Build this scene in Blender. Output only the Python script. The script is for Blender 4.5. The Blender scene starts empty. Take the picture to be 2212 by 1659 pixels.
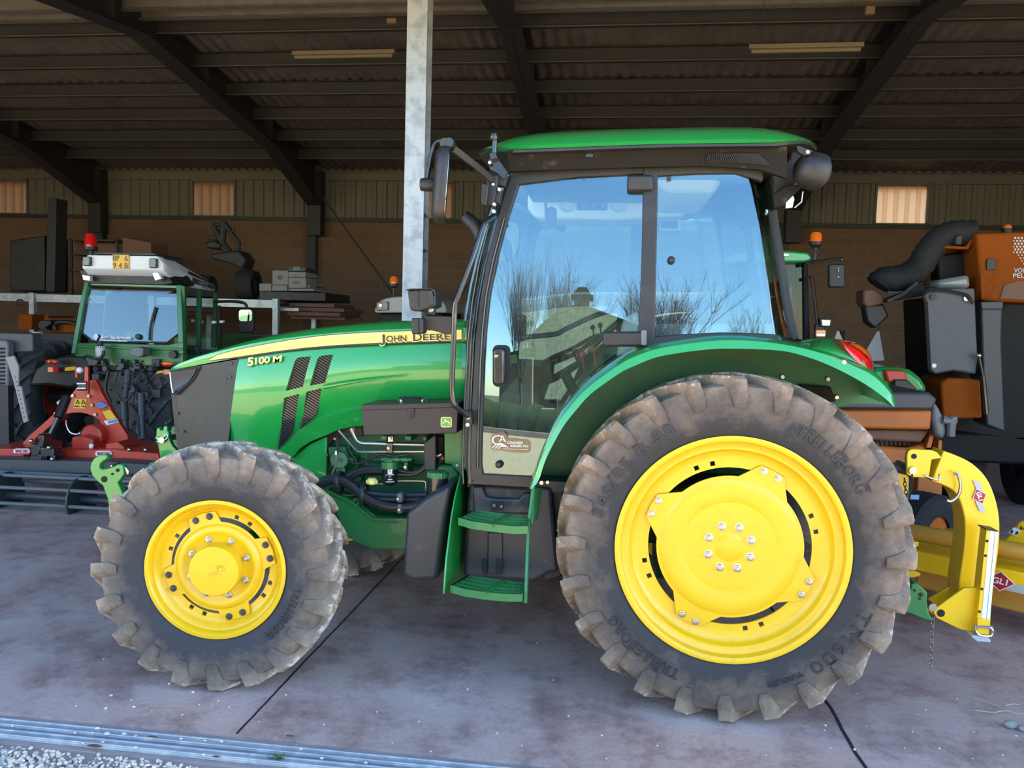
import bpy, bmesh, math, random
from mathutils import Vector as V, Matrix

# ------------------------------------------------------------------ camera, sky, sun, exposure
SC = bpy.context.scene
COL = SC.collection
RAD = math.radians
F = 1720.0                                   # focal length in pixels of the 2212 x 1659 frame
CAM = V((0, 0, 1.75))
YAW, PITCH, ROLL = RAD(7.1), RAD(-4.25), RAD(1.62)
_f = V((-math.sin(YAW)*math.cos(PITCH), math.cos(YAW)*math.cos(PITCH), math.sin(PITCH)))
_r = V((math.cos(YAW), math.sin(YAW), 0))
_u = _r.cross(_f)
_r2 = _r*math.cos(ROLL) + _u*math.sin(ROLL)
_u2 = _u*math.cos(ROLL) - _r*math.sin(ROLL)
cd = bpy.data.cameras.new('camera')
cam = bpy.data.objects.new('camera', cd)
COL.objects.link(cam)
m3 = Matrix((_r2, _u2, -_f)).transposed()
cam.matrix_world = Matrix.Translation(CAM) @ m3.to_4x4()
cd.sensor_fit = 'HORIZONTAL'; cd.sensor_width = 36; cd.lens = 36*F/2212
cd.clip_start = 0.05; cd.clip_end = 500
SC.camera = cam

world = bpy.data.worlds.new('world'); SC.world = world; world.use_nodes = True
nt = world.node_tree
bg = nt.nodes['Background']
sky = nt.nodes.new('ShaderNodeTexSky'); sky.sky_type = 'NISHITA'
SUN_EL, SUN_AZ = RAD(34), RAD(84)            # azimuth from +Y (behind the shed) towards +X
sky.sun_elevation = SUN_EL; sky.sun_rotation = SUN_AZ; sky.sun_disc = False
sky.air_density = 1.0; sky.dust_density = 0.25; sky.ozone_density = 1.6
hs = nt.nodes.new('ShaderNodeHueSaturation'); hs.inputs['Saturation'].default_value = 1.12
nt.links.new(sky.outputs[0], hs.inputs['Color'])
nt.links.new(hs.outputs[0], bg.inputs[0]); bg.inputs[1].default_value = 0.30
sd = bpy.data.lights.new('sun', 'SUN'); sun = bpy.data.objects.new('sun', sd); COL.objects.link(sun)
sd.energy = 13.0; sd.angle = RAD(0.6); sd.color = (1.0, 0.93, 0.82)
_sd = V((math.sin(SUN_AZ)*math.cos(SUN_EL), math.cos(SUN_AZ)*math.cos(SUN_EL), math.sin(SUN_EL)))
sun.rotation_euler = _sd.to_track_quat('Z', 'Y').to_euler(); sun.location = (30, 10, 40)
vs = SC.view_settings
SC.display_settings.display_device = 'sRGB'
vs.view_transform = 'Standard'; vs.look = 'None'; vs.exposure = 1.65; vs.gamma = 1.0; vs.use_curve_mapping = False
try:
    SC.cycles.max_bounces = 8; SC.cycles.transparent_max_bounces = 16; SC.cycles.glossy_bounces = 4
    SC.cycles.caustics_reflective = False; SC.cycles.caustics_refractive = False
    SC.cycles.use_denoising = True
except Exception: pass

# ------------------------------------------------------------------ helpers
rng = random.Random(7)
def ray(u, v): return _f + _r2*((u-1106)/F) - _u2*((v-829.5)/F)
def P(u, v, Y):                               # the point of depth Y seen at photo pixel (u, v)
    d = ray(u, v); return CAM + d*(Y/d.y)
def G(u, v, z=0.0):                           # the point of height z seen at (u, v)
    d = ray(u, v); return CAM + d*((z-CAM.z)/d.z)
def PX(u, v, X):
    d = ray(u, v); return CAM + d*(X/d.x)
def ppm(u, v, Y):                             # metres per photo pixel at that depth
    return (P(u, v, Y)-CAM).dot(_f)/F

def sl(h):                                    # 0..255 sRGB triple to linear rgba
    return tuple(((c/255)/12.92 if c/255 <= .04045 else ((c/255+.055)/1.055)**2.4) for c in h)+(1,)

MATS = {}
def mat(name, col, rough=.5, metal=0, coat=0, spec=.5, noise=None, bump=0, bscale=40, emit=None, es=1, alpha=1):
    """Principled material; noise = (other colour, scale, low, high[, detail]) mixes in a stain of its own shape."""
    m = bpy.data.materials.new(name); m.use_nodes = True; MATS[name] = m
    n = m.node_tree.nodes; l = m.node_tree.links; b = n['Principled BSDF']
    b.inputs['Base Color'].default_value = col; b.inputs['Roughness'].default_value = rough
    b.inputs['Metallic'].default_value = metal; b.inputs['Coat Weight'].default_value = coat
    b.inputs['Coat Roughness'].default_value = .03; b.inputs['Specular IOR Level'].default_value = spec
    tc = n.new('ShaderNodeTexCoord')
    if noise:
        tx = n.new('ShaderNodeTexNoise'); tx.inputs['Scale'].default_value = noise[1]
        tx.inputs['Detail'].default_value = noise[4] if len(noise) > 4 else 6; tx.inputs['Roughness'].default_value = .65
        l.new(tc.outputs['Object'], tx.inputs['Vector'])
        rp = n.new('ShaderNodeValToRGB'); rp.color_ramp.elements[0].position = noise[2]; rp.color_ramp.elements[1].position = noise[3]
        rp.color_ramp.elements[0].color = col; rp.color_ramp.elements[1].color = noise[0]
        l.new(tx.outputs['Fac'], rp.inputs['Fac']); l.new(rp.outputs['Color'], b.inputs['Base Color'])
    if bump:
        t2 = n.new('ShaderNodeTexNoise'); t2.inputs['Scale'].default_value = bscale; t2.inputs['Detail'].default_value = 5
        l.new(tc.outputs['Object'], t2.inputs['Vector'])
        bp = n.new('ShaderNodeBump'); bp.inputs['Strength'].default_value = bump; bp.inputs['Distance'].default_value = .01
        l.new(t2.outputs['Fac'], bp.inputs['Height']); l.new(bp.outputs['Normal'], b.inputs['Normal'])
    if emit:
        b.inputs['Emission Color'].default_value = emit; b.inputs['Emission Strength'].default_value = es
    return m

def glass_mat(name, tint, f0=.10, rough=0.0, refl=(1, 1, 1, 1)):
    """Window pane: clear pass-through with a Schlick sky reflection, same from both sides."""
    m = bpy.data.materials.new(name); m.use_nodes = True; MATS[name] = m
    n = m.node_tree.nodes; l = m.node_tree.links
    for x in list(n): n.remove(x)
    o = n.new('ShaderNodeOutputMaterial'); t = n.new('ShaderNodeBsdfTransparent'); g = n.new('ShaderNodeBsdfGlossy')
    t.inputs[0].default_value = tint; g.inputs['Roughness'].default_value = rough; g.inputs[0].default_value = refl
    lw = n.new('ShaderNodeLayerWeight'); lw.inputs[0].default_value = .5
    pw = n.new('ShaderNodeMath'); pw.operation = 'POWER'; pw.inputs[1].default_value = 5
    ma = n.new('ShaderNodeMath'); ma.operation = 'MULTIPLY_ADD'; ma.inputs[1].default_value = 1-f0; ma.inputs[2].default_value = f0
    mx = n.new('ShaderNodeMixShader')
    l.new(lw.outputs['Facing'], pw.inputs[0]); l.new(pw.outputs[0], ma.inputs[0]); l.new(ma.outputs[0], mx.inputs[0])
    l.new(t.outputs[0], mx.inputs[1]); l.new(g.outputs[0], mx.inputs[2]); l.new(mx.outputs[0], o.inputs[0])
    return m

def link(me, name, mt, parent=None, bevel=0, seg=2, sharp=38, smooth=True):
    o = bpy.data.objects.new(name, me); COL.objects.link(o)
    if mt is not None:
        me.materials.clear(); me.materials.append(mt)
    if smooth:
        me.shade_smooth()
        me.set_sharp_from_angle(angle=RAD(sharp))
    if parent is not None:
        o.parent = parent
        o.matrix_parent_inverse = world_of(parent).inverted()
    if bevel:
        b = o.modifiers.new('bevel', 'BEVEL'); b.width = bevel; b.segments = seg; b.limit_method = 'ANGLE'; b.angle_limit = RAD(40)
    return o
def world_of(o):
    m = o.matrix_basis.copy()
    if o.parent is not None: m = world_of(o.parent) @ o.matrix_parent_inverse @ m
    return m
def empty(name, loc, label=None, cat=None, group=None, rz=0, parent=None):
    o = bpy.data.objects.new(name, None); COL.objects.link(o); o.location = loc; o.rotation_euler = (0, 0, rz)
    o.empty_display_size = .1
    if parent is not None: o.parent = parent; o.matrix_parent_inverse = world_of(parent).inverted()
    tag(o, label, cat, group); return o
def tag(o, label=None, cat=None, group=None, kind=None):
    if label: o['label'] = label
    if cat: o['category'] = cat
    if group: o['group'] = group
    if kind: o['kind'] = kind
    return o
def lab(o, s): o['label'] = s; return o

def cr(pts, n=6, closed=False):
    """Catmull-Rom through the points."""
    p = [V(q) for q in pts]; out = []; N = len(p)
    for i in range(N if closed else N-1):
        a, b, c, d = (p[(i-1) % N], p[i], p[(i+1) % N], p[(i+2) % N]) if closed else (p[max(i-1, 0)], p[i], p[i+1], p[min(i+2, N-1)])
        for k in range(n):
            t = k/n
            out.append(.5*((2*b)+(c-a)*t+(2*a-5*b+4*c-d)*t*t+(3*b-a-3*c+d)*t**3))
    if not closed: out.append(p[-1].copy())
    return out
def resamp(pts, n):
    p = [V(q) for q in pts]; L = [0]
    for a, b in zip(p, p[1:]): L.append(L[-1]+(b-a).length)
    out = []; j = 0
    for i in range(n):
        t = L[-1]*i/(n-1)
        while j < len(p)-2 and L[j+1] < t: j += 1
        k = 0 if L[j+1] == L[j] else (t-L[j])/(L[j+1]-L[j])
        out.append(p[j].lerp(p[j+1], min(max(k, 0), 1)))
    return out
def rrect(u0, v0, u1, v1, r, n=4):
    """Rounded rectangle outline in pixels."""
    o = []
    for cx, cy, a in ((u1-r, v0+r, -90), (u1-r, v1-r, 0), (u0+r, v1-r, 90), (u0+r, v0+r, 180)):
        for k in range(n+1):
            t = RAD(a+90*k/n); o.append((cx+r*math.cos(t), cy+r*math.sin(t)))
    return o
def circ(u, v, r, n=24, ry=None): return [(u+r*math.cos(2*math.pi*k/n), v+(ry or r)*math.sin(2*math.pi*k/n)) for k in range(n)]

class MB:
    def __init__(s): s.v = []; s.f = []
    def add(s, vs, fs):
        b = len(s.v); s.v += [V(x) for x in vs]; s.f += [tuple(b+i for i in q) for q in fs]; return s
    def hexa(s, p): return s.add(p, [(0, 1, 2, 3), (7, 6, 5, 4), (0, 4, 5, 1), (1, 5, 6, 2), (2, 6, 7, 3), (3, 7, 4, 0)])
    def box(s, a, b):
        x0, y0, z0 = a; x1, y1, z1 = b
        return s.hexa([(x0, y0, z0), (x1, y0, z0), (x1, y0, z1), (x0, y0, z1), (x0, y1, z0), (x1, y1, z0), (x1, y1, z1), (x0, y1, z1)])
    def prism(s, uv, Y0, Y1):
        """Pixel outline seen at depth Y0, extruded straight back to Y1."""
        a = [P(q[0], q[1], Y0) for q in uv]; return s.ext(a, V((0, Y1-Y0, 0)))
    def ext(s, pts, d):
        a = [V(q) for q in pts]; n = len(a); b = [q+V(d) for q in a]
        return s.add(a+b, [tuple(range(n)), tuple(range(2*n-1, n-1, -1))]+[(i, i+n, (i+1) % n+n, (i+1) % n) for i in range(n)])
    def tube(s, pts, r, seg=8, closed=False, flat=None):
        p = [V(q) for q in pts]; n = len(p); rs = r if isinstance(r, (list, tuple)) else [r]*n
        t0 = (p[1]-p[0]).normalized(); nn = t0.orthogonal().normalized(); vs = []; fs = []
        if flat is not None: nn = (V(flat)-t0*t0.dot(V(flat))).normalized()
        for i in range(n):
            if closed: t = (p[(i+1) % n]-p[i-1]).normalized()
            else: t = ((p[min(i+1, n-1)]-p[i]).normalized()+(p[i]-p[max(i-1, 0)]).normalized())
            t = t.normalized() if t.length > 1e-9 else t0
            nn = (nn-t*nn.dot(t)).normalized(); bb = t.cross(nn)
            for k in range(seg):
                a = 2*math.pi*(k+.5)/seg; vs.append(p[i]+(nn*math.cos(a)+bb*math.sin(a))*rs[i])
        m = n if closed else n-1
        for i in range(m):
            for k in range(seg):
                j = (i+1) % n; fs.append((i*seg+k, i*seg+(k+1) % seg, j*seg+(k+1) % seg, j*seg+k))
        if not closed: fs += [tuple(range(seg-1, -1, -1)), tuple((n-1)*seg+k for k in range(seg))]
        return s.add(vs, fs)
    def bar(s, pts, w, d, up=(0, 0, 1)):
        """Rectangular section swept along a polyline; w across, d along 'up'."""
        p = [V(q) for q in pts]; n = len(p); vs = []; fs = []
        for i in range(n):
            t = ((p[min(i+1, n-1)]-p[i]).normalized()+(p[i]-p[max(i-1, 0)]).normalized()).normalized()
            u = V(up); u = (u-t*u.dot(t)).normalized(); q = t.cross(u)
            for a, b in ((-1, -1), (1, -1), (1, 1), (-1, 1)): vs.append(p[i]+q*(a*w/2)+u*(b*d/2))
        for i in range(n-1):
            for k in range(4): fs.append((i*4+k, i*4+(k+1) % 4, i*4+4+(k+1) % 4, i*4+4+k))
        fs += [(3, 2, 1, 0), tuple(4*(n-1)+k for k in range(4))]
        return s.add(vs, fs)
    def lathe(s, prof, c=(0, 0, 0), axis='Y', seg=32, a0=0, a1=360):
        """prof = [(radius, position along axis)]"""
        c = V(c); full = abs(a1-a0-360) < 1e-6; n = seg if full else seg+1; vs = []; fs = []
        ax = {'X': (V((0, 1, 0)), V((0, 0, 1)), V((1, 0, 0))), 'Y': (V((1, 0, 0)), V((0, 0, 1)), V((0, 1, 0))), 'Z': (V((1, 0, 0)), V((0, 1, 0)), V((0, 0, 1)))}
        e1, e2, e3 = ax[axis] if isinstance(axis, str) else axis
        for k in range(n):
            a = RAD(a0+(a1-a0)*k/seg)
            for r, h in prof: vs.append(c+(e1*math.cos(a)+e2*math.sin(a))*r+e3*h)
        m = len(prof)
        for k in range(seg):
            j = (k+1) % n
            for i in range(m-1): fs.append((k*m+i, k*m+i+1, j*m+i+1, j*m+i))
        return s.add(vs, fs)
    def cyl(s, a, b, r, seg=16, r2=None): return s.tube([a, b], [r, r if r2 is None else r2], seg)
    def ball(s, c, r, seg=12, sq=(1, 1, 1)):
        c = V(c); vs = []; fs = []; m = seg//2
        for i in range(m+1):
            for k in range(seg):
                t = math.pi*i/m; a = 2*math.pi*k/seg
                vs.append(c+V((r*sq[0]*math.sin(t)*math.cos(a), r*sq[1]*math.sin(t)*math.sin(a), r*sq[2]*math.cos(t))))
        for i in range(m):
            for k in range(seg): fs.append((i*seg+k, i*seg+(k+1) % seg, (i+1)*seg+(k+1) % seg, (i+1)*seg+k))
        return s.add(vs, fs)
    def xf(s, M):
        s.v = [M @ x for x in s.v]; return s
    def mesh(s, name):
        me = bpy.data.meshes.new(name); me.from_pydata(s.v, [], s.f)
        bm = bmesh.new(); bm.from_mesh(me); bmesh.ops.remove_doubles(bm, verts=bm.verts, dist=1e-6)
        bmesh.ops.recalc_face_normals(bm, faces=bm.faces); bm.to_mesh(me); bm.free(); me.update(); return me
    def build(s, name, mt, parent=None, **k): return link(s.mesh(name), name, mt, parent, **k)

def pair(mb, name, mt, parent=None, **k):
    """The shape and its mirror image across the tractor's centre line, as two objects."""
    o = mb.build(name, mt, parent, **k); mirY(mb).build(name, mt, parent, **k); return o
def grid(rows, closed_u=False):
    """Faces for a rectangular array of points."""
    n, m = len(rows), len(rows[0]); vs = [q for r in rows for q in r]; fs = []
    for i in range(n-1):
        for j in range(m-1): fs.append((i*m+j, i*m+j+1, (i+1)*m+j+1, (i+1)*m+j))
    return vs, fs
def slab(rows, d):
    """Closed sheet: array of points given thickness along vector d."""
    n, m = len(rows), len(rows[0]); vs, fs = grid(rows); k = len(vs)
    back = [q+V(d) for q in vs]; f2 = [tuple(i+k for i in reversed(f)) for f in fs]
    ring = [j for j in range(m)]+[i*m+m-1 for i in range(1, n)]+[(n-1)*m+j for j in range(m-2, -1, -1)]+[i*m for i in range(n-2, 0, -1)]
    side = [(ring[i], ring[i]+k, ring[(i+1) % len(ring)]+k, ring[(i+1) % len(ring)]) for i in range(len(ring))]
    return vs+back, fs+f2+side
def ruled(A, B, Yf, th, na=24, nb=8):
    """Curved panel between two pixel edges A and B; Yf(s, t) is its depth, th its thickness."""
    a = resamp([(q[0], q[1], 0) for q in A], na); b = resamp([(q[0], q[1], 0) for q in B], na); rows = []
    for i in range(na):
        row = []
        for j in range(nb):
            t = j/(nb-1); q = a[i].lerp(b[i], t); row.append(P(q.x, q.y, Yf(i/(na-1), t)))
        rows.append(row)
    return slab(rows, (0, th, 0))

DG = None
def bake(o):
    """Mesh of an object with its modifiers applied."""
    dg = bpy.context.evaluated_depsgraph_get(); dg.update()
    return bpy.data.meshes.new_from_object(o.evaluated_get(dg))
def cut(o, cutters):
    """Boolean difference, baked; cutters = MB."""
    c = cutters.build('cutter', None, smooth=False); c.matrix_basis = world_of(o)
    m = o.modifiers.new('cut', 'BOOLEAN'); m.operation = 'DIFFERENCE'; m.object = c; m.solver = 'EXACT'
    me = bake(o); o.modifiers.clear(); mt = o.data.materials[0] if o.data.materials else None
    o.data = me; me.materials.clear()
    if mt: me.materials.append(mt)
    me.shade_smooth(); me.set_sharp_from_angle(angle=RAD(35))
    bpy.data.objects.remove(c); return o
def plate_mesh(outer, holes, th, bev=0.0):
    """Flat plate with holes, 2-D outline -> mesh in local XY, thickness along Z, centred."""
    cu = bpy.data.curves.new('plate', 'CURVE'); cu.dimensions = '2D'; cu.fill_mode = 'BOTH'
    cu.extrude = th/2-bev; cu.bevel_depth = bev; cu.bevel_resolution = 1
    for pts in [outer]+list(holes):
        sp = cu.splines.new('POLY'); sp.points.add(len(pts)-1); sp.use_cyclic_u = True
        for q, p in zip(sp.points, pts): q.co = (p[0], p[1], 0, 1)
    o = bpy.data.objects.new('plate', cu); COL.objects.link(o); me = bake(o)
    bpy.data.objects.remove(o); bpy.data.curves.remove(cu); return me
def plate(name, uv, holes, Y0, th, mt, parent=None, bev=.003, **k):
    """Plate standing in the XZ plane whose front outline is seen at the pixels uv at depth Y0."""
    w = lambda L: [(lambda q: (q.x, q.z))(P(p[0], p[1], Y0)) for p in L]
    me = plate_mesh(w(uv), [w(h) for h in holes], th, bev)
    me.transform(Matrix(((1, 0, 0, 0), (0, 0, -1, Y0+th/2), (0, 1, 0, 0), (0, 0, 0, 1))))
    return link(me, name, mt, parent, **k)
def text_mesh(s, th=.004, bold=0.0, shear=0.0, space=1.0):
    """Lettering as a mesh in local XY, cap height about 0.7, left baseline at the origin."""
    cu = bpy.data.curves.new('txt', 'FONT'); cu.body = s; cu.size = 1; cu.extrude = th; cu.offset = bold; cu.shear = shear
    cu.space_character = space; cu.resolution_u = 3
    o = bpy.data.objects.new('txt', cu); COL.objects.link(o); me = bake(o)
    bpy.data.objects.remove(o); bpy.data.curves.remove(cu); return me
def letters(name, s, a, b, h, mt, parent=None, th=.002, bold=0.0, shear=0.0, out=(0, -1, 0), space=1.0, **k):
    """Lettering from world point a to b along its baseline, cap height h in metres, facing 'out'."""
    me = text_mesh(s, 1.0, bold, shear, space); xs = [q.co.x for q in me.vertices]; ys = [q.co.y for q in me.vertices]
    x0, x1 = min(xs), max(xs); ch = .70
    a, b = V(a), V(b); ex = (b-a); w = ex.length; ex.normalize(); ez = V(out); ez = (ez-ex*ez.dot(ex)).normalized(); ey = ez.cross(ex)
    for q in me.vertices:
        c = q.co.copy(); q.co = a+ex*((c.x-x0)/(x1-x0)*w)+ey*(c.y/ch*h)+ez*(c.z*th)
    me.update(); return link(me, name, mt, parent, sharp=30, **k)
def decal(name, pts, mt, parent=None, th=.002, out=(0, -1, 0)):
    """Thin sticker: polygon of world points given thickness towards 'out'."""
    return MB().ext(pts, V(out)*th).build(name, mt, parent, smooth=False)
def quad(a, b, c, d, Y): return [P(*a, Y), P(*b, Y), P(*c, Y), P(*d, Y)]
def copy_tree(o, parent=None, par_inv=None):
    c = o.copy(); COL.objects.link(c)
    if parent is not None: c.parent = parent
    for ch in list(o.children): copy_tree(ch, c)
    return c

# ------------------------------------------------------------------ materials
K = lambda *h: sl(h)
M = {}
M['green'] = mat('green_paint', (.010, .26, .044, 1), .28, coat=.75)
M['green_dull'] = mat('green_paint_dusty', (.012, .15, .032, 1), .45, coat=.2, noise=((.03, .13, .045, 1), 7, .45, .75))
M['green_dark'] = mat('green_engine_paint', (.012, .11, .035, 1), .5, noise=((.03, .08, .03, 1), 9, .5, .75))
M['green_old'] = mat('mid_green_paint', (.035, .17, .05, 1), .4, coat=.3)
M['yellow'] = mat('yellow_paint', (.74, .44, .004, 1), .36, coat=.3, noise=((.62, .37, .012, 1), 14, .5, .85))
M['mower_yellow'] = mat('mower_yellow_paint', (.95, .56, .006, 1), .32, coat=.4)
M['mower_ochre'] = mat('ochre_tube_paint', (.62, .30, .035, 1), .35, noise=((.45, .24, .05, 1), 3, .4, .7))
M['black'] = mat('black_plastic', (.017, .015, .015, 1), .5, noise=((.04, .035, .03, 1), 6, .5, .8))
M['black_gloss'] = mat('black_paint', (.012, .012, .014, 1), .25, coat=.5)
M['black_matt'] = mat('black_matt', (.012, .012, .012, 1), .8)
M['fascia'] = mat('dusty_black_plastic', (.010, .008, .007, 1), .65, spec=.2, noise=((.09, .075, .058, 1), 9, .58, .78, 12))
M['tank'] = mat('dark_tank_plastic', (.024, .024, .028, 1), .48, noise=((.17, .15, .13, 1), 5, .60, .84, 12), bump=.05, bscale=120)
M['box'] = mat('brown_black_steel', (.036, .027, .023, 1), .5, spec=.35)
M['rubber'] = None
M['steel'] = mat('zinc_steel', (.45, .43, .40, 1), .35, 1)
M['chrome'] = mat('bright_steel', (.8, .8, .8, 1), .15, 1)
M['grey'] = mat('grey_paint', (.13, .135, .14, 1), .5)
M['dark_grey'] = mat('dark_grey_paint', (.045, .047, .052, 1), .5)
M['hose'] = mat('black_hose', (.015, .015, .017, 1), .45)
M['white'] = mat('white_paint', (.75, .76, .78, 1), .4)
M['offwhite'] = mat('off_white_plastic', (.55, .55, .53, 1), .5)
M['headliner'] = mat('light_grey_headliner', (.74, .75, .75, 1), .8)
M['red'] = mat('red_paint', (.48, .030, .012, 1), .4, coat=.3, noise=((.32, .03, .015, 1), 6, .5, .8))
M['orange'] = mat('orange_paint', (.46, .115, .010, 1), .5, noise=((.32, .085, .012, 1), 4, .45, .8))
M['orange_dull'] = mat('dull_orange_paint', (.26, .058, .003, 1), .7, spec=.12, noise=((.19, .045, .004, 1), 3, .45, .8))
M['rubber_plain'] = mat('worn_black_rubber', (.016, .016, .017, 1), .8)
M['lens_red'] = mat('red_lens', (.62, .01, .012, 1), .1, coat=1)
M['lens_amber'] = mat('amber_lens', (.85, .16, .008, 1), .12, coat=1)
M['lens_clear'] = mat('clear_lens', (.65, .68, .72, 1), .12, .3, coat=1)
M['stripe'] = mat('yellow_stripe_film', (.92, .74, .20, 1), .3, coat=.6)
M['stripe_gold'] = mat('gold_stripe_film', (.80, .55, .10, 1), .3, coat=.6)
M['ink'] = mat('dark_ink', (.010, .012, .02, 1), .4)
M['label_yellow'] = mat('yellow_label', (.80, .46, .01, 1), .4)
M['label_white'] = mat('white_label', (.75, .75, .78, 1), .4)
M['label_red'] = mat('red_label', (.42, .012, .03, 1), .4)
M['label_blue'] = mat('blue_label', (.08, .18, .42, 1), .4)
M['label_grey'] = mat('silver_label', (.45, .46, .48, 1), .4)
M['plate_yellow'] = mat('number_plate_yellow', (.80, .42, .012, 1), .4)
M['mirror'] = mat('mirror_glass', (.8, .85, .88, 1), .02, 1)
M['glass'] = glass_mat('cab_glass', (.82, .90, .89, 1), .11, 0, (.68, .90, 1, 1))
M['glass_dark'] = glass_mat('tinted_rear_glass', (.45, .60, .56, 1), .09)
M['glass_old'] = glass_mat('old_cab_glass', (.50, .62, .58, 1), .10)
M['film'] = glass_mat('smoked_sticker_film', (.66, .60, .52, 1), .06, .2)
M['carton'] = mat('white_carton', (.27, .245, .23, 1), .7)
M['carton_brown'] = mat('brown_carton', (.22, .15, .09, 1), .8)
M['wood'] = mat('old_wood', (.16, .08, .05, 1), .7)
M['cloth'] = mat('dark_seat_cloth', (.06, .065, .07, 1), .9)

def rubber_mat(name, dark, mud, r_in, r_out, amount, crust=.0):
    """Black rubber with dried mud that thickens towards the tread (radius in the wheel's own axes)."""
    m = bpy.data.materials.new(name); m.use_nodes = True
    n = m.node_tree.nodes; l = m.node_tree.links; b = n['Principled BSDF']; b.inputs['Roughness'].default_value = .78
    b.inputs['Specular IOR Level'].default_value = .3
    tc = n.new('ShaderNodeTexCoord'); sx = n.new('ShaderNodeSeparateXYZ'); cx = n.new('ShaderNodeCombineXYZ')
    l.new(tc.outputs['Object'], sx.inputs[0]); l.new(sx.outputs[0], cx.inputs[0]); l.new(sx.outputs[2], cx.inputs[2])
    ln = n.new('ShaderNodeVectorMath'); ln.operation = 'LENGTH'; l.new(cx.outputs[0], ln.inputs[0])
    mr = n.new('ShaderNodeMapRange'); mr.inputs[1].default_value = r_in; mr.inputs[2].default_value = r_out
    mr.inputs[3].default_value = -.35; mr.inputs[4].default_value = amount; l.new(ln.outputs['Value'], mr.inputs[0])
    tx = n.new('ShaderNodeTexNoise'); tx.inputs['Scale'].default_value = 7; tx.inputs['Detail'].default_value = 10; tx.inputs['Roughness'].default_value = .72
    l.new(tc.outputs['Object'], tx.inputs['Vector'])
    ad = n.new('ShaderNodeMath'); ad.operation = 'ADD'; l.new(tx.outputs['Fac'], ad.inputs[0]); l.new(mr.outputs[0], ad.inputs[1])
    rp = n.new('ShaderNodeValToRGB'); e = rp.color_ramp.elements
    e[0].position = .28; e[0].color = dark; e[1].position = .86; e[1].color = mud
    x = e.new(.62); x.color = tuple(dark[i]*.35+mud[i]*.45 for i in range(3))+(1,)
    l.new(ad.outputs[0], rp.inputs[0])
    cr2 = n.new('ShaderNodeTexNoise'); cr2.inputs['Scale'].default_value = 26; cr2.inputs['Detail'].default_value = 8; cr2.inputs['Roughness'].default_value = .7
    l.new(tc.outputs['Object'], cr2.inputs['Vector'])
    m2 = n.new('ShaderNodeMapRange'); m2.inputs[1].default_value = r_out-.055; m2.inputs[2].default_value = r_out+.01; m2.inputs[3].default_value = -.22; m2.inputs[4].default_value = crust
    l.new(ln.outputs['Value'], m2.inputs[0]); a2 = n.new('ShaderNodeMath'); l.new(cr2.outputs['Fac'], a2.inputs[0]); l.new(m2.outputs[0], a2.inputs[1])
    r3 = n.new('ShaderNodeValToRGB'); r3.color_ramp.elements[0].position = .52; r3.color_ramp.elements[1].position = .66; r3.color_ramp.elements[0].color = (0, 0, 0, 1)
    l.new(a2.outputs[0], r3.inputs[0]); mc_ = n.new('ShaderNodeMix'); mc_.data_type = 'RGBA'; l.new(r3.outputs[0], mc_.inputs[0]); l.new(rp.outputs[0], mc_.inputs[6])
    mc_.inputs[7].default_value = (.56, .46, .37, 1); l.new(mc_.outputs[2], b.inputs['Base Color'])
    t2 = n.new('ShaderNodeTexNoise'); t2.inputs['Scale'].default_value = 60; t2.inputs['Detail'].default_value = 6
    l.new(tc.outputs['Object'], t2.inputs['Vector'])
    bp = n.new('ShaderNodeBump'); bp.inputs['Strength'].default_value = .5; bp.inputs['Distance'].default_value = .006
    l.new(t2.outputs['Fac'], bp.inputs['Height']); l.new(bp.outputs[0], b.inputs['Normal'])
    return m
M['tyre_rear'] = rubber_mat('rear_tyre_rubber', (.038, .035, .036, 1), (.30, .215, .155, 1), .50, .783, .32, .13)
M['tyre_front'] = rubber_mat('front_tyre_rubber', (.042, .040, .045, 1), (.31, .235, .175, 1), .33, .58, .32, .20)
M['tyre_old'] = rubber_mat('old_tyre_rubber', (.03, .032, .036, 1), (.10, .105, .11, 1), .3, .7, .1)
M['tyre_text'] = mat('raised_rubber', (.022, .022, .026, 1), .6)
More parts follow.
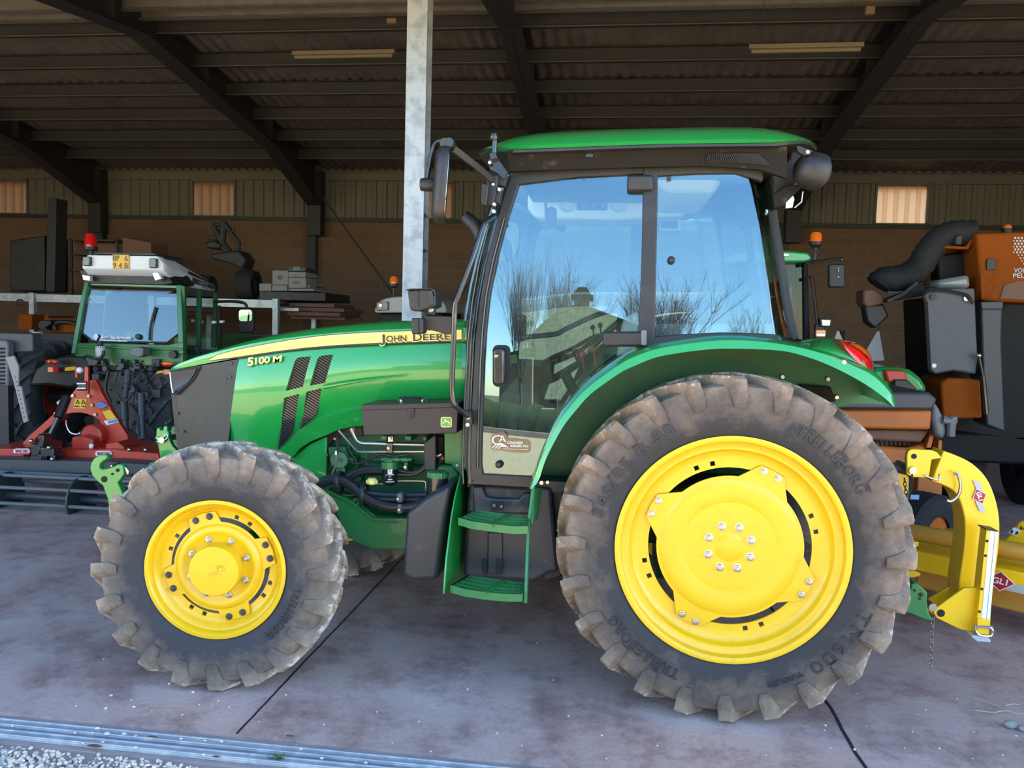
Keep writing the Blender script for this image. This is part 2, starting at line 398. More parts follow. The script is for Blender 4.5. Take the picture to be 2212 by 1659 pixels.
# ------------------------------------------------------------------ the shed: floor, walls, roof, windows
def floor_mat():
    m = bpy.data.materials.new('stained_concrete'); m.use_nodes = True
    n = m.node_tree.nodes; l = m.node_tree.links; b = n['Principled BSDF']
    tc = n.new('ShaderNodeTexCoord')
    def nz(s, d, r=.6):
        t = n.new('ShaderNodeTexNoise'); t.inputs['Scale'].default_value = s; t.inputs['Detail'].default_value = d; t.inputs['Roughness'].default_value = r
        l.new(tc.outputs['Object'], t.inputs['Vector']); return t.outputs['Fac']
    def ramp(f, *st):
        r = n.new('ShaderNodeValToRGB'); e = r.color_ramp.elements
        e[0].position, e[0].color = st[0]; e[1].position, e[1].color = st[-1]
        for p, c in st[1:-1]: x = e.new(p); x.color = c
        l.new(f, r.inputs[0]); return r.outputs[0]
    a = ramp(nz(1.6, 8, .65), (.30, (.33, .185, .155, 1)), (.48, (.50, .345, .295, 1)), (.72, (.60, .46, .40, 1)))
    c = ramp(nz(3.3, 9, .7), (.36, (.50, .42, .44, 1)), (.52, (1, 1, 1, 1)))
    mx = n.new('ShaderNodeMix'); mx.data_type = 'RGBA'; mx.blend_type = 'MULTIPLY'; mx.inputs[0].default_value = .75
    l.new(a, mx.inputs[6]); l.new(c, mx.inputs[7])
    d = ramp(nz(42, 4), (.25, (.72, .7, .7, 1)), (.5, (1, 1, 1, 1)), (.78, (1.15, 1.15, 1.15, 1)))
    m2 = n.new('ShaderNodeMix'); m2.data_type = 'RGBA'; m2.blend_type = 'MULTIPLY'; m2.inputs[0].default_value = .6
    l.new(mx.outputs[2], m2.inputs[6]); l.new(d, m2.inputs[7]); l.new(m2.outputs[2], b.inputs['Base Color'])
    r = n.new('ShaderNodeMapRange'); r.inputs[3].default_value = .42; r.inputs[4].default_value = .72; l.new(nz(2.2, 5), r.inputs[0]); l.new(r.outputs[0], b.inputs['Roughness'])
    bp = n.new('ShaderNodeBump'); bp.inputs['Strength'].default_value = .12; bp.inputs['Distance'].default_value = .01; l.new(nz(25, 8), bp.inputs['Height']); l.new(bp.outputs[0], b.inputs['Normal'])
    return m
def gravel_mat(name, c0, c1, sc):
    m = bpy.data.materials.new(name); m.use_nodes = True
    n = m.node_tree.nodes; l = m.node_tree.links; b = n['Principled BSDF']; b.inputs['Roughness'].default_value = .9
    tc = n.new('ShaderNodeTexCoord'); vo = n.new('ShaderNodeTexVoronoi'); vo.inputs['Scale'].default_value = sc
    l.new(tc.outputs['Object'], vo.inputs['Vector'])
    sp = n.new('ShaderNodeSeparateColor'); l.new(vo.outputs['Color'], sp.inputs[0])
    r = n.new('ShaderNodeValToRGB'); r.color_ramp.elements[0].color = c0; r.color_ramp.elements[1].color = c1
    l.new(sp.outputs[0], r.inputs[0]); l.new(r.outputs[0], b.inputs['Base Color'])
    bp = n.new('ShaderNodeBump'); bp.inputs['Strength'].default_value = .8; bp.inputs['Distance'].default_value = .02; bp.invert = True
    l.new(vo.outputs['Distance'], bp.inputs['Height']); l.new(bp.outputs[0], b.inputs['Normal'])
    return m
def block_mat():
    m = bpy.data.materials.new('block_wall'); m.use_nodes = True
    n = m.node_tree.nodes; l = m.node_tree.links; b = n['Principled BSDF']; b.inputs['Roughness'].default_value = .9
    tc = n.new('ShaderNodeTexCoord'); sx = n.new('ShaderNodeSeparateXYZ'); cx = n.new('ShaderNodeCombineXYZ')
    l.new(tc.outputs['Object'], sx.inputs[0]); l.new(sx.outputs[0], cx.inputs[0]); l.new(sx.outputs[2], cx.inputs[1])
    br = n.new('ShaderNodeTexBrick'); br.inputs['Scale'].default_value = 1; br.inputs['Brick Width'].default_value = .5; br.inputs['Row Height'].default_value = .2
    br.inputs['Mortar Size'].default_value = .006; br.inputs['Color1'].default_value = (.165, .098, .062, 1); br.inputs['Color2'].default_value = (.145, .087, .055, 1); br.inputs['Mortar'].default_value = (.19, .125, .09, 1)
    l.new(cx.outputs[0], br.inputs['Vector']); l.new(br.outputs['Color'], b.inputs['Base Color'])
    return m
def translucent_mat(name, c):
    m = bpy.data.materials.new(name); m.use_nodes = True; n = m.node_tree.nodes; l = m.node_tree.links
    for x in list(n): n.remove(x)
    o = n.new('ShaderNodeOutputMaterial'); t = n.new('ShaderNodeBsdfTranslucent'); d = n.new('ShaderNodeBsdfDiffuse'); mx = n.new('ShaderNodeMixShader')
    t.inputs[0].default_value = c; d.inputs[0].default_value = c; mx.inputs[0].default_value = .35
    l.new(t.outputs[0], mx.inputs[1]); l.new(d.outputs[0], mx.inputs[2]); l.new(mx.outputs[0], o.inputs[0]); return m
M['floor'] = floor_mat()
M['galv'] = mat('galvanised_steel', (.44, .455, .47, 1), .42, .35, noise=((.30, .31, .325, 1), 9, .45, .62, 9))
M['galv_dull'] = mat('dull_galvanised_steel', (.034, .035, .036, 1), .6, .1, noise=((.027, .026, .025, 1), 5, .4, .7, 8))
M['galv_lit'] = mat('lit_purlin_steel', (.20, .20, .20, 1), .5, .2, noise=((.16, .13, .10, 1), 5, .4, .7, 8))  # same steel as the other purlins; skylight from the opening painted into its colour
M['lip_lit'] = mat('lit_purlin_lip', (.10, .10, .10, 1), .5, .2)  # lip coloured paler than its purlin to paint the light it catches
M['girder'] = mat('dark_girder_paint', (.022, .022, .026, 1), .6)
M['sheet'] = mat('brown_fibre_cement', (.140, .118, .110, 1), .9, noise=((.095, .084, .082, 1), 2.5, .4, .65, 8))
M['panel'] = mat('grey_green_panel', (.145, .138, .118, 1), .7)
M['block'] = block_mat()
M['window'] = translucent_mat('amber_translucent_sheet', (.92, .72, .54, 1)); M['window_dark'] = translucent_mat('dark_translucent_sheet', (.46, .31, .21, 1))  # second sheet is the first in a darker colour, for the left windows
M['rail'] = mat('worn_rail_steel', (.36, .37, .39, 1), .5, .3, noise=((.52, .52, .53, 1), 12, .45, .65, 8))
M['kerb'] = mat('pinkish_kerb_concrete', (.36, .27, .24, 1), .85, noise=((.26, .22, .20, 1), 8, .4, .7))
M['gravel'] = gravel_mat('tan_gravel', (.40, .27, .135, 1), (.82, .61, .36, 1), 45); M['gravel_white'] = gravel_mat('white_gravel', (.34, .28, .22, 1), (.80, .70, .58, 1), 45)
M['stone'] = mat('white_stone', (.88, .72, .57, 1), .8, noise=((.40, .38, .35, 1), 20, .4, .7))
M['stone_grey'] = mat('grey_river_stone', (.30, .29, .24, 1), .8, noise=((.22, .21, .19, 1), 30, .4, .7))

XL, XR, YB, YF = -15.5, 10.5, 16.0, 3.06
RIDGE = 9.7
def zp(Y): return 4.788+.133*(14.85-Y) if Y > RIDGE else 4.788+.133*(14.85-RIDGE)-.133*(RIDGE-Y)   # underside of the purlins
fl = MB().box((XL, YF, -.2), (XR, YB+.2, 0)).build('floor', M['floor'], smooth=False); tag(fl, kind='structure')
for i, (a, b) in enumerate((((505, 1592), (775, 1306)), ((1868, 1659), (1776, 1502)))):    # expansion joints, open gaps filled with dark grit
    p, q = G(*a), G(*b); d = (q-p).normalized(); q = p+d*(6.5 if i == 0 else 9); p = p+d*((3.07-p.y)/d.y)
    j_ = (.0015, .006)[i]
    pts = [p.lerp(q, k/90)+V((rng.uniform(-j_, j_), 0, .0012)) for k in range(91)]
    t = MB().bar(pts, .009 if i == 0 else .015, .0015).build('trim_%d' % (i+3), M['black_matt'], smooth=False); tag(t, kind='structure')
# threshold: two door rails on a kerb
t = MB().box((XL, 2.86, -.2), (XR, YF, -.012)).build('trim_5', M['kerb'], smooth=False); tag(t, kind='structure')
t = MB().box((XL, 2.80, -.2), (XR, 2.86, -.02)).build('trim_6', M['kerb'], smooth=False); tag(t, kind='structure')
for nm, y0, y1 in (('trim_7', 2.955, 3.005), ('trim_8', 2.880, 2.925)):
    r_ = MB(); r_.bar([V((XL, (y0+y1)/2, -.004)), V((XR, (y0+y1)/2, -.004))], y1-y0, .016)
    r_.bar([V((XL, y0+.006, .005)), V((XR, y0+.006, .005))], .010, .012); r_.bar([V((XL, y1-.006, .005)), V((XR, y1-.006, .005))], .010, .012)
    tag(r_.build(nm, M['rail'], bevel=.003), kind='structure')
tag(MB().box((-45, 1.75, -.4), (45, 2.80, -.035)).build('gravel_strip', M['gravel_white'], smooth=False), kind='structure')
yard = MB().box((-45, -11, -.4), (45, 1.75, -.035)).build('gravel_yard', M['gravel'], smooth=False); tag(yard, kind='structure')
gm = MB()                                       # loose white gravel by the threshold
for k in range(2300):
    x = rng.uniform(-3.0, -.95); y = 2.845-abs(rng.gauss(0, .16))-max(0, (x+1.7))*.10
    r = rng.uniform(.005, .013)
    c = V((x, y, -.03+rng.uniform(0, .02))); a = rng.uniform(0, 3); s3 = (1, rng.uniform(.6, .9), rng.uniform(.5, .8))
    mb = MB().ball((0, 0, 0), r, 6, s3); Mx = Matrix.Translation(c) @ Matrix.Rotation(a, 4, 'Z') @ Matrix.Rotation(rng.uniform(-.6, .6), 4, 'X')
    gm.add([Mx @ q for q in mb.v], mb.f)
g = gm.build('loose_gravel', M['stone'], sharp=25); tag(g, 'white loose gravel heaped along the threshold at lower left', 'gravel', kind='stuff')

# back wall: blocks below, ribbed panel with translucent lights above
ZB, ZT = 3.79, 4.72
tag(MB().box((XL, YB, 0), (XR, YB+.25, ZB)).build('wall_back', M['block'], smooth=False), kind='structure')
tag(MB().box((XL, YB-.05, ZB-.03), (XR, YB+.02, ZB+.05)).build('trim_1', M['galv_dull'], smooth=False), kind='structure')
wins = [(P(0, 400, YB).x-.9, P(55, 400, YB).x), (P(416, 400, YB).x, P(504, 400, YB).x), (P(900, 400, YB).x, P(978, 400, YB).x), (P(1897, 400, YB).x, P(2006, 400, YB).x)]
def ribbed(x0, x1, z0, z1, y, step=.22, d=.035):
    mb = MB(); x = x0; top = []
    while x < x1-1e-6:
        for dx, dy in ((0, 0), (step*.55, 0), (step*.63, -d), (step*.92, -d)):
            if x+dx < x1: top.append((x+dx, y+dy))
        x += step
    top.append((x1, y)); fs = []
    v = [V((a, b, z0)) for a, b in top]+[V((a, b, z1)) for a, b in top]; n = len(top)
    v2 = [q+V((0, .03, 0)) for q in v]
    fs = [(i, i+1, n+i+1, n+i) for i in range(n-1)]
    mb.add(v, fs); mb.add(v2, fs); return mb
xs = [XL]+[x for w in wins for x in w]+[XR]
for i in range(0, len(xs), 2):
    tag(ribbed(xs[i], xs[i+1], ZB, ZT, YB+.05).build('wall_back_panel', M['panel'], smooth=False), kind='structure')
tag(MB().box((XL, YB-.02, ZT-.12), (XR, YB+.14, ZT+.05)).build('trim_2', M['panel'], smooth=False), kind='structure')
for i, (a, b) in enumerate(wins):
    w = ribbed(a, b, ZB, ZT-.1, YB+.06, .2, .03).build('window_%d' % (i+1), M['window'] if i == 3 else M['window_dark'], smooth=False); tag(w, kind='structure')
    fr = MB(); 
    for z in (ZB+.06, ZT-.14): fr.box((a-.03, YB, z-.02), (b+.03, YB+.05, z+.02))
    for x in (a-.02, b+.02): fr.box((x-.02, YB, ZB+.06), (x+.02, YB+.05, ZT-.14))
    fr.build('window_frame', M['panel'], w, smooth=False)
for nm, x in (('wall_left', XL), ('wall_right', XR)):
    tag(MB().box((x-.25, YF, 0), (x, YB+.25, 7)).build(nm, M['block'], smooth=False), kind='structure')

# roof: corrugated sheets on purlins on rafters
def corr(y0, y1):
    rows = []; n = int((XR-XL)/.0443)
    for y in (y0, y1):
        rows.append([V((XL+i*.0443, y, zp(y)+.235+.026*math.sin(i*math.pi/2))) for i in range(n)])
    return MB().add(*grid(rows))
ys = [16.12, 14.3, 12.0, 9.70, 7.2, 4.8, 2.3]
for a, b in zip(ys, ys[1:]):
    tag(corr(a+(.15 if a > 9.8 else 0), b).build('ceiling', M['sheet'], sharp=80), kind='structure')
# sheet roofing above keeps daylight out of the laps
for a, b in ((16.26, RIDGE), (RIDGE, 2.3)):
    tag(MB().hexa([(XL, b, zp(b)+.30), (XR, b, zp(b)+.30), (XR, b, zp(b)+.33), (XL, b, zp(b)+.33), (XL, a, zp(a)+.30), (XR, a, zp(a)+.30), (XR, a, zp(a)+.33), (XL, a, zp(a)+.33)]).build('ceiling_cover', M['sheet'], smooth=False), kind='structure')
tag(MB().box((XL, YB+.15, ZT-.2), (XR, YB+.25, 5.2)).build('wall_back_eaves', M['panel'], smooth=False), kind='structure')
RX = (-10.9, -6.1, -1.35, 3.30, 8.1)
Y = 14.85
pl_y = [14.85, 13.90, 12.95, 12.0, 11.05, 10.12, 9.75, 9.35, 8.4, 7.45, 6.5, 5.55, 4.6, 3.65, 2.7]
for Y in pl_y:
    z = zp(Y); mb = MB()
    mb.box((XL, Y, z), (XR, Y+.006, z+.2)); mb.box((XL, Y-.06, z), (XR, Y, z+.006)); mb.box((XL, Y-.06, z+.194), (XR, Y, z+.2))
    pu = tag(mb.build('roof_purlin', M['galv_dull'] if Y > 9.8 else M['galv_lit'], smooth=False), 'galvanised roof purlin running the length of the shed', 'purlin', 'roof purlins', kind='structure')
    MB().box((XL, Y-.066, z-.001), (XR, Y-.060, z+.014)).build('flange_lip', M['lip_lit'], pu, smooth=False)
for x in RX:
    mb = MB(); hw = .14
    def beam(y0, y1, lo0, lo1, hi):
        for (w0, w1, a0, a1, b0, b1) in ((-hw, hw, lo0, lo1, lo0+.015, lo1+.015), (-.006, .006, lo0, lo1, hi, hi), (-hw, hw, hi-.015, hi-.015, hi, hi)):
            mb.hexa([(x+w0, y0, zp(y0)+a0), (x+w1, y0, zp(y0)+a0), (x+w1, y0, zp(y0)+b0), (x+w0, y0, zp(y0)+b0),
                     (x+w0, y1, zp(y1)+a1), (x+w1, y1, zp(y1)+a1), (x+w1, y1, zp(y1)+b1), (x+w0, y1, zp(y1)+b1)])
    beam(2.6, RIDGE, -.20, -.20, .2); beam(RIDGE, 13.6, -.20, -.20, .2); beam(13.6, 15.75, -.20, -.64, .2)
    mb.box((x-hw, 15.70, 3.45), (x+hw, 15.95, zp(15.8)+.1))
    for y in (9.0, 11.2, 13.4): mb.box((x-hw, y, zp(y)-.15), (x+hw, y+.012, zp(y)+.19))
    tag(mb.build('roof_rafter', M['girder'], smooth=False), 'dark steel roof rafter sloping down to the back wall', 'rafter', 'roof rafters', kind='structure')
for x in (-10.9, -6.2, 3.1, 8.3):
    mb = MB().box((x-.09, 15.84, 0), (x+.09, 15.86, 3.75)).box((x-.09, 15.97, 0), (x+.09, 15.99, 3.75)).box((x-.006, 15.86, 0), (x+.006, 15.97, 3.75))
    tag(mb.build('wall_post', M['galv_dull'], smooth=False), 'slim grey steel post against the back block wall', 'post', 'posts on the back wall', kind='structure')
# free-standing galvanised column behind the bonnet
cx0, cx1 = P(874, 350, 6).x, P(917, 350, 6).x; zc = zp(6)
mb = MB().box((cx0, 6, 0), (cx1, 6.012, zc)).box((cx0, 6.17, 0), (cx1, 6.182, zc)).box(((cx0+cx1)/2-.005, 6.012, 0), ((cx0+cx1)/2+.005, 6.17, zc))
for v in (465, 540): z = P(920, v, 6.08).z; mb.box(((cx0+cx1)/2, 6.012, z), (cx1, 6.17, z+.012))
mb.box((cx0-.06, 5.94, 0), (cx1+.06, 6.24, .02))
tag(mb.build('steel_column', M['galv'], smooth=False), 'galvanised steel I-section column standing behind the green bonnet', 'column')
# wind bracing rods on the back wall
for nm, lb, a, b in (('brace_rod', 'thin steel bracing rod slanting down to the right from the left rafter end', P(700, 430, 15.6), P(882, 680, 15.6)),
                 ('brace_rod', 'thin steel bracing rod rising to the right behind the handrail', P(925, 735, 15.4), P(1165, 400, 15.4))):
    tag(MB().cyl(a, b, .018, 6).build(nm, M['girder']), lb, 'bracing rod', kind='structure')
M['lamp_dusty'] = mat('dusty_lamp_housing', (.20, .17, .12, 1), .6)
# two fluorescent battens
for lb, a, b, Y in (('fluorescent batten under the roof to the left of the steel column', (632, 119), (853, 115), 10.2), ('fluorescent batten under the roof to the right, near the rafter', (1617, 106), (1865, 101), 9.4)):
    p, q = P(*a, Y), P(*b, Y); r0 = empty('ceiling_light', (p+q)/2, lb, 'light fitting', 'fluorescent battens under the roof')
    MB().bar([p+V((0, 0, .02)), q+V((0, 0, .02))], .07, .05).build('housing', M['lamp_dusty'], r0, bevel=.006)
    MB().cyl(p+V((.03, 0, -.025)), q+V((-.03, 0, -.025)), .026, 10).build('diffuser', M['lamp_dusty'], r0)
    for t in (.12, .88): c = p.lerp(q, t); MB().cyl(c+V((0, 0, .045)), V((c.x, c.y, zp(Y)+.02)), .004, 5).build('hanging_wire', M['dark_grey'], r0)
mb = MB(); a, b = P(836, 40, 9.6), P(856, 50, 9.6); mb.box((a.x, 9.58, b.z), (b.x, 9.64, a.z))
tag(mb.build('junction_box', M['carton_brown'], bevel=.006), 'small brown junction box on the purlin left of the column', 'junction box')
mb = MB(); a, b = P(1870, 14, 9.5), P(1889, 30, 9.5); mb.box((a.x, 9.48, b.z), (b.x, 9.54, a.z))
tag(mb.build('junction_box', M['carton_brown'], bevel=.006), 'small brown junction box on the purlin by the right rafter', 'junction box')

# yard outside (seen in the cab glass and the paint)
M['grass'] = mat('winter_grass', (.10, .11, .035, 1), .95, noise=((.16, .14, .06, 1), .5, .3, .7))
M['hedge'] = mat('hedge_leaf', (.035, .05, .015, 1), .9, noise=((.07, .08, .03, 1), 6, .3, .7), bump=1, bscale=8)
M['bark'] = mat('bare_bark', (.075, .055, .045, 1), .9)
M['render'] = mat('cream_render', (.20, .16, .095, 1), .9)
M['tile'] = mat('roof_tile', (.025, .02, .016, 1), .9)
M['asphalt'] = mat('pale_road', (.30, .29, .27, 1), .9)
tag(MB().box((-120, -160, -.5), (120, -11, -.06)).build('lawn', M['grass'], smooth=False), kind='structure')
tag(MB().box((-60, -11.3, -.3), (60, -11, .16)).build('yard_kerb', M['kerb'], smooth=False), kind='structure')
hd = []
for i in range(121):
    x = -30+i*.5; hd.append([V((x, -13.0+dy+rng.uniform(-.08, .08), z+(rng.uniform(-.12, .12) if z > .5 else 0))) for dy, z in ((.5, -.1), (.55, .5), (.35, .95), (0, 1.05), (-.35, .95), (-.55, .5), (-.5, -.1))])
tag(MB().add(*grid(hd)).build('hedge', M['hedge'], sharp=90), 'low clipped hedge beyond the gravel, mirrored in the cab door glass', 'hedge')
hx, hyy = -2.0, -37.0
h = empty('house', (hx, hyy, 0), 'cream gabled house mirrored in the cab door glass', 'house')
def gable(mb, x0, x1, y0, y1, ze, zr):
    xm = (x0+x1)/2
    for y in (y0, y1): mb.add([(x0, y, -.1), (x1, y, -.1), (x1, y, ze), (xm, y, zr), (x0, y, ze)], [(0, 1, 2, 3, 4)])
    for x in (x0, x1): mb.add([(x, y0, -.1), (x, y1, -.1), (x, y1, ze), (x, y0, ze)], [(0, 1, 2, 3)])
    return mb
mb = gable(MB(), hx-5.0, hx+5.0, hyy-12, hyy, 6.2, 8.6); mb.box((hx-10.5, hyy-10, -.1), (hx-5.0, hyy+1.5, 4.4)); mb.build('wall', M['render'], h, smooth=False)
rf = MB()
for s in (-1, 1):
    rf.hexa([(hx, hyy-12.5, 8.75), (hx+s*6.2, hyy-12.5, 5.85), (hx+s*6.2, hyy-12.5, 5.65), (hx, hyy-12.5, 8.55), (hx, hyy+.9, 8.75), (hx+s*6.2, hyy+.9, 5.85), (hx+s*6.2, hyy+.9, 5.65), (hx, hyy+.9, 8.55)])
rf.hexa([(hx-10.3, hyy-10.5, 4.3), (hx-4.4, hyy-10.5, 5.2), (hx-4.4, hyy-10.5, 5.0), (hx-10.3, hyy-10.5, 4.1), (hx-10.3, hyy+2.4, 4.3), (hx-4.4, hyy+2.4, 5.2), (hx-4.4, hyy+2.4, 5.0), (hx-10.3, hyy+2.4, 4.1)])
rf.build('roof', M['tile'], h, smooth=False)
MB().box((hx-.5, hyy-3.4, 8), (hx+.4, hyy-2.5, 9.7)).build('chimney', M['render'], h, smooth=False)
MB().box((hx-.7, hyy-3.6, 9.7), (hx+.6, hyy-2.3, 10.0)).hexa([(hx-.6, hyy-3.5, 10), (hx+.5, hyy-3.5, 10), (hx+.2, hyy-3.1, 10.7), (hx-.3, hyy-3.1, 10.7), (hx-.6, hyy-2.4, 10), (hx+.5, hyy-2.4, 10), (hx+.2, hyy-2.8, 10.7), (hx-.3, hyy-2.8, 10.7)]).build('chimney_cap', M['tile'], h, smooth=False)
for x, z in ((-2.2, 3.6), (1.4, 3.6), (-2.2, .9), (1.4, .9)):
    f = MB().box((hx+x, hyy-.05, z), (hx+x+1.1, hyy+.06, z+1.4)).build('window', M['girder'], h, smooth=False)
def tree(x, y, H, spread, seed, label, nb=26):
    r = random.Random(seed); t = empty('bare_tree', (x, y, -.05), label, 'tree', 'bare trees across the yard')
    MB().tube([V((x, y, -.1)), V((x+.05, y, H*.12)), V((x, y+.04, H*.24))], [H*.022, H*.018, H*.014], 8).build('trunk', M['bark'], t)
    mb = MB()
    def twig(p, d, L, rad, lv):
        pts = [p]; q = p.copy(); dd = d.copy()
        for k in range(4):
            dd = (dd+V((r.gauss(0, .10), r.gauss(0, .10), .10))).normalized(); q = q+dd*(L/4); pts.append(q.copy())
        mb.tube(pts, [rad*(1-.17*k) for k in range(5)], 4 if lv < 2 else 3)
        if lv < 3:
            for k in range((7, 6, 5)[lv]):
                i = r.choice((1, 2, 2, 3, 3, 4)); a = r.uniform(0, 2*math.pi); nd = (dd+V((math.cos(a), math.sin(a), 0))*r.uniform(.25, .6)+V((0, 0, .15))).normalized()
                twig(pts[i], nd, L*r.uniform(.42, .68), rad*.5, lv+1)
    for k in range(nb):
        a = 2*math.pi*k/nb+r.uniform(-.1, .1); s = r.uniform(.1, 1)*spread
        twig(V((x, y, H*r.uniform(.12, .24))), V((math.cos(a)*s, math.sin(a)*s, 1)).normalized(), H*r.uniform(.42, .56), H*.0055, 0)
    mb.build('branches', M['bark'], t, smooth=False)
tree(-2.0, -19.0, 6.3, .42, 3, 'fan-shaped bare tree in front of the house, mirrored in the middle of the cab door', 20)
tree(-6.6, -25.0, 8.6, .5, 5, 'bare tree left of the house, mirrored beside the front cab pillar', 16)
tree(1.9, -26.0, 7.6, .32, 8, 'bare tree right of the house, mirrored at the rear side glass', 16)
tree(6.4, -33.0, 6.6, .22, 11, 'farthest right bare tree, mirrored in the rear side glass', 12)
# ------------------------------------------------------------------ the green tractor in front
CY = 4.40                                       # its centre line
T = empty('tractor', (-.6, CY, 0), 'clean green tractor with yellow wheels and closed cab, side-on in the shed doorway', 'tractor')
def mirY(mb):                                   # same shape on the far side
    k = MB(); k.v = [V((q.x, 2*CY-q.y, q.z)) for q in mb.v]; k.f = [tuple(reversed(f)) for f in mb.f]; return k
def both(mb):
    k = mirY(mb); return mb.add(k.v, k.f)
def loft(secs, caps=True):
    n, m = len(secs), len(secs[0]); vs = [q for s in secs for q in s]; fs = []
    for i in range(n-1):
        for j in range(m): fs.append((i*m+j, i*m+(j+1) % m, (i+1)*m+(j+1) % m, (i+1)*m+j))
    if caps: fs += [tuple(range(m-1, -1, -1)), tuple((n-1)*m+j for j in range(m))]
    return MB().add(vs, fs)
def bolt(mb, u, v, Y, r=.008, h=.008, seg=6):
    p = P(u, v, Y); mb.lathe([(0, -h), (r*.8, -h), (r, -h*.6), (r, 0)], p, 'Y', seg); return mb

# ---- wheels
def tyre_mb(R, Rb, W, n, h, dth, seg=72, cls=True):
    H = R-h-Rb; pr = [(Rb-.005, -.36*W), (Rb+.02, -.40*W), (Rb+.22*H, -.475*W), (Rb+.45*H, -.5*W), (Rb+.68*H, -.495*W), (Rb+.86*H, -.47*W), (R-h-.012, -.43*W), (R-h-.002, -.36*W), (R-h+.004, 0)]
    prof = pr+[(r, -y) for r, y in pr[-2::-1]]
    mb = MB().lathe(prof, seg=seg)
    def rad(y): return R-.016*(abs(y)/(W/2))**2
    for s in (-1, 1):
        for k in range(n):
            th0 = 2*math.pi*(k+(0 if s < 0 else .5))/n; secs = []
            for t, rt, rb, w in ((-.06, R-.62*h-.055, R-h-.10, .030), (0, R-.020, R-h-.06, .052), (.10, rad(W*.40)+.002, R-h-.02, .056), (.35, rad(W*.3), R-h-.004, .050), (.65, rad(W*.17), R-h-.002, .046), (1.0, rad(0), R-h, .042), (1.10, R-.010, R-h, .036)):
                y = s*(W*.51)*(1-t)*1.0; a = th0+dth*max(t, 0)**1.15
                hw, hb = w/2/R, (w/2+.012)/R
                secs.append([V((math.cos(a+q)*r, y, math.sin(a+q)*r)) for q, r in ((-hb, rb), (-hw, rt), (hw, rt), (hb, rb))])
            L = loft(secs); mb.add(L.v, L.f)
    return mb
def arc_text(name, s, r, a0, a1, y, h, mt, parent):
    me = text_mesh(s, 1.0, 0 if 'M' in s else .016, 0, 1.12); xs = [q.co.x for q in me.vertices]; x0, x1 = min(xs), max(xs)
    for q in me.vertices:
        c = q.co.copy(); a = RAD(a0+(a1-a0)*(c.x-x0)/(x1-x0)); rr = r+c.y/.7*h
        q.co = V((math.cos(a)*rr, y-c.z*.0022, math.sin(a)*rr))
    me.update(); o = link(me, name, mt, None, smooth=False); o.parent = parent; return o
def wheel_part(mb, name, mt, c, rz, parent, **k):
    o = mb.build(name, mt, None, **k); o.parent = parent; o.matrix_parent_inverse = world_of(parent).inverted(); o.location = c; o.rotation_euler = (0, 0, rz); return o
def sub_local(mb, name, mt, parent, **k):
    o = mb.build(name, mt, None, **k); o.parent = parent; return o
def ring_outline(r, ears, re, hw, n=96, fl=1.45):
    """Disc outline of radius r with trapezoid ears of outer radius re at given angles (degrees)."""
    o = []
    k = 0
    while k < n:
        a = 360*k/n; e = [x for x in ears if abs((a-x+180) % 360-180) < hw*fl]
        if not e: o.append((r*math.cos(RAD(a)), r*math.sin(RAD(a))))
        k += 1
    for x in ears:
        o += [(r*math.cos(RAD(x+d)), r*math.sin(RAD(x+d))) for d in (-hw*fl, hw*fl)]+[(re*math.cos(RAD(x+d)), re*math.sin(RAD(x+d))) for d in (-hw, 0, hw)]
    return sorted(o, key=lambda p: math.atan2(p[1], p[0]))
def holes_cut(o, r, angs, y0, y1, sz):
    c = MB()
    for a in angs:
        t = RAD(a); e = V((math.cos(t), 0, math.sin(t))); q = V((-math.sin(t), 0, math.cos(t))); p = e*r
        c.hexa([p-e*sz-q*sz+V((0, y0, 0)), p+e*sz-q*sz+V((0, y0, 0)), p+e*sz+q*sz+V((0, y0, 0)), p-e*sz+q*sz+V((0, y0, 0)),
                p-e*sz-q*sz+V((0, y1, 0)), p+e*sz-q*sz+V((0, y1, 0)), p+e*sz+q*sz+V((0, y1, 0)), p-e*sz+q*sz+V((0, y1, 0))])
    return cut(o, c)
def nut(mb, r, a, y, R0, h, seg=6):
    p = V((r*math.cos(RAD(a)), y, r*math.sin(RAD(a)))); mb.lathe([(0, -h), (R0*.55, -h), (R0*.6, -h*.75), (R0*.95, -h*.7), (R0, -h*.2), (R0*1.5, -h*.15), (R0*1.5, 0)], p, 'Y', seg); return mb

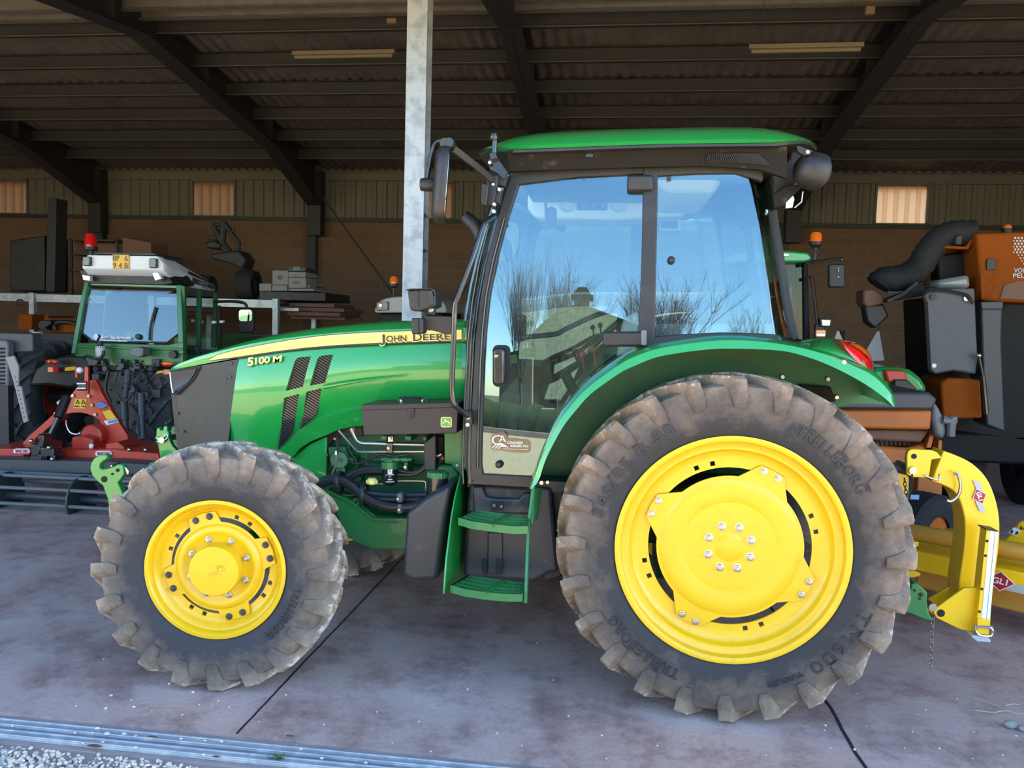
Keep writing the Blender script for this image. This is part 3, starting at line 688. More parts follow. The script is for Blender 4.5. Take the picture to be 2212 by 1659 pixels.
def rear_wheel(near):
    sgn = 1 if near else -1
    c = P(1580, 1190, 3.55); c.y += .145; c.z = .782
    if not near: c.y = 2*CY-c.y
    Ro = .783
    tm = tyre_mb(Ro, .492, .345, 24, .042, .23)
    rim = MB().lathe([(.502, -.135), (.512, -.142), (.512, -.150), (.498, -.152), (.486, -.146), (.480, -.118), (.462, -.108), (.447, -.108), (.440, -.085), (.428, -.075), (.405, -.070), (.360, -.070), (.360, -.060), (.405, -.058), (.425, -.05), (.44, .0), (.47, .06), (.485, .14), (.512, .146), (.512, .15), (.50, .15), (.495, .10), (.49, -.11), (.502, -.135)], seg=96)
    rz = 0 if near else math.pi
    tn = wheel_part(tm, 'rear_tyre', M['tyre_rear'], c, rz, T, sharp=30)
    rn = wheel_part(rim, 'rear_rim', M['yellow'], c, rz, T, sharp=30)
    ears = (64, 154, 244, 334)
    me = plate_mesh(ring_outline(.322, ears, .394, 8, fl=2.7), [], .010, .002)
    me.transform(Matrix(((1, 0, 0, 0), (0, 0, -1, -.080), (0, 1, 0, 0), (0, 0, 0, 1))))
    d = link(me, 'rear_wheel_disc', M['yellow'], None); d.parent = T; d.matrix_parent_inverse = world_of(T).inverted(); d.location = c; d.rotation_euler = (0, 0, rz)
    if near:
        holes_cut(rn, .383, [e+45+q for e in ears for q in (-5.5, 5.5)], -.10, -.03, .0105)
        dm = MB().lathe([(.312, -.0855), (.300, -.090), (.275, -.094), (.215, -.088), (.195, -.083), (.09, -.079), (.0765, -.0785), (.076, -.070), (.072, -.070), (.071, -.0795), (.06, -.081), (.004, -.081), (.0035, -.07), (0, -.07)], seg=72)
        sub_local(dm, 'disc_dome', M['yellow'], d, sharp=60)
        sub_local(MB().lathe([(0, -.086), (.064, -.086), (.070, -.083), (.071, -.076)], seg=48), 'hub_cap', M['yellow'], d, sharp=40)
        sub_local(MB().lathe([(.0700, -.0842), (.0745, -.0842), (.0745, -.078)], seg=48), 'hub_gap', M['black_matt'], d)
        for k in range(8):
            sub_local(nut(MB(), .100, 22.5+45*k, -.0825, .0150, .020), 'wheel_bolt', M['steel'], d, sharp=25)
        for e in ears:
            for q in (-5.2, 5.2): sub_local(nut(MB(), .376, e+q, -.0865, .0115, .016), 'rim_bolt', M['steel'], d, sharp=25)
        y = -.1745
        arc_text('tyre_lettering', 'TRELLEBORG', .585, 66, 29, y, .048, M['tyre_text'], tn)
        arc_text('tyre_lettering', '340/85 R 38', .585, 168, 117, y, .045, M['tyre_text'], tn)
        arc_text('tyre_lettering', 'TRELLEBORG', .585, 250, 213, y, .048, M['tyre_text'], tn)
        arc_text('tyre_lettering', 'TM600', .592, -21, -54, y, .055, M['tyre_text'], tn)
        arc_text('tyre_lettering', 'TUBELESS', .60, -58, -73, y, .022, M['tyre_text'], tn)
    return c
RC = rear_wheel(True); rear_wheel(False)
def front_wheel(near):
    rz = RAD(7.1)
    c = P(465, 1246, 3.42); ax = V((-math.sin(rz), math.cos(rz), 0)); c = c+ax*.115; c.z = .578
    if not near: c.y = 2*CY-c.y; c.x += .02
    tm = tyre_mb(.580, .315, .285, 20, .040, .25)
    rim = MB().lathe([(.318, -.105), (.328, -.112), (.328, -.120), (.312, -.122), (.302, -.112), (.298, -.090), (.286, -.082), (.276, -.060), (.262, -.050), (.232, -.048), (.232, -.038), (.262, -.038), (.27, .0), (.30, .09), (.328, .115), (.328, .12), (.315, .12), (.31, .08), (.308, -.09), (.318, -.105)], seg=80)
    r2 = rz if near else rz+math.pi
    tn = wheel_part(tm, 'front_tyre', M['tyre_front'], c, r2, T, sharp=30)
    rn = wheel_part(rim, 'front_rim', M['yellow'], c, r2, T, sharp=30)
    ears = (19, 109, 199, 289)
    me = plate_mesh(ring_outline(.212, ears, .262, 14), [], .010, .002)
    me.transform(Matrix(((1, 0, 0, 0), (0, 0, -1, -.058), (0, 1, 0, 0), (0, 0, 0, 1))))
    d = link(me, 'front_wheel_disc', M['yellow'], None); d.parent = T; d.matrix_parent_inverse = world_of(T).inverted(); d.location = c; d.rotation_euler = (0, 0, r2)
    if near:
        holes_cut(rn, .246, [e+45+q for e in ears for q in (-8, 8)], -.07, -.02, .0100)
        dm = MB().lathe([(.205, -.062), (.196, -.075), (.18, -.082), (.166, -.080), (.155, -.070), (.122, -.068), (.118, -.068), (.118, -.130), (.114, -.136), (.02, -.136), (0, -.136)], seg=64)
        sub_local(dm, 'hub_dome', M['yellow'], d, sharp=50)
        for k in range(8): sub_local(nut(MB(), .139, 20+45*k, -.070, .0115, .020), 'wheel_bolt', M['steel'], d, sharp=25)
        for e in ears:
            for q in (-8, 8): sub_local(nut(MB(), .243, e+q, -.063, .011, .020, 10), 'rim_bolt', M['dark_grey'], d, sharp=25)
        hb = MB().lathe([(.014, -.138), (.018, -.1395), (.018, -.136)], (.032, 0, .012), 'Y', 16).lathe([(0, -.1375), (.009, -.1395), (.012, -.136)], (.032, 0, .012), 'Y', 16)
        pts = [V((-.024+.02*math.cos(a)*.0, 0, 0)) for a in ()]
        o = []
        for k in range(17):
            a = math.pi*(.5+k/16); o.append((-.018+.012*math.cos(a), -.012+.012*math.sin(a)))
        for k in range(17):
            a = math.pi*(-.5+k/16); o.append((.024+.012*math.cos(a), -.004+.012*math.sin(a)))
        hb.tube([V((x, -.1365, z-.008)) for x, z in o], .0016, 5, closed=True)
        sub_local(hb, 'hub_badge', M['yellow'], d)
        me = text_mesh('CARRARO', 1.0, .01, 0, 1); xs = [q.co.x for q in me.vertices]; mx = max(xs)
        for q in me.vertices: k = q.co.copy(); q.co = V((-.024+.05*k.x/mx, -.136-k.z*.0012, -.023+.008*k.x/mx+k.y*.016))
        lt = link(me, 'hub_lettering', M['yellow'], None); lt.parent = d
        arc_text('tyre_lettering', 'TRELLEBORG', .375, -10, -50, -.1445, .038, M['tyre_text'], tn)
    return c
FC = front_wheel(True); FC2 = front_wheel(False)
# axles and under-frame
mb = MB().cyl((RC.x, RC.y-.02, RC.z), (RC.x, 2*CY-RC.y+.02, RC.z), .13, 20); mb.box((RC.x-.28, CY-.25, .45), (RC.x+.30, CY+.25, 1.05))
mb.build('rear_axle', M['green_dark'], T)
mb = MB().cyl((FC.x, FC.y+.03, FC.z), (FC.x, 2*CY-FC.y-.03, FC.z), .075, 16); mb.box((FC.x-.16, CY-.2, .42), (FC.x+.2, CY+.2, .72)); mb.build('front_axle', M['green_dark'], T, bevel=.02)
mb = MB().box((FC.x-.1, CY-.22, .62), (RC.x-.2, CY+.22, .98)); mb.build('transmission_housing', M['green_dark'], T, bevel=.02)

# ---- bonnet
def taper(u): return .12*max(0, (560-u)/195)**1.5
def hy(u): return 4.02+taper(u)
seam = [(366, 801), (440, 786), (515, 773), (548, 768), (600, 760.5), (665, 753.5), (730, 748.5), (822, 744), (893, 741), (1008, 737)]
top = [(366, 799), (372, 790), (385, 779), (420, 762), (460, 748), (500, 736), (560, 721), (640, 708), (720, 699.5), (800, 693), (872, 690), (1008, 688)]
def at_u(L, u):
    for a, b in zip(L, L[1:]):
        if u <= b[0]: return a[1]+(b[1]-a[1])*(u-a[0])/(b[0]-a[0])
    return L[-1][1]
secs = []
for u in (366, 368, 372, 378, 386, 400, 420, 445, 475, 510, 550, 600, 660, 720, 780, 840, 900, 960, 1008):
    vs_, vt = at_u(seam, u), at_u(top, u); y = hy(u); vc = vs_+(vt-vs_)*.60
    a = [P(u, vs_, y+.004), P(u, vs_+(vc-vs_)*.5, y), P(u, vc, y+.004), P(u, vc-(vc-vt)*.12, y+.012)]
    x = a[0].x; zt = P(u, vt, CY).z; hw = CY-y
    zc = a[3].z
    a += [V((x, y+.05, zc+(zt-zc)*.55)), V((x, y+.12, zc+(zt-zc)*.88)), V((x, y+.22, zt-.002)), V((x, CY, zt))]
    secs.append(a+[V((q.x, 2*CY-q.y, q.z)) for q in a[-2::-1]])
H = loft(secs).build('hood', M['green'], T, sharp=28)
sideA = [(515, 775), (548, 770), (600, 762.5), (665, 755.5), (730, 750.5), (822, 746), (893, 743), (1008, 739)]
sideB = [(489, 962), (600, 974), (622, 955), (648, 933), (680, 913), (720, 898), (760, 888), (800, 882), (900, 879), (1008, 879)]
def sideY(s, t):
    u = 505+500*s; return hy(u)+.012-.030*math.sin(math.pi*min(1, t*1.05))+.03*t*t
sp = MB().add(*ruled(sideA, sideB, sideY, .05, 40, 14)).build('hood_side_panel', M['green'], T, sharp=40)
vents = [[(634.6, 780), (638, 774.5), (643, 772.3), (668.8, 770.2), (654, 835.3), (616.7, 844.4)], [(683.4, 776), (688, 770.5), (694, 768.4), (717.6, 766), (702, 827.2), (668.8, 833)],
         [(612.8, 859.7), (646, 851), (626.4, 936.2), (618, 948), (596, 972)], [(660.6, 846.7), (694.1, 839.2), (680.1, 893.9), (674, 902), (644.3, 928.1)]]
c = MB()
VP_ = 4.006
for w in vents: c.ext([P(*q, VP_)+V((0, -.10, 0)) for q in w], (0, .145, 0))
cut(sp, c)
for w in vents:
    us = [q[0] for q in w]; vs2 = [q[1] for q in w]
    yv = 4.040
    mb = MB().ext([P(q[0]+(q[0]-sum(us)/len(us))*.02, q[1]+(q[1]-sum(vs2)/len(vs2))*.02, VP_)+V((0, .034, 0)) for q in w], (0, .004, 0))
    bx = MB(); cu_ = (min(us)+max(us))/2
    k = min(vs2)-60
    def clip(v0):                                # slanted louvre: v = v0 + .62 (u - u0), clipped to the outline
        out = []
        n = len(w)
        for i in range(n):
            a, b = w[i], w[(i+1) % n]
            fa, fb = a[1]-v0-.62*(a[0]-cu_), b[1]-v0-.62*(b[0]-cu_)
            if (fa < 0) != (fb < 0): t = fa/(fa-fb); out.append((a[0]+(b[0]-a[0])*t, a[1]+(b[1]-a[1])*t))
        return out
    while k < max(vs2)+60:
        e = clip(k)
        if len(e) == 2: bx.bar([P(*e[0], VP_)+V((0, .026, 0)), P(*e[1], VP_)+V((0, .026, 0))], .005, .008, (0, 0, 1))
        k += 6.2
    o = mb.build('vent_screen', M['black_matt'], sp, smooth=False)
    bx.build('vent_louvres', M['black_gloss'], o, smooth=False)
MB().tube([P(700, 836, 3.995), P(740, 829, 3.985), P(800, 820, 3.982), P(880, 811, 3.985)], [.012, .010, .006, .002], 8).build('hood_crease', M['green'], sp)
pair(MB().tube([P(q[0], q[1]+1, hy(q[0])+.002) for q in seam[2:]], .0026, 5), 'hood_seam', M['black_matt'], H)
# arch flange below the side panel
fA = [(601, 974), (622, 955), (648, 933), (680, 913), (720, 898), (760, 888), (800, 882)]
fB = [(628, 992), (648, 968), (672, 953), (698, 943), (731, 928), (765, 921), (800, 918)]
MB().add(*ruled(fA, fB, lambda s, t: 4.035+.035*t, .10, 20, 4)).build('wheel_arch_flange', M['green'], T)
MB().prism([(630, 992), (668, 960), (705, 943), (705, 1034), (690, 1042), (664, 1022)], 4.10, 4.13).build('engine_shield', M['green'], T, bevel=.004)
MB().prism([(959, 925), (1008, 925), (1008, 1013), (996, 1028), (980, 1010), (974, 1003), (960, 1001)], 3.98, 4.02).build('cowl_panel', M['green_dull'], T, bevel=.004)
bolt(MB(), 988, 1005, 3.98, .010, .008, 10).build('cowl_bolt', M['steel'], T)
# stripe, lettering
sT = [(450.7, 777.6), (470, 767), (493, 760.4), (522, 754), (568, 744.8), (633, 733.7), (698, 725.3), (763, 720.4), (822, 717.5), (893, 715), (997, 712)]
sB = [(450.7, 778.6), (496, 772.8), (548, 765.3), (600, 757.8), (665.5, 750), (730.6, 744.8), (795.7, 741.4), (822, 740), (893, 737.3), (975, 734.2), (997, 732.6)]
def strip(A, B, off, n=30, m=3):
    a = [V((u, at_u(A, u), 0)) for u in [450.7+(997-450.7)*k/(n-1) for k in range(n)]]; rows = []
    for q in a:
        vb = at_u(B, q.x); rows.append([P(q.x, q.y+(vb-q.y)*j/(m-1), hy(q.x)+.004-off-.004*math.sin(math.pi*min(1, .30+.5*j/(m-1)))) for j in range(m)])
    return MB().add(*slab(rows, (0, .006, 0)))
strip([(u, v-1.6) for u, v in sT], [(u, v+(3.4 if u > 460 else 1)) for u, v in sB], .0045).build('stripe_border', M['ink'], H)
st = strip(sT, sB, .0062).build('side_stripe', M['stripe'], H)
mb = MB()
for j in range(6):
    f = .12+.15*j; pts = []
    for k in range(24):
        u = 475+(995-475)*k/23; a, b = at_u(sT, u), at_u(sB, u); pts.append(P(u, a+(b-a)*f, hy(u)-.0064))
    mb.bar(pts, .0020, .0012, (0, 1, 0))
mb.build('stripe_line', M['stripe_gold'], st, smooth=False)
yl = 4.0085
letters('lettering_outline', 'J', P(819.5, 741.0, yl), P(832.5, 740.6, yl), .043, M['stripe'], H, .0012, .045)
letters('lettering_outline', 'OHN', P(833, 740.2, yl), P(879, 738.4, yl), .036, M['stripe'], H, .0012, .045)
letters('lettering_outline', 'D', P(891, 737.9, yl), P(913, 737.1, yl), .043, M['stripe'], H, .0012, .045)
letters('lettering_outline', 'EERE', P(912, 736.6, yl), P(974, 734.6, yl), .036, M['stripe'], H, .0012, .045)
letters('lettering', 'J', P(821, 739.8, yl-.003), P(831.5, 739.5, yl-.003), .041, M['ink'], H, .001, .012)
letters('lettering', 'OHN', P(834.5, 738.8, yl-.003), P(878, 737.2, yl-.003), .032, M['ink'], H, .001, .012)
letters('lettering', 'D', P(892.5, 736.8, yl-.003), P(911.5, 736.1, yl-.003), .041, M['ink'], H, .001, .012)
letters('lettering', 'EERE', P(914, 735.4, yl-.003), P(972.5, 733.6, yl-.003), .032, M['ink'], H, .001, .012)
ym = 4.012
for nm, mt, dv, bo, yy in (('model_lettering_shadow', M['ink'], 1.2, .05, ym), ('model_lettering', M['stripe'], 0, .03, ym-.004)):
    letters(nm, '5', P(535, 790.5+dv, yy), P(549, 788.5+dv, yy), .042, mt, sp, .0012, bo, .15)
    letters(nm, '100', P(550.5, 787+dv, yy), P(584, 783+dv, yy), .033, mt, sp, .0012, bo, .15)
    letters(nm, 'M', P(589, 782+dv, yy), P(610.5, 780+dv, yy), .030, mt, sp, .0012, bo, .15)
# black nose screen, headlamp
nose = [(366, 801), (515, 775), (489, 985), (386, 992)]
def noseY(s, t): return hy(366+150*t)+.010
M['headlamp'] = mat('smoked_headlamp', (.018, .02, .028, 1), .35, spec=.25)
a = [(366, 801), (370, 850), (378, 930), (388, 992)]; b = [(514, 776), (506, 850), (497, 920), (489, 985)]
ms = MB().add(*ruled(a, b, noseY, .03, 10, 12))
mirY(ms).build('nose_screen', M['black'], T, sharp=30)
l0 = P(366, 802, hy(366)); l1 = P(388, 992, hy(366))
fg = MB().hexa([l0, V((l0.x, 2*CY-l0.y, l0.z)), V((l1.x, 2*CY-l1.y, l1.z)), l1, l0+V((.02, 0, 0)), V((l0.x+.02, 2*CY-l0.y, l0.z)), V((l1.x+.02, 2*CY-l1.y, l1.z)), l1+V((.02, 0, 0))])
fg.build('front_grille', M['black'], T)
ns = ms.build('nose_screen', M['black'], T, sharp=30)
mb = MB()
for u, v in ((500, 785), (498, 815), (488, 818), (383, 893), (395, 932), (461, 934)): bolt(mb, u, v, hy(u)+.008, .009, .006, 8)
mb.build('screen_bolt', M['dark_grey'], ns)
hl = [(368, 803), (424, 795), (418, 808), (409, 820), (397, 832), (384, 843), (372, 849)]
def lampY(s, t, A0, A1): return hy(A0+(A1-A0)*t)
pair(MB().add(*ruled([(367, 801), (368, 825), (371, 853)], [(434, 791), (420, 820), (380, 853)], lambda s, t: hy(367+(434-367)*t*(1-.6*s))+.002, .02, 10, 8)), 'headlamp_bezel', M['black_matt'], T)
h2 = pair(MB().add(*ruled([(369, 804), (370, 825), (373, 848)], [(424, 796), (411, 819), (378, 847)], lambda s, t: hy(369+(424-369)*t*(1-.6*s))-.005, .012, 10, 8)), 'headlamp', M['headlamp'], T)
MB().tube([P(u, v, hy(u)-.006) for u, v in cr([(369, 804, 0), (424, 796, 0), (418, 808, 0), (411, 819, 0), (398, 832, 0), (373, 849, 0), (369, 804, 0)], 1) and [(424, 796), (418, 808), (411, 819), (398, 832), (386, 842), (373, 849)]], .0022, 5).build('headlamp_trim', M['chrome'], h2)
MB().tube([P(u, v, hy(u)-.004) for u, v in ((367, 804), (369, 825), (373, 849))], .004, 5).build('headlamp_trim', M['chrome'], h2)

# ---- engine bay
MB().prism([(640, 900), (1005, 890), (1005, 1110), (880, 1130), (700, 1080), (640, 1000)], 4.20, 4.60).build('engine_block', M['green_dark'], T, bevel=.01)
MB().prism([(713, 1058), (767, 1082), (812, 1116), (890, 1117), (890, 1188), (804, 1187), (770, 1173), (749, 1158), (725, 1106), (690, 1085)], 4.0, 4.10).build('chassis_beam', M['green_dull'], T, bevel=.008)
MB().bar([P(713, 1056, 4.03), P(767, 1081, 4.03), P(812, 1117, 4.03), P(890, 1118, 4.03)], .012, .10, (0, 1, 0)).build('chassis_flange', M['green_dull'], T)
e = lambda x, y: (700+x*.14467, 900+y*.14467)
EB = MB()
EB.prism([e(60, 460), e(330, 450), e(350, 720), e(100, 760)], 4.10, 4.2); EB.prism([e(100, 610), e(420, 620), e(440, 700), e(110, 700)], 4.07, 4.2)
EB.cyl(P(*e(230, 650), 4.03), P(*e(230, 650), 4.15), .045, 16); EB.cyl(P(*e(250, 800), 4.05), P(*e(250, 800), 4.15), .025, 10)
EB.prism([e(600, 880), e(870, 880), e(870, 960), e(600, 970)], 4.12, 4.2); EB.prism([e(470, 900), e(560, 900), e(540, 970), e(460, 985)], 4.1, 4.2)
EB.build('injection_pump', M['green_dark'], T, bevel=.004)
mb = MB()
for pts, r in (([(280, 440), (400, 650), (480, 730)], 5), ([(360, 400), (380, 500), (490, 680), (490, 740), (280, 880)], 7), ([(480, 440), (600, 600), (700, 630), (850, 640)], 6), ([(1320, 630), (1430, 600)], 5), ([(570, 440), (620, 560), (640, 720)], 9)):
    mb.tube(cr([P(*e(*q), 4.08) for q in pts], 5), r*.14467*.0024, 7)
mb.build('fuel_line', M['green_dull'], T)
hd = MB().cyl(P(*e(860, 640), 4.04), P(*e(1310, 640), 4.04), .009, 10)
for x in (940, 1080, 1210): hd.cyl(P(*e(x-45, 640), 4.04), P(*e(x+45, 640), 4.04), .013, 8)
c0, c1 = P(*e(985, 770), 4.04), P(*e(985, 670), 4.04); hd.cyl(c0, c1, .046, 24); hd.cyl(c1, c1+V((0, 0, .012)), .03, 16)
hd.build('filter_head', M['green_dull'], T)
c2 = P(*e(990, 1020), 4.04); ff = MB().lathe([(0, 0), (.022, 0), (.036, .012), (.0385, .02), (.0385, c0.z-c2.z), (0, c0.z-c2.z)], c2, 'Z', 28).build('fuel_filter', M['black_gloss'], T, sharp=30)
dc = P(*e(985, 820), 4.0); MB().box((dc.x-.012, 3.9985, dc.z-.013), (dc.x+.012, 4.002, dc.z+.013)).build('filter_emblem', M['label_white'], ff)
letters('filter_lettering', 'JOHN DEERE', P(*e(922, 878), 3.9995), P(*e(1048, 872), 3.9995), .005, M['label_white'], ff, .0008, .01)
MB().bar([P(*e(950, 943), 3.9995), P(*e(1020, 940), 3.9995)], .0038, .001, (0, 1, 0)).build('filter_line', M['label_white'], ff)
MB().bar([P(*e(918, 976), 3.9995), P(*e(1052, 971), 3.9995)], .0028, .001, (0, 1, 0)).build('filter_line', M['label_white'], ff)
deer = [(0, .28), (.16, .36), (.30, .52), (.45, .55), (.62, .52), (.80, .30), (1, .14), (.86, .40), (.80, .56), (.62, .68), (.45, .70), (.40, .80), (.42, .98), (.34, .88), (.30, .98), (.28, .80), (.16, .76), (.27, .66), (.24, .56), (.08, .44), (.02, .36)]
deer_o = MB().ext([V((dc.x-.009+q[0]*.018, 3.9982, dc.z-.010+q[1]*.018)) for q in deer], (0, .001, 0)).build('filter_deer', M['ink'], ff, smooth=False)
mb = MB().tube(cr([P(*e(*q), 4.02) for q in ((425, 185), (440, 250), (500, 360), (580, 400), (700, 402), (1500, 420))], 6), .0115, 10); mb.cyl(P(*e(418, 170), 4.02), P(*e(436, 225), 4.02), .016, 8)
mb.tube(cr([P(*e(*q), 4.02) for q in ((215, 205), (350, 360), (480, 500), (560, 524), (1000, 522), (1500, 520))], 5), .0058, 8)
mb.tube([P(*e(180, 520), 4.0), P(*e(175, 720), 4.0), P(*e(150, 800), 4.0), P(*e(118, 885), 4.0)], .0055, 8); mb.cyl(P(*e(180, 510), 4.0), P(*e(180, 570), 4.0), .010, 6)
mb.tube(cr([P(*e(*q), 4.05) for q in ((540, 1050), (570, 1015), (640, 1003), (880, 1003))], 4), .005, 8)
mb.tube(cr([P(*e(*q), 4.05) for q in ((1090, 958), (1450, 960), (1510, 975), (1520, 1030), (1515, 1170))], 5), .005, 8)
mb.tube(cr([P(*e(*q), 4.02) for q in ((225, 1080), (260, 1140), (310, 1170), (460, 1172))], 4), .005, 8)
mb.build('steel_pipe', M['steel'], T)
mb = MB().prism([e(925, 390), e(1020, 385), e(1022, 555), e(928, 550)], 3.995, 4.03); mb.build('pipe_clamp', M['black_gloss'], T, bevel=.004)
MB().prism([e(955, 300), e(1025, 300), e(1028, 375), e(955, 375)], 4.01, 4.03).build('clamp_tab', M['steel'], T)
for x, y, Y, r in ((965, 468, 3.994, .010), (990, 325, 4.009, .009), (1215, 750, 4.03, .010), (165, 330, 4.03, .009), (610, 1065, 4.01, .010), (45, 575, 4.09, .009), (250, 650, 4.02, .010)): bolt(MB(), *e(x, y), Y, r).build('clamp_bolt', M['steel'], T)
for q in ([(850, 290), (940, 290), (940, 370), (850, 370)], [(1205, 290), (1300, 290), (1300, 370), (1205, 370)], [(1190, 680), (1250, 680), (1240, 880), (1180, 880)], [(1470, 300), (1540, 300), (1530, 370), (1480, 370)]): MB().prism([e(*k) for k in q], 4.06, 4.2).build('engine_bracket', M['green_dull'], T, bevel=.004)
mb = MB()
for k, (dy, dv) in enumerate(((0, 0), (.03, -25), (.03, 30), (-.01, 45), (-.02, 12))):
    mb.tube(cr([P(*e(x, y+dv*(1-.2*(k % 2))), 3.97+dy) for x, y in ((-90, 1000), (100, 935), (250, 935), (400, 1010), (600, 1180), (800, 1280), (1000, 1330), (1300, 1330), (1520, 1250))], 5), [.020]*41, 8)
for x, y in ((0, 0), (0, 70), (60, 130)):
    mb.tube(cr([P(*e(q[0]+x, q[1]+y), 4.0) for q in ((560, 1130), (800, 1165), (1100, 1180), (1540, 1175))], 4), .017, 7)
for q in ((230, 985), (600, 1160)): mb.lathe([(.060, -.012), (.064, 0), (.060, .012)], P(*e(*q), 3.98), 'X', 14)
mb.build('hose_bundle', M['hose'], T)
mb = MB()
for pts, r in (([(195, 290), (215, 480), (300, 600), (430, 690), (560, 690), (700, 620), (850, 560), (1050, 590), (1280, 560)], .008), ([(330, 930), (450, 840), (600, 790), (880, 780)], .016), ([(390, 940), (520, 840), (650, 815), (880, 810)], .014), ([(1100, 860), (1300, 865), (1430, 820), (1540, 730)], .012), ([(1120, 800), (1300, 830), (1440, 790), (1530, 700)], .009)):
    mb.tube(cr([P(*e(*q), 4.06) for q in pts], 5), r, 8)
mb.build('engine_hose', M['hose'], T)
MB().prism([e(1490, 395), e(1640, 280), e(1665, 280), e(1668, 800), e(1500, 800), e(1490, 600)], 3.96, 4.04).build('black_channel', M['black'], T, bevel=.005)
MB().prism([e(40, 200), e(560, 120), e(580, 290), e(160, 300), e(60, 440)], 4.14, 4.2).build('heat_shield', M['box'], T, bevel=.005)
MB().prism([e(1660, 300), e(1790, 300), e(1790, 700), e(1680, 690)], 4.12, 4.2).build('bulkhead', M['black'], T, bevel=.005)
MB().prism([e(1675, 720), e(1930, 720), e(2050, 920), e(1860, 1000), e(1675, 1000)], 4.02, 4.2).build('tank_bracket', M['green_dull'], T, bevel=.01)
mb = MB().cyl(P(*e(1690, 590), 4.0), P(*e(1760, 560), 4.0), .011, 10).cyl(P(*e(1740, 560), 4.02), P(*e(1770, 545), 4.02), .009, 8); mb.build('switch_plug', M['steel'], T)
mb = MB().ball(P(*e(1770, 625), 4.0), .012, 10).build('red_plug', M['red'], T)
cp = P(*e(715, 1000), 4.0); oc = MB()
oc.lathe([(0, .03), (.020, .03), (.022, .026), (.027, .022), (.027, 0), (.015, -.004), (0, -.004)], cp, 'Z', 18)
for k in range(7): a = 2*math.pi*k/7; oc.ball(cp+V((.024*math.cos(a), .024*math.sin(a), .011)), .009, 8, (1, 1, 1.2))
lab(oc.build('oil_filler_cap', M['stripe'], T), 'pale yellow oil filler cap')
mb = MB()
for y in (1145, 1310):
    a, b = P(*e(1078, y), 3.93), P(*e(1170, y+150), 3.93); mb.box((a.x, 3.93, b.z), (b.x, 3.99, a.z))
mb.build('hose_clamp', M['grey'], T, bevel=.012); mb = MB(); bolt(mb, *e(1107, 1225), 3.929, .008); bolt(mb, *e(1125, 1385), 3.929, .008); mb.build('hose_clamp_bolt', M['steel'], T)
mb = MB().lathe([(.008, -.012), (.020, -.012), (.020, .01), (.008, .01)], P(*e(490, 1265), 4.0), 'Y', 14); mb.build('lifting_eye', M['green_dull'], T)

# ---- toolbox
tbY = 3.79
tb = MB()
fr = [(781, 885), (989, 879), (987, 936), (785, 940.5)]
a = [P(*q, tbY) for q in fr]; tb.ext(a, V((0, .24, 0))); tbo = tb.build('toolbox', M['box'], T, bevel=.004)
a = [P(*q, tbY-.004) for q in ((779.5, 874.5), (990.5, 869), (990.5, 880.5), (779.5, 887))]
MB().ext(a, V((0, .248, 0))).build('toolbox_lid', M['box'], tbo, bevel=.004)
MB().tube(cr([P(u, v, tbY+.10) for u, v in ((861, 871), (863, 862), (872, 859.5), (890, 859), (908, 859.5), (918, 862), (920, 871))], 4), .007, 8).build('toolbox_handle', M['black_gloss'], tbo)
MB().cyl(P(867, 872, tbY+.08), P(867, 863, tbY+.08), .010, 8).cyl(P(913, 872, tbY+.08), P(913, 863, tbY+.08), .010, 8).build('handle_foot', M['chrome'], tbo)
lt = MB().prism(rrect(880, 882, 894, 890, 1), tbY-.010, tbY).prism(rrect(880.5, 889, 893.5, 903, 2), tbY-.008, tbY).build('toolbox_latch', M['box'], tbo, bevel=.002)
MB().prism(rrect(886, 892, 889, 900, 1.2), tbY-.010, tbY-.006).build('keyhole', M['black_matt'], lt)
em = MB().prism(rrect(952, 901, 976, 923, 4.5), tbY-.0025, tbY+.001).build('toolbox_emblem', M['stripe'], tbo, smooth=False)
MB().prism(rrect(953.5, 902.5, 974.5, 921.5, 3.5), tbY-.004, tbY).build('emblem_field', M['green'], em, smooth=False)
MB().prism([(956+q[0]*17.5, 920.5-q[1]*17) for q in deer], tbY-.0055, tbY-.002).build('emblem_deer', M['stripe'], em, smooth=False)

# ---- fuel tank, steps
lt = MB()
secs = []
o1 = [(877, 1109), (921, 1075), (945, 1062), (970, 1050), (963, 1115), (946, 1254), (891, 1257), (870, 1247), (869, 1236), (873, 1182)]
lt.prism(o1, 3.64, 4.05).build('fuel_tank', M['tank'], T, bevel=.035, seg=4)
tk = MB().prism([(1014, 1046), (1190, 1056), (1208, 1236), (1185, 1240), (1155, 1258), (1000, 1248), (1008, 1100)], 3.76, 4.1).build('step_tank', M['tank'], T, bevel=.02, seg=3)
MB().prism([(1020, 1052), (1042, 1050), (1049, 1073), (1068, 1076), (1120, 1078), (1132, 1064), (1148, 1066), (1146, 1112), (1022, 1108)], 3.735, 3.78).build('tank_pad', M['tank'], T, bevel=.012, seg=3)
MB().prism(rrect(1060, 1083, 1088, 1103, 5), 3.728, 3.76).build('tank_recess', M['black_matt'], T)
MB().prism(rrect(1064, 1089, 1070, 1095, 1), 3.722, 3.73).prism(rrect(1080, 1091, 1086, 1097, 1), 3.722, 3.73).build('recess_bolt', M['steel'], T)
MB().prism([(1053, 1150), (1085, 1150), (1086, 1242), (1052, 1240)], 3.745, 3.78).build('tank_rib', M['tank'], T, bevel=.008)
MB().prism([(1042, 1208), (1052, 1212), (1053, 1241), (1042, 1240)], 3.75, 3.77).prism([(1072, 1206), (1086, 1210), (1084, 1242), (1070, 1241)], 3.74, 3.76).build('tank_groove', M['black_matt'], T, smooth=False)
nk0, nk1 = P(946, 1070, 3.84), P(946, 1031, 3.84)
MB().cyl(nk0+V((0, 0, -.05)), nk1, .050, 24).build('filler_neck', M['black_gloss'], T)
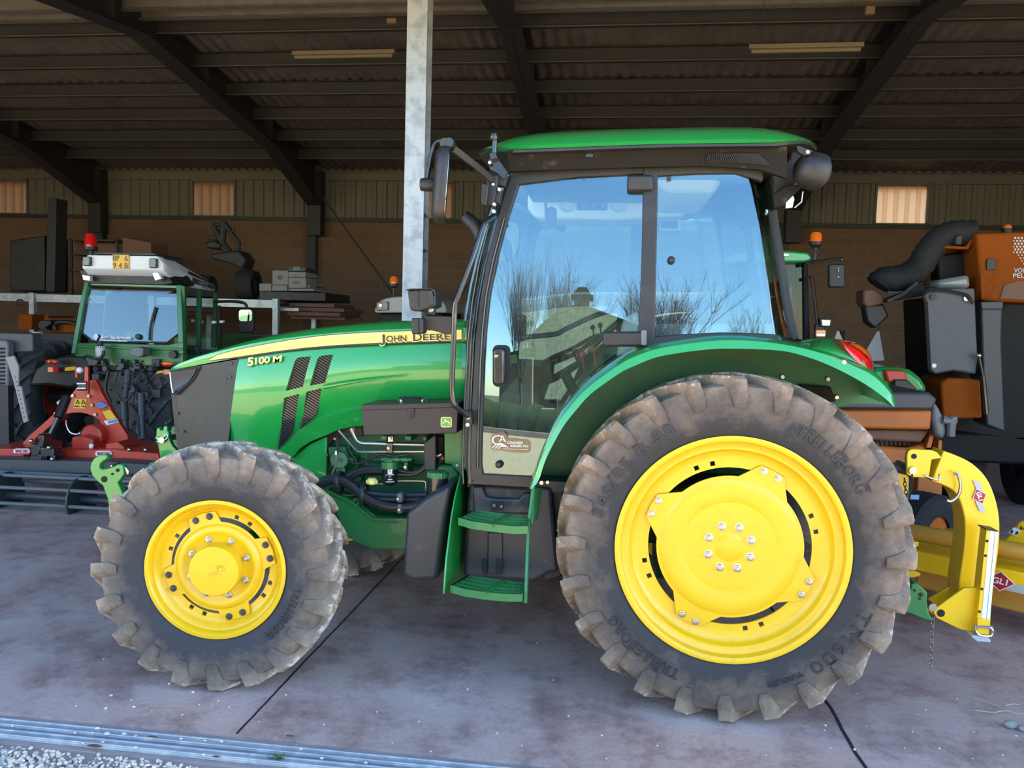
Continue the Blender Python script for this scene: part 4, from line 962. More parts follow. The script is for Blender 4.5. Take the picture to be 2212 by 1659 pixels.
fc = MB().lathe([(0, .030), (.040, .032), (.049, .028), (.051, .022), (.051, 0), (0, 0)], nk1, 'Z', 30)
for k in range(20): a = 2*math.pi*k/20; fc.cyl(nk1+V((.051*math.cos(a), .051*math.sin(a), .002)), nk1+V((.051*math.cos(a), .051*math.sin(a), .024)), .003, 5)
lab(fc.build('fuel_cap', M['green_dull'], T), 'green fuel filler cap')
XS = P(962, 1280, 3.46).x
sidep = [(960, 1283), (965, 1212), (977, 1115), (985, 1070), (995, 1030), (1003, 1013), (1012, 1008), (1018, 1009), (1022, 1031), (1024, 1075), (1026, 1109), (1014, 1121), (1016, 1146), (1011, 1167), (1008, 1248), (977, 1276)]
MB().ext([PX(u, v, XS) for u, v in sidep], V((-.008, 0, 0))).build('step_side_plate', M['green'], T, bevel=.002)
mb = MB()
for u, v in ((1013.5, 1012), (1016, 1036)): p = PX(u, v, XS); mb.lathe([(0, .012), (.009, .010), (.013, 0)], p, 'X', 12)
mb.build('plate_bolt', M['steel'], T)
XS2 = P(1131, 1290, 3.46).x
ps = [P(1152, 1052, 3.60), P(1146, 1130, 3.56), P(1137, 1215, 3.50), P(1130, 1302, 3.45)]
MB().bar([V((XS2+.004*k, q.y, q.z)) if k else V((q.x, q.y, q.z)) for k, q in enumerate(ps)], .012, .045, (0, 1, 0)).build('step_hanger', M['green_dull'], T)
MB().ext([P(1152, 1052, 3.60), P(1168, 1056, 3.72), P(1158, 1120, 3.72), P(1147, 1130, 3.56)], (.008, 0, 0)).build('hanger_plate', M['green_dull'], T)
def step(outl, zref, nm):
    z = P(*zref, 3.47).z; w = [G(u, v, z) for u, v in outl]
    me = MB()
    me.bar(w+[w[0], w[1]], .010, .034, (0, 0, 1))
    fl_, bl, br, fr_ = outl[0], outl[1], outl[2], outl[3]
    def q(s, t):                                  # s across (left to right), t back to front
        a = V((*bl, 0)).lerp(V((*br, 0)), s); b = V((*fl_, 0)).lerp(V((*fr_, 0)), s); c = a.lerp(b, t)
        bow = [o for o in outl[4:]]
        c.y += 9*math.sin(math.pi*s)*t
        return G(c.x, c.y, z)
    for t in (.27, .52, .77):
        pts = [q(.03+.94*k/36, t)+V((0, 0, .010)) for k in range(37)]; me.bar([q_-V((0, 0, .009)) for q_ in pts], .006, .020, (0, 0, 1))
        for k in range(0, 37): me.box(pts[k]+V((-.004, -.003, .000)), pts[k]+V((.004, .003, .008)))
    me.bar([q(.62, .04)+V((0, 0, .014)), q(.45, .96)+V((0, 0, .014))], .022, .012, (0, 0, 1))
    for s in (.05, .93): me.bar([q(s, .04)+V((0, 0, .010)), q(s, .96)+V((0, 0, .010))], .020, .008, (0, 0, 1))
    o = me.build(nm, M['green_dull'], T)
    for s, t in ((.05, .4), (.93, .2), (.93, .85)): MB().ball(q(s, t)+V((0, 0, .016)), .007, 8).build('step_bolt', M['galv_dull'], o)
step([(992, 1126), (1026, 1109), (1143, 1124), (1138, 1144), (1115, 1145), (1065, 1140), (1020, 1134)], (1060, 1132), 'step')
step([(975, 1272), (1014, 1250), (1131, 1267), (1127, 1291), (1100, 1291), (1050, 1287), (1005, 1280)], (1060, 1277), 'step')
# ---- cab: frame, glass, roof, fender, fittings
def yc(u, v):
    s = min(1, max(0, (v-385)/650))
    return 3.66+.085*(1-s)**1.6+.018*max(0, 1-(u-1040)/160)**2
gL = [(1121, 396), (1097, 471), (1073, 561), (1058, 637), (1050, 712), (1046, 780), (1043, 860), (1040, 950), (1039, 1010), (1043, 1026)]
gR = [(1388, 376), (1389, 420), (1387, 520), (1384, 620), (1380, 700), (1378, 763), (1347, 783), (1318, 801), (1289, 824), (1260, 850), (1231, 880), (1202, 921), (1174, 978), (1156, 1013), (1149, 1032)]
def rows_between(A, B, n, m, off=0.0):
    """Panel between a left and a right edge given as v -> u tables, rows taken at equal heights."""
    def u_at(L, v):
        for a, b in zip(L, L[1:]):
            if v <= b[1]: return a[0]+(b[0]-a[0])*(v-a[1])/(b[1]-a[1]) if b[1] != a[1] else b[0]
        return L[-1][0]
    rows = []
    for i in range(n):
        f = i/(n-1); r = []
        for j in range(m):
            t = j/(m-1); v = A[0][1]*(1-t)+B[0][1]*t; v1 = A[-1][1]*(1-t)+B[-1][1]*t; vv = v+(v1-v)*f
            ul, ur = u_at(A, A[0][1]+(A[-1][1]-A[0][1])*f), u_at(B, B[0][1]+(B[-1][1]-B[0][1])*f)
            u = ul+(ur-ul)*t; r.append(P(u, vv, yc(u, vv)+off))
        rows.append(r)
    return rows
def both_sheet(rows, th):
    mb = MB().add(*slab(rows, (0, th, 0))); return mb
DG_ = both_sheet(rows_between(gL, gR, 34, 14, .008), .005)
dg = DG_.build('door_glass', M['glass'], T, sharp=60)
far = mirY(DG_).build('door_glass', M['glass'], T, sharp=60)
def band(A, B, th, name='cab_frame', mt=None, off=-.008, n=24, parent=None, far=True, m=2, **k):
    mb = MB().add(*ruled(A, B, lambda s, t: 0, th, n, m))
    a = resamp([(q[0], q[1], 0) for q in A], n); b = resamp([(q[0], q[1], 0) for q in B], n); rows = []
    for i in range(n):
        rows.append([P(a[i].lerp(b[i], j/(m-1)).x, a[i].lerp(b[i], j/(m-1)).y, yc(*a[i].lerp(b[i], j/(m-1)).xy)+off) for j in range(m)])
    mb = MB().add(*slab(rows, (0, th, 0)))
    return (pair(mb, name, mt or M['black'], parent or T, **k) if far else mb.build(name, mt or M['black'], parent or T, **k))
oL = [(1108, 372), (1090, 420), (1070, 490), (1050, 570), (1036, 650), (1027, 730), (1020, 860), (1015, 1000), (1017, 1043)]
band(oL, [(1124, 388)]+gL[1:], .05, 'door_frame', n=30, bevel=.004)
band([(1108, 372), (1250, 363), (1402, 358)], [(1119, 398), (1250, 382), (1389, 376)], .05, 'door_frame', bevel=.004)
band([(1389, 360), (1389, 420), (1387, 520), (1384, 620), (1380, 700), (1374, 768)], [(1421, 352), (1421, 420), (1419, 520), (1417, 620), (1415, 700), (1414, 745)], .07, 'cab_pillar', off=-.012, bevel=.006)
band([(1376, 762), (1347, 782), (1318, 800), (1289, 823), (1260, 849), (1231, 879), (1202, 920), (1173, 977), (1155, 1012), (1147, 1034)], [(1376, 770), (1350, 790), (1321, 808), (1293, 831), (1264, 857), (1236, 886), (1208, 926), (1180, 982), (1163, 1016), (1155, 1038)], .05, 'door_frame', n=30)
band([(1038, 1024), (1149, 1030)], [(1014, 1046), (1147, 1054)], .06, 'door_frame', mt=M['box'], bevel=.004)
band([(1414, 352), (1500, 352), (1600, 354), (1650, 366)], [(1414, 380), (1500, 375), (1590, 374), (1648, 392)], .05, 'cab_frame', bevel=.004)
band([(1412, 728), (1470, 722), (1560, 718), (1640, 720), (1672, 722)], [(1408, 746), (1470, 738), (1560, 730), (1640, 732), (1690, 740)], .05, 'cab_frame', bevel=.004)
# seal inside the door edge and outer pillar strip
mb = MB().tube([P(u-8, v, yc(u, v)-.012) for u, v in gL[1:-1]], .006, 6).tube([P(u-16, v+2, yc(u, v)-.014) for u, v in oL[1:]], .005, 6)
mb.build('door_seal', M['black_gloss'], T)
pil = [(1101, 372), (1080, 430), (1060, 500), (1040, 575), (1026, 650), (1016, 730), (1010, 860), (1007, 1010), (1010, 1046)]
band(pil, [(q[0]+10, q[1]) for q in pil], .20, 'cab_pillar', off=.02, mt=M['black_gloss'], bevel=.004)
band([(1008, 690), (1006, 800), (1003, 1010)], [(1030, 690), (1022, 800), (1018, 1010)], .30, 'bonnet_gasket', off=.10, mt=M['black'])
# rear side glass, wrapping round the corner
rL = [(1420, 378), (1420, 420), (1418, 520), (1416, 620), (1413, 700), (1411, 737)]
rR = [(1607, 372), (1620, 392), (1630, 440), (1641, 489), (1651, 560), (1659, 622), (1666, 690), (1671, 722)]
RG = both_sheet(rows_between(rL, rR, 24, 10, .008), .005)
RG.build('rear_side_glass', M['glass'], T, sharp=60); mirY(RG).build('rear_side_glass', M['glass'], T, sharp=60)
rO = [(1652, 378), (1659, 385), (1665, 430), (1672, 480), (1680, 530), (1688, 580), (1698, 650), (1708, 700), (1716, 732)]
n = 20; a = resamp([(q[0], q[1], 0) for q in rR], n); b = resamp([(q[0], q[1], 0) for q in rO], n); rows = []
for i in range(n):
    r = []
    for j in range(9):
        t = j/8; q = a[i].lerp(b[i], t); r.append(P(q.x, q.y, yc(a[i].x, a[i].y)+.008+.30*(1-math.cos(t*math.pi/2))))
    rows.append(r)
cg = MB().add(*slab(rows, (0, .006, 0)))
back = [P(q.x, q.y, yc(q.x, q.y)+.31) for q in b]
cg.build('corner_glass', M['glass_dark'], T, sharp=60); mirY(cg).build('corner_glass', M['glass_dark'], T, sharp=60)
rw = [[back[i].lerp(V((back[i].x+.0, 2*CY-back[i].y, back[i].z)), j/6) for j in range(7)] for i in range(n)]
MB().add(*slab(rw, (.005, 0, 0))).build('rear_window', M['glass_dark'], T)
pair(MB().tube(back, .022, 8), 'cab_pillar', M['black'], T)
wl = [P(q[0]+4, q[1], yc(*q)+.03) for q in pil]
wr = [[q.lerp(V((q.x-.10*math.sin(0), 2*CY-q.y, q.z)), j/8)+V((-.16*math.sin(math.pi*j/8), 0, 0)) for j in range(9)] for q in resamp(wl, 12)]
MB().add(*slab(wr, (.005, 0, 0))).build('windscreen', M['glass'], T, sharp=60)
# roof
rl = [(1033, 331), (1040, 325), (1061, 319), (1085, 321), (1109, 322.5), (1181, 320), (1302, 315), (1460, 310), (1611, 308.5), (1671, 308), (1702, 305), (1732, 303), (1750, 306), (1762, 313), (1766, 320)]
rt = [(1034, 330), (1040, 322), (1061, 309), (1085, 300), (1121, 291), (1181, 285), (1302, 280), (1460, 276), (1611, 274), (1659, 276), (1702, 282), (1732, 290), (1750, 297), (1762, 307), (1766, 318)]
secs = []
for u in (1034, 1037, 1042, 1050, 1062, 1080, 1105, 1150, 1220, 1320, 1440, 1560, 1630, 1670, 1700, 1725, 1742, 1754, 1762, 1766):
    lo, hi = at_u(rl, u), at_u(rt, u); e = .50*max(0, (1085-u)/50)**1.5+.28*max(0, (u-1690)/76)**2
    y0 = 3.60+e; hi = min(hi, lo-1.0)
    a = [P(u, lo, y0), P(u, lo+(hi-lo)*.22, y0-.012), P(u, lo+(hi-lo)*.55, y0+.02), P(u, lo+(hi-lo)*.82, y0+.085), P(u, hi, y0+.20)]
    x = a[0].x; a = [V((x, q.y, q.z)) for q in a]
    zt = a[-1].z; a += [V((x, (a[-1].y+CY)/2, zt+.035)), V((x, CY, zt+.05))]
    secs.append(a+[V((q.x, 2*CY-q.y, q.z)) for q in a[-2::-1]])
loft(secs).build('cab_roof', M['green'], T, sharp=35)
a_ = [(1036, 330), (1050, 324), (1066, 321)]+[q for q in rl[4:13]]+[(1755, 309), (1764, 319)]
rw_ = [[P(u, v+1.2, 3.605+.50*max(0, (1085-u)/50)**1.5+.28*max(0, (u-1690)/76)**2) for u, v in a_]]
rw_.append([V((q.x, 2*CY-q.y, q.z)) for q in rw_[0]])
MB().add(*slab(rw_, (0, 0, -.012))).build('roof_liner', M['black'], T)
fA = [(1097, 323), (1181, 321), (1302, 316), (1460, 311), (1611, 309), (1700, 309)]
fB = [(1099, 370), (1181, 367), (1272, 364), (1460, 359), (1521, 358), (1581, 361), (1641, 366), (1700, 385)]
fz = MB().add(*ruled(fA, fB, lambda s, t: 3.645+.04*t, .03, 40, 6))
fs = pair(fz, 'roof_fascia', M['fascia'], T)
mb = MB(); l0 = P(1097, 330, 3.66); l1 = P(1700, 335, 3.66); mb.box((l0.x, 3.74, l0.z-.06), (l1.x, 2*CY-3.74, l0.z+.01)); mb.build('roof_underside', M['black'], T, bevel=.02)
vg = [(1524, 324), (1640, 322), (1668, 357), (1530, 353)]
vp = MB()
for k in range(27):
    t = k/26; a = (1531+105*t, 331+.5*t); b = (1527+137*t, 350+8*t*t); vp.bar([P(*a, 3.653), P(*b, 3.668)], .0052, .006, (0, 1, 0))
vp.build('vent_slots', M['black_matt'], fs, smooth=False)
mb = MB().tube([P(*q, 3.655) for q in ((1518, 355), (1520, 321), (1600, 319))], .0022, 4).tube([P(*q, 3.655) for q in ((1257, 331), (1258, 363))], .0018, 4); mb.build('fascia_joint', M['black_matt'], fs)
MB().prism(rrect(1265, 329, 1281, 339, 2), 3.651, 3.66).build('fascia_catch', M['black_gloss'], fs)
# rear overhang below the roof
MB().prism([(1660, 378), (1700, 340), (1704, 312), (1762, 315), (1758, 332), (1738, 360), (1736, 392), (1706, 420), (1672, 448), (1668, 420)], 3.86, 4.94).build('roof_overhang', M['black'], T, bevel=.02)
MB().prism([(1668, 420), (1698, 400), (1738, 398), (1690, 446), (1672, 450)], 3.80, 3.9).build('overhang_bracket', M['fascia'], T, bevel=.006)
# rear work light
lc = P(1746, 366, 3.72); wlq = Matrix.Translation(lc) @ Matrix.Rotation(RAD(14), 4, 'Y') @ Matrix.Rotation(RAD(20), 4, 'Z')
wm = MB().lathe([(0, -.055), (.04, -.052), (.064, -.035), (.080, .0), (.083, .03), (.083, .055), (.074, .058), (0, .058)], (0, 0, 0), 'X', 28).xf(wlq).build('work_light', M['black'], T, sharp=35)
MB().lathe([(0, .092), (.045, .088), (.068, .070), (.074, .056), (0, .056)], (0, 0, 0), 'X', 24).xf(wlq).build('light_lens', M['dark_grey'], wm)
lb = MB().prism([(1720, 314), (1732, 316), (1752, 324), (1752, 334), (1738, 336), (1724, 328)], 3.66, 3.69); lb.build('light_bracket', M['black'], wm, bevel=.003)
mb = MB(); bolt(mb, 1744, 329, 3.66, .010, .008, 12); mb.build('light_bolt', M['chrome'], wm)
MB().prism([(1699, 428), (1712, 420), (1716, 430), (1712, 448), (1697, 450)], 4.2, 4.24).build('number_plate_lamp', M['lens_clear'], T)
MB().tube([P(*q, 4.22) for q in ((1716, 449), (1731, 436), (1734, 414))], .004, 5).build('plate_bracket', M['steel'], T)
# rear fender
A = [(1143, 1056), (1158, 1010), (1173, 973), (1202, 912), (1231, 872), (1260, 840), (1289, 816), (1318, 795), (1347, 776), (1376, 762), (1405, 752), (1434, 744.5), (1500, 735), (1569, 729), (1641, 732), (1702, 741), (1750, 751), (1809, 767), (1849, 785), (1885, 801), (1915, 828), (1930, 852), (1933, 872)]
B = [(1150, 1056), (1164, 1037), (1175, 1003), (1188, 973), (1217, 921), (1246, 884), (1275, 852), (1318, 820), (1347, 801), (1376, 788), (1405, 776), (1434, 768), (1500, 758), (1569, 753), (1680, 757), (1740, 770), (1800, 793), (1861, 825), (1897, 849), (1918, 866), (1931, 879)]
n = 64; a = resamp(cr([(q[0], q[1], 0) for q in A], 5), n); b = resamp(cr([(q[0], q[1], 0) for q in B], 5), n); secs = []
wc = P(1575, 1180, 3.5)
for i in range(n):
    s = i/(n-1); end = max(0, (s-.86)/.14)
    o0 = P(b[i].x, b[i].y, 3.485); om = P((a[i].x*.75+b[i].x*.25), (a[i].y*.75+b[i].y*.25), 3.495); o1 = P(a[i].x, a[i].y, 3.525)
    inn = V((wc.x, 0, wc.z)) - V((o1.x, 0, o1.z)); inn.normalize()
    o2 = V((o1.x, 3.70, o1.z))-inn*.012; o3 = V((o1.x, 3.99, o1.z))-inn*.012
    secs.append([o0, om, o1, o2, o3, o3+inn*.012, V((o1.x, 3.56, o1.z))+inn*.014, o0+V((0, .012, 0))])
fen = loft(secs)
F_ = pair(fen, 'rear_fender', M['green'], T, sharp=40)
iw = MB().ext([P(a[i].x, a[i].y+2, 3.96) for i in range(0, n, 2)]+[P(1926, 874, 3.96), P(1835, 872, 3.96), P(1780, 890, 3.96), P(1700, 1000, 3.96), P(1450, 1000, 3.96), P(1190, 1060, 3.96)], (0, .02, 0))
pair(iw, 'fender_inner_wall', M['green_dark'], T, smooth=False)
MB().prism([(1155, 1050), (1215, 1050), (1218, 1110), (1212, 1245), (1196, 1250), (1175, 1255)], 3.86, 3.9).build('mud_guard', M['black'], T, bevel=.006)
for u, v in ((1788, 819), (1807, 858), (1690, 814)): bolt(MB(), u, v, 3.955, .012, .010, 10).build('fender_bolt', M['steel'], F_)
MB().prism([(1728, 830), (1795, 836), (1806, 868), (1760, 868)], 3.93, 3.96).build('access_cover', M['fascia'], F_, bevel=.004)
bm_ = MB(); bolt(bm_, 1170, 1042, 3.56, .012, .012); bolt(bm_, 1183, 1041, 3.60, .010, .012); bm_.build('fender_bolt', M['steel'], F_)
# tail lamp on the fender
MB().add(*ruled([(1738, 748), (1752, 739), (1775, 733), (1800, 731), (1822, 734), (1852, 746)], [(1744, 751), (1764, 757), (1788, 763), (1812, 769), (1838, 778), (1872, 794)], lambda s, t: 3.545+.16*(1-t)**2, .22, 14, 8)).build('lamp_housing', M['green'], F_, sharp=60)
tl_ = MB().add(*ruled([(1817, 733), (1840, 737), (1866, 748), (1880, 764), (1887, 782), (1888, 804)], [(1817, 735), (1826, 752), (1838, 768), (1854, 784), (1870, 796), (1887, 805)], lambda s, t: 3.545+.13*(1-t)**2, .15, 14, 8)).build('tail_lamp', M['lens_red'], F_, sharp=60)
MB().add(*ruled([(1838, 738), (1858, 745), (1874, 758), (1883, 775)], [(1842, 747), (1860, 757), (1874, 770), (1883, 777)], lambda s, t: 3.64-.06*t, .02, 10, 4)).build('lamp_indicator', M['lens_amber'], tl_, sharp=60)
p = P(1821, 783, 3.51); rf_ = MB().cyl(p+V((0, -.012, 0)), p+V((0, .03, 0)), .022, 20).build('reflector_mount', M['black'], F_)
MB().lathe([(0, -.018), (.006, -.018), (.011, -.014), (.012, -.01), (0, -.01)], p, 'Y', 18).build('reflector', M['stripe'], rf_)
# door furniture
hd = MB().prism(rrect(1064, 745, 1101, 836, 12), 3.688, 3.71).build('handle_plate', M['black_matt'], dg, bevel=.002)
hh = MB().prism(rrect(1065, 752, 1089, 832, 9), 3.625, 3.69).build('door_handle', M['black_gloss'], dg, bevel=.010, seg=3)
p = P(1071, 769, 3.624); MB().lathe([(0, -.006), (.008, -.006), (.012, -.002), (.012, .002)], p, 'Y', 16).build('door_lock', M['chrome'], hh)
mb = MB()
for k in range(6): mb.bar([P(1096, 769+k*3.2, 3.70), P(1117, 767+k*3.2, 3.70)], .002, .004, (0, 0, 1))
lab(mb.build('key_tag', M['green_dull'], dg), 'small green tag behind the handle')
for uv, Y in ((rrect(1355, 377, 1411, 411, 7), 3.70), (rrect(1302, 716, 1397, 749, 8), 3.625)):
    MB().prism(uv, Y, Y+.055).build('door_hinge', M['black'], T, bevel=.012, seg=3)
MB().prism(rrect(1385, 713, 1397, 746, 3), 3.615, 3.63).build('hinge_cap', M['grey'], T, bevel=.003)
for u, v, nm in ((1078, 1003, 'glass_knob'), (1450, 562, 'glass_knob')):
    p = P(u, v, yc(u, v)); MB().lathe([(0, -.020), (.010, -.019), (.017, -.010), (.018, 0), (.010, .008)], p, 'Y', 20).build(nm, M['black'], T)
yg = yc(1100, 960)-.0035
fo = [(1059, 943), (1064, 936), (1088, 933), (1094, 938), (1096, 947), (1138, 950), (1145, 955), (1146, 973), (1140, 979), (1110, 978), (1062, 972), (1059, 968)]
ca = MB().ext([P(u, v, yg) for u, v in fo], (0, .001, 0)).build('door_sticker', M['film'], dg, smooth=False)
letters('sticker_lettering', 'C', P(1063, 961, yg-.001), P(1084, 961, yg-.001), .047, M['label_white'], ca, .0006, -.012)
letters('sticker_lettering', 'A', P(1078, 955, yg-.001), P(1093, 955.5, yg-.001), .032, M['label_white'], ca, .0006, -.006)
letters('sticker_lettering', 'CONSORZIO', P(1096, 958.5, yg-.001), P(1130, 959.5, yg-.001), .011, M['label_white'], ca, .0006, .012)
letters('sticker_lettering', 'AGRARIO FVG', P(1102, 965, yg-.001), P(1141, 966.5, yg-.001), .011, M['label_white'], ca, .0006, .012)
mb = MB()
for k in range(3): mb.bar(cr([P(1064+6*k, 967+1.2*k, yg-.001), P(1074+4*k, 959+2.5*k, yg-.001), P(1084+3*k, 959+2.6*k, yg-.001), P(1100, 966.5+.5*k, yg-.001)], 5), .0035, .0010, (0, 1, 0))
mb.bar([P(1088, 969.5, yg-.001), P(1141, 971, yg-.001)], .0015, .001, (0, 1, 0)); mb.build('sticker_emblem', M['label_white'], ca, smooth=False)
ge = MB().ext([P(u, v, yc(1445, 385)-.0012) for u, v in rrect(1440, 381, 1450, 391, 2)], (0, .001, 0)).build('glass_mark', M['ink'], T, smooth=False)
# handrail, mirror, work lights at the front pillar
MB().tube(cr([P(u, v, Y) for u, v, Y in ((1068, 467, 3.66), (1056, 474, 3.60), (1043, 489, 3.56), (1020, 560, 3.52), (990, 640, 3.50), (983, 661, 3.50), (981, 700, 3.50), (979, 760, 3.50), (976, 830, 3.50), (978, 862, 3.50), (984, 878, 3.51), (998, 890, 3.55), (1011, 899, 3.62))], 4), .0125, 10).build('grab_rail', M['black_gloss'], T)
mb = MB().prism([(1003, 888), (1016, 888), (1020, 918), (1010, 922), (1004, 912)], 3.62, 3.70); mb.build('rail_bracket', M['black'], T, bevel=.003)
mb = MB(); bolt(mb, 1011, 917, 3.618, .012, .012, 8); bolt(mb, 1012, 903, 3.618, .008, .008, 8); mb.build('rail_bolt', M['steel'], T)
mb = MB(); mb.bar([P(978, 320, 3.42), P(1012, 346, 3.48), P(1030, 360, 3.52), P(1062, 388, 3.60)], .030, .030, (0, 1, 0))
mb.prism([(1048, 380), (1076, 378), (1074, 400), (1066, 445), (1038, 440), (1052, 395)], 3.60, 3.66); mb.prism([(1062, 380), (1086, 372), (1096, 378), (1090, 402), (1072, 400)], 3.64, 3.70)
mb.prism([(1040, 395), (1056, 398), (1050, 444), (1038, 441)], 3.56, 3.62); mb.prism([(1064, 402), (1084, 408), (1078, 440), (1058, 436)], 3.62, 3.68)
ma = mb.build('mirror_arm', M['black'], T, bevel=.004)
mb = MB()
for u, v, r in ((1058.5, 352, .009), (1066, 399, .008), (1079, 410, .010), (1068, 442, .010), (1067, 457, .011)): bolt(mb, u, v, 3.60, r, .012, 10)
mb.build('arm_bolt', M['chrome'], ma)
mb = MB().tube(cr([P(u, v, 3.40) for u, v in ((968, 307), (952, 304), (942, 308), (935, 320), (929, 350), (923, 385))], 4), .0095, 10)
mb.cyl(P(960, 309, 3.38), P(973, 311, 3.44), .022, 14); mb.lathe([(0, -.03), (.02, -.03), (.024, -.02), (.024, .02), (.02, .03), (0, .03)], P(973, 311, 3.40), 'Y', 14); mb.build('mirror_rod', M['black_gloss'], ma)
kb = MB().lathe([(0, -.038), (.026, -.036), (.029, -.02), (.029, .03), (.02, .042), (0, .042)], P(927, 399, 3.40), 'X', 20).build('mirror_clamp', M['black'], ma)
mc = P(954, 400, 3.34); mm = Matrix.Translation(mc) @ Matrix.Rotation(RAD(3.5), 4, 'Y') @ Matrix.Rotation(RAD(11), 4, 'Z')
o = [(.105*math.copysign(abs(math.cos(t))**.55, math.cos(t)), .158*math.copysign(abs(math.sin(t))**.62, math.sin(t))) for t in [2*math.pi*k/40 for k in range(40)]]
secs = []
for x, f in ((-.034, .45), (-.032, .62), (-.022, .86), (-.008, .97), (.003, 1.0), (.016, 1.0), (.023, .96)): secs.append([V((x, y*f, z*(f**.35))) for y, z in o])
mi = loft(secs).xf(mm).build('side_mirror', M['black'], ma, sharp=50)
MB().ext([mm @ V((.0235, y*.88, z*.92)) for y, z in o], mm.to_3x3() @ V((.001, 0, 0))).build('mirror_glass', M['mirror'], mi)
mb = MB().cyl(P(1067, 345, 3.60), P(1069, 302, 3.60), .013, 10); mb.lathe([(0, .03), (.016, .028), (.020, .012), (.018, 0), (.012, -.006)], P(1067, 302, 3.60), 'Z', 14); mb.prism([(1057, 330), (1070, 328), (1074, 340), (1060, 345)], 3.58, 3.63)
mb.prism([(1056, 343), (1076, 342), (1096, 372), (1088, 386), (1070, 372), (1058, 366)], 3.62, 3.66); mb.build('beacon_mount', M['black_gloss'], T, bevel=.002)
w = lambda x, y: (860+x*.0964, 600+y*.0964)
MB().prism([w(585, 850), w(1220, 868), w(1260, 920), w(1225, 1270), w(1040, 1270), w(900, 1215), w(600, 1150)], 3.56, 3.575).build('light_bracket', M['box'], T, bevel=.003)
wlm = MB().prism([w(200, 290), w(270, 262), w(520, 242), w(720, 240), w(790, 300), (941, 632), w(845, 640), w(800, 660), w(600, 720), w(470, 755), w(330, 745), w(260, 710), w(235, 560)], 3.50, 3.64).build('work_light', M['grey_black'] if 'grey_black' in M else M['black'], T, bevel=.012, seg=3)
mb = MB().prism([w(150, 268), w(280, 240), w(740, 236), w(820, 280), w(840, 400), w(822, 402), w(790, 310), w(720, 258), w(280, 262), w(210, 290)], 3.485, 3.66); mb.prism([w(430, 290), w(445, 290), w(460, 650), w(448, 650)], 3.494, 3.51); mb.prism([w(650, 285), w(770, 285), w(800, 600), w(690, 620)], 3.488, 3.51)
mb.build('light_rim', M['black'], wlm, bevel=.003)
mb = MB().prism([w(660, 640), w(840, 640), w(820, 830), w(650, 815)], 3.55, 3.57); mb.prism([w(540, 740), w(620, 720), w(600, 860), w(520, 880)], 3.56, 3.58); mb.build('light_foot', M['black'], wlm, bevel=.002)
mb = MB(); bolt(mb, *w(750, 720), 3.548, .014, .012, 12); mb.build('light_bolt', M['chrome'], wlm)
l2 = MB().prism([w(290, 920), w(320, 900), w(540, 905), w(560, 940), w(560, 1220), w(520, 1260), w(320, 1260), w(295, 1220)], 3.50, 3.58).build('marker_light', M['black'], T, bevel=.008, seg=3)
MB().prism([w(440, 915), w(455, 915), w(460, 1250), w(445, 1250)], 3.494, 3.505).build('light_joint', M['black_matt'], l2)
# exhaust on the far side, far mirror
MB().tube(cr([P(u, v, 4.80) for u, v in ((1046, 700), (1044, 560), (1040, 520), (1030, 495), (1015, 478), (1003, 468))], 4), [.045]*17+[.04]*4, 14).build('exhaust_pipe', M['black'], T)
ex = MB(); q0, q1 = P(1038, 690, 4.76), P(1044, 535, 4.76); ex.cyl(q0, q1, .068, 18); es = ex.build('exhaust_shield', M['dark_grey'], T)
mb = MB()
for k in range(16):
    for j in range(3):
        p = q0.lerp(q1, .08+.85*k/16); mb.box(p+V((-.035+.022*j, -.068, 0)), p+V((-.022+.022*j, -.055, .018)))
mb.build('shield_slots', M['black_matt'], es, smooth=False)
fm = [(1096, 471), (1117, 479), (1125, 491), (1122, 535), (1108, 566), (1101, 572), (1072, 567), (1060, 560), (1075, 480)]
mty = lambda v: 5.40-(570-v)*.0001
f2 = MB().ext([P(u, v, mty(v)) for u, v in fm], (0, .05, .0)).build('side_mirror', M['black'], T, bevel=.006)
MB().ext([P(1095+(u-1095)*.88, 520+(v-520)*.90, mty(v)-.006) for u, v in fm], (0, .003, 0)).build('mirror_glass', M['mirror'], f2, smooth=False)
MB().tube([P(1098, 480, 5.44), P(1105, 455, 5.2), P(1125, 420, 5.05)], .014, 7).build('mirror_stay', M['black'], T)
# interior
hl = MB(); a0, a1 = P(1125, 388, 3.8), P(1640, 380, 3.8); zt = a0.z
hl.box((a0.x-.02, 3.80, zt+.10), (a1.x, 2*CY-3.80, zt+.14)); HL = hl.build('headliner', M['headliner'], T, bevel=.03, seg=3)
MB().hexa([(a1.x-.55, 3.95, zt+.11), (a1.x-.12, 3.95, zt+.11), (a1.x-.16, 4.0, zt-.02), (a1.x-.42, 4.0, zt-.02), (a1.x-.55, 4.85, zt+.11), (a1.x-.12, 4.85, zt+.11), (a1.x-.16, 4.8, zt-.02), (a1.x-.42, 4.8, zt-.02)]).build('fan_housing', M['headliner'], HL, bevel=.04, seg=3)
con = MB().prism([(1140, 400), (1420, 392), (1500, 420), (1480, 466), (1340, 474), (1160, 472), (1138, 452)], 4.72, 5.05).build('roof_console', M['headliner'], HL, bevel=.03, seg=3)
mb = MB()
for u in (1224, 1335):
    p = P(u, 441, 4.715); mb.lathe([(.036, -.004), (.044, -.008), (.050, -.002), (.050, .01)], p, 'Y', 28); mb.lathe([(0, 0), (.034, 0), (.034, -.004), (0, -.004)], p, 'Y', 24)
mb.build('air_vent', M['offwhite'], con)
cp_ = MB().prism(rrect(1246, 434, 1312, 454, 3), 4.712, 4.73).build('control_panel', M['dark_grey'], con)
mb = MB()
for u in (1264, 1284, 1303): mb.lathe([(0, -.012), (.014, -.012), (.016, 0)], P(u, 444, 4.712), 'Y', 14)
mb.build('panel_knob', M['grey'], cp_)
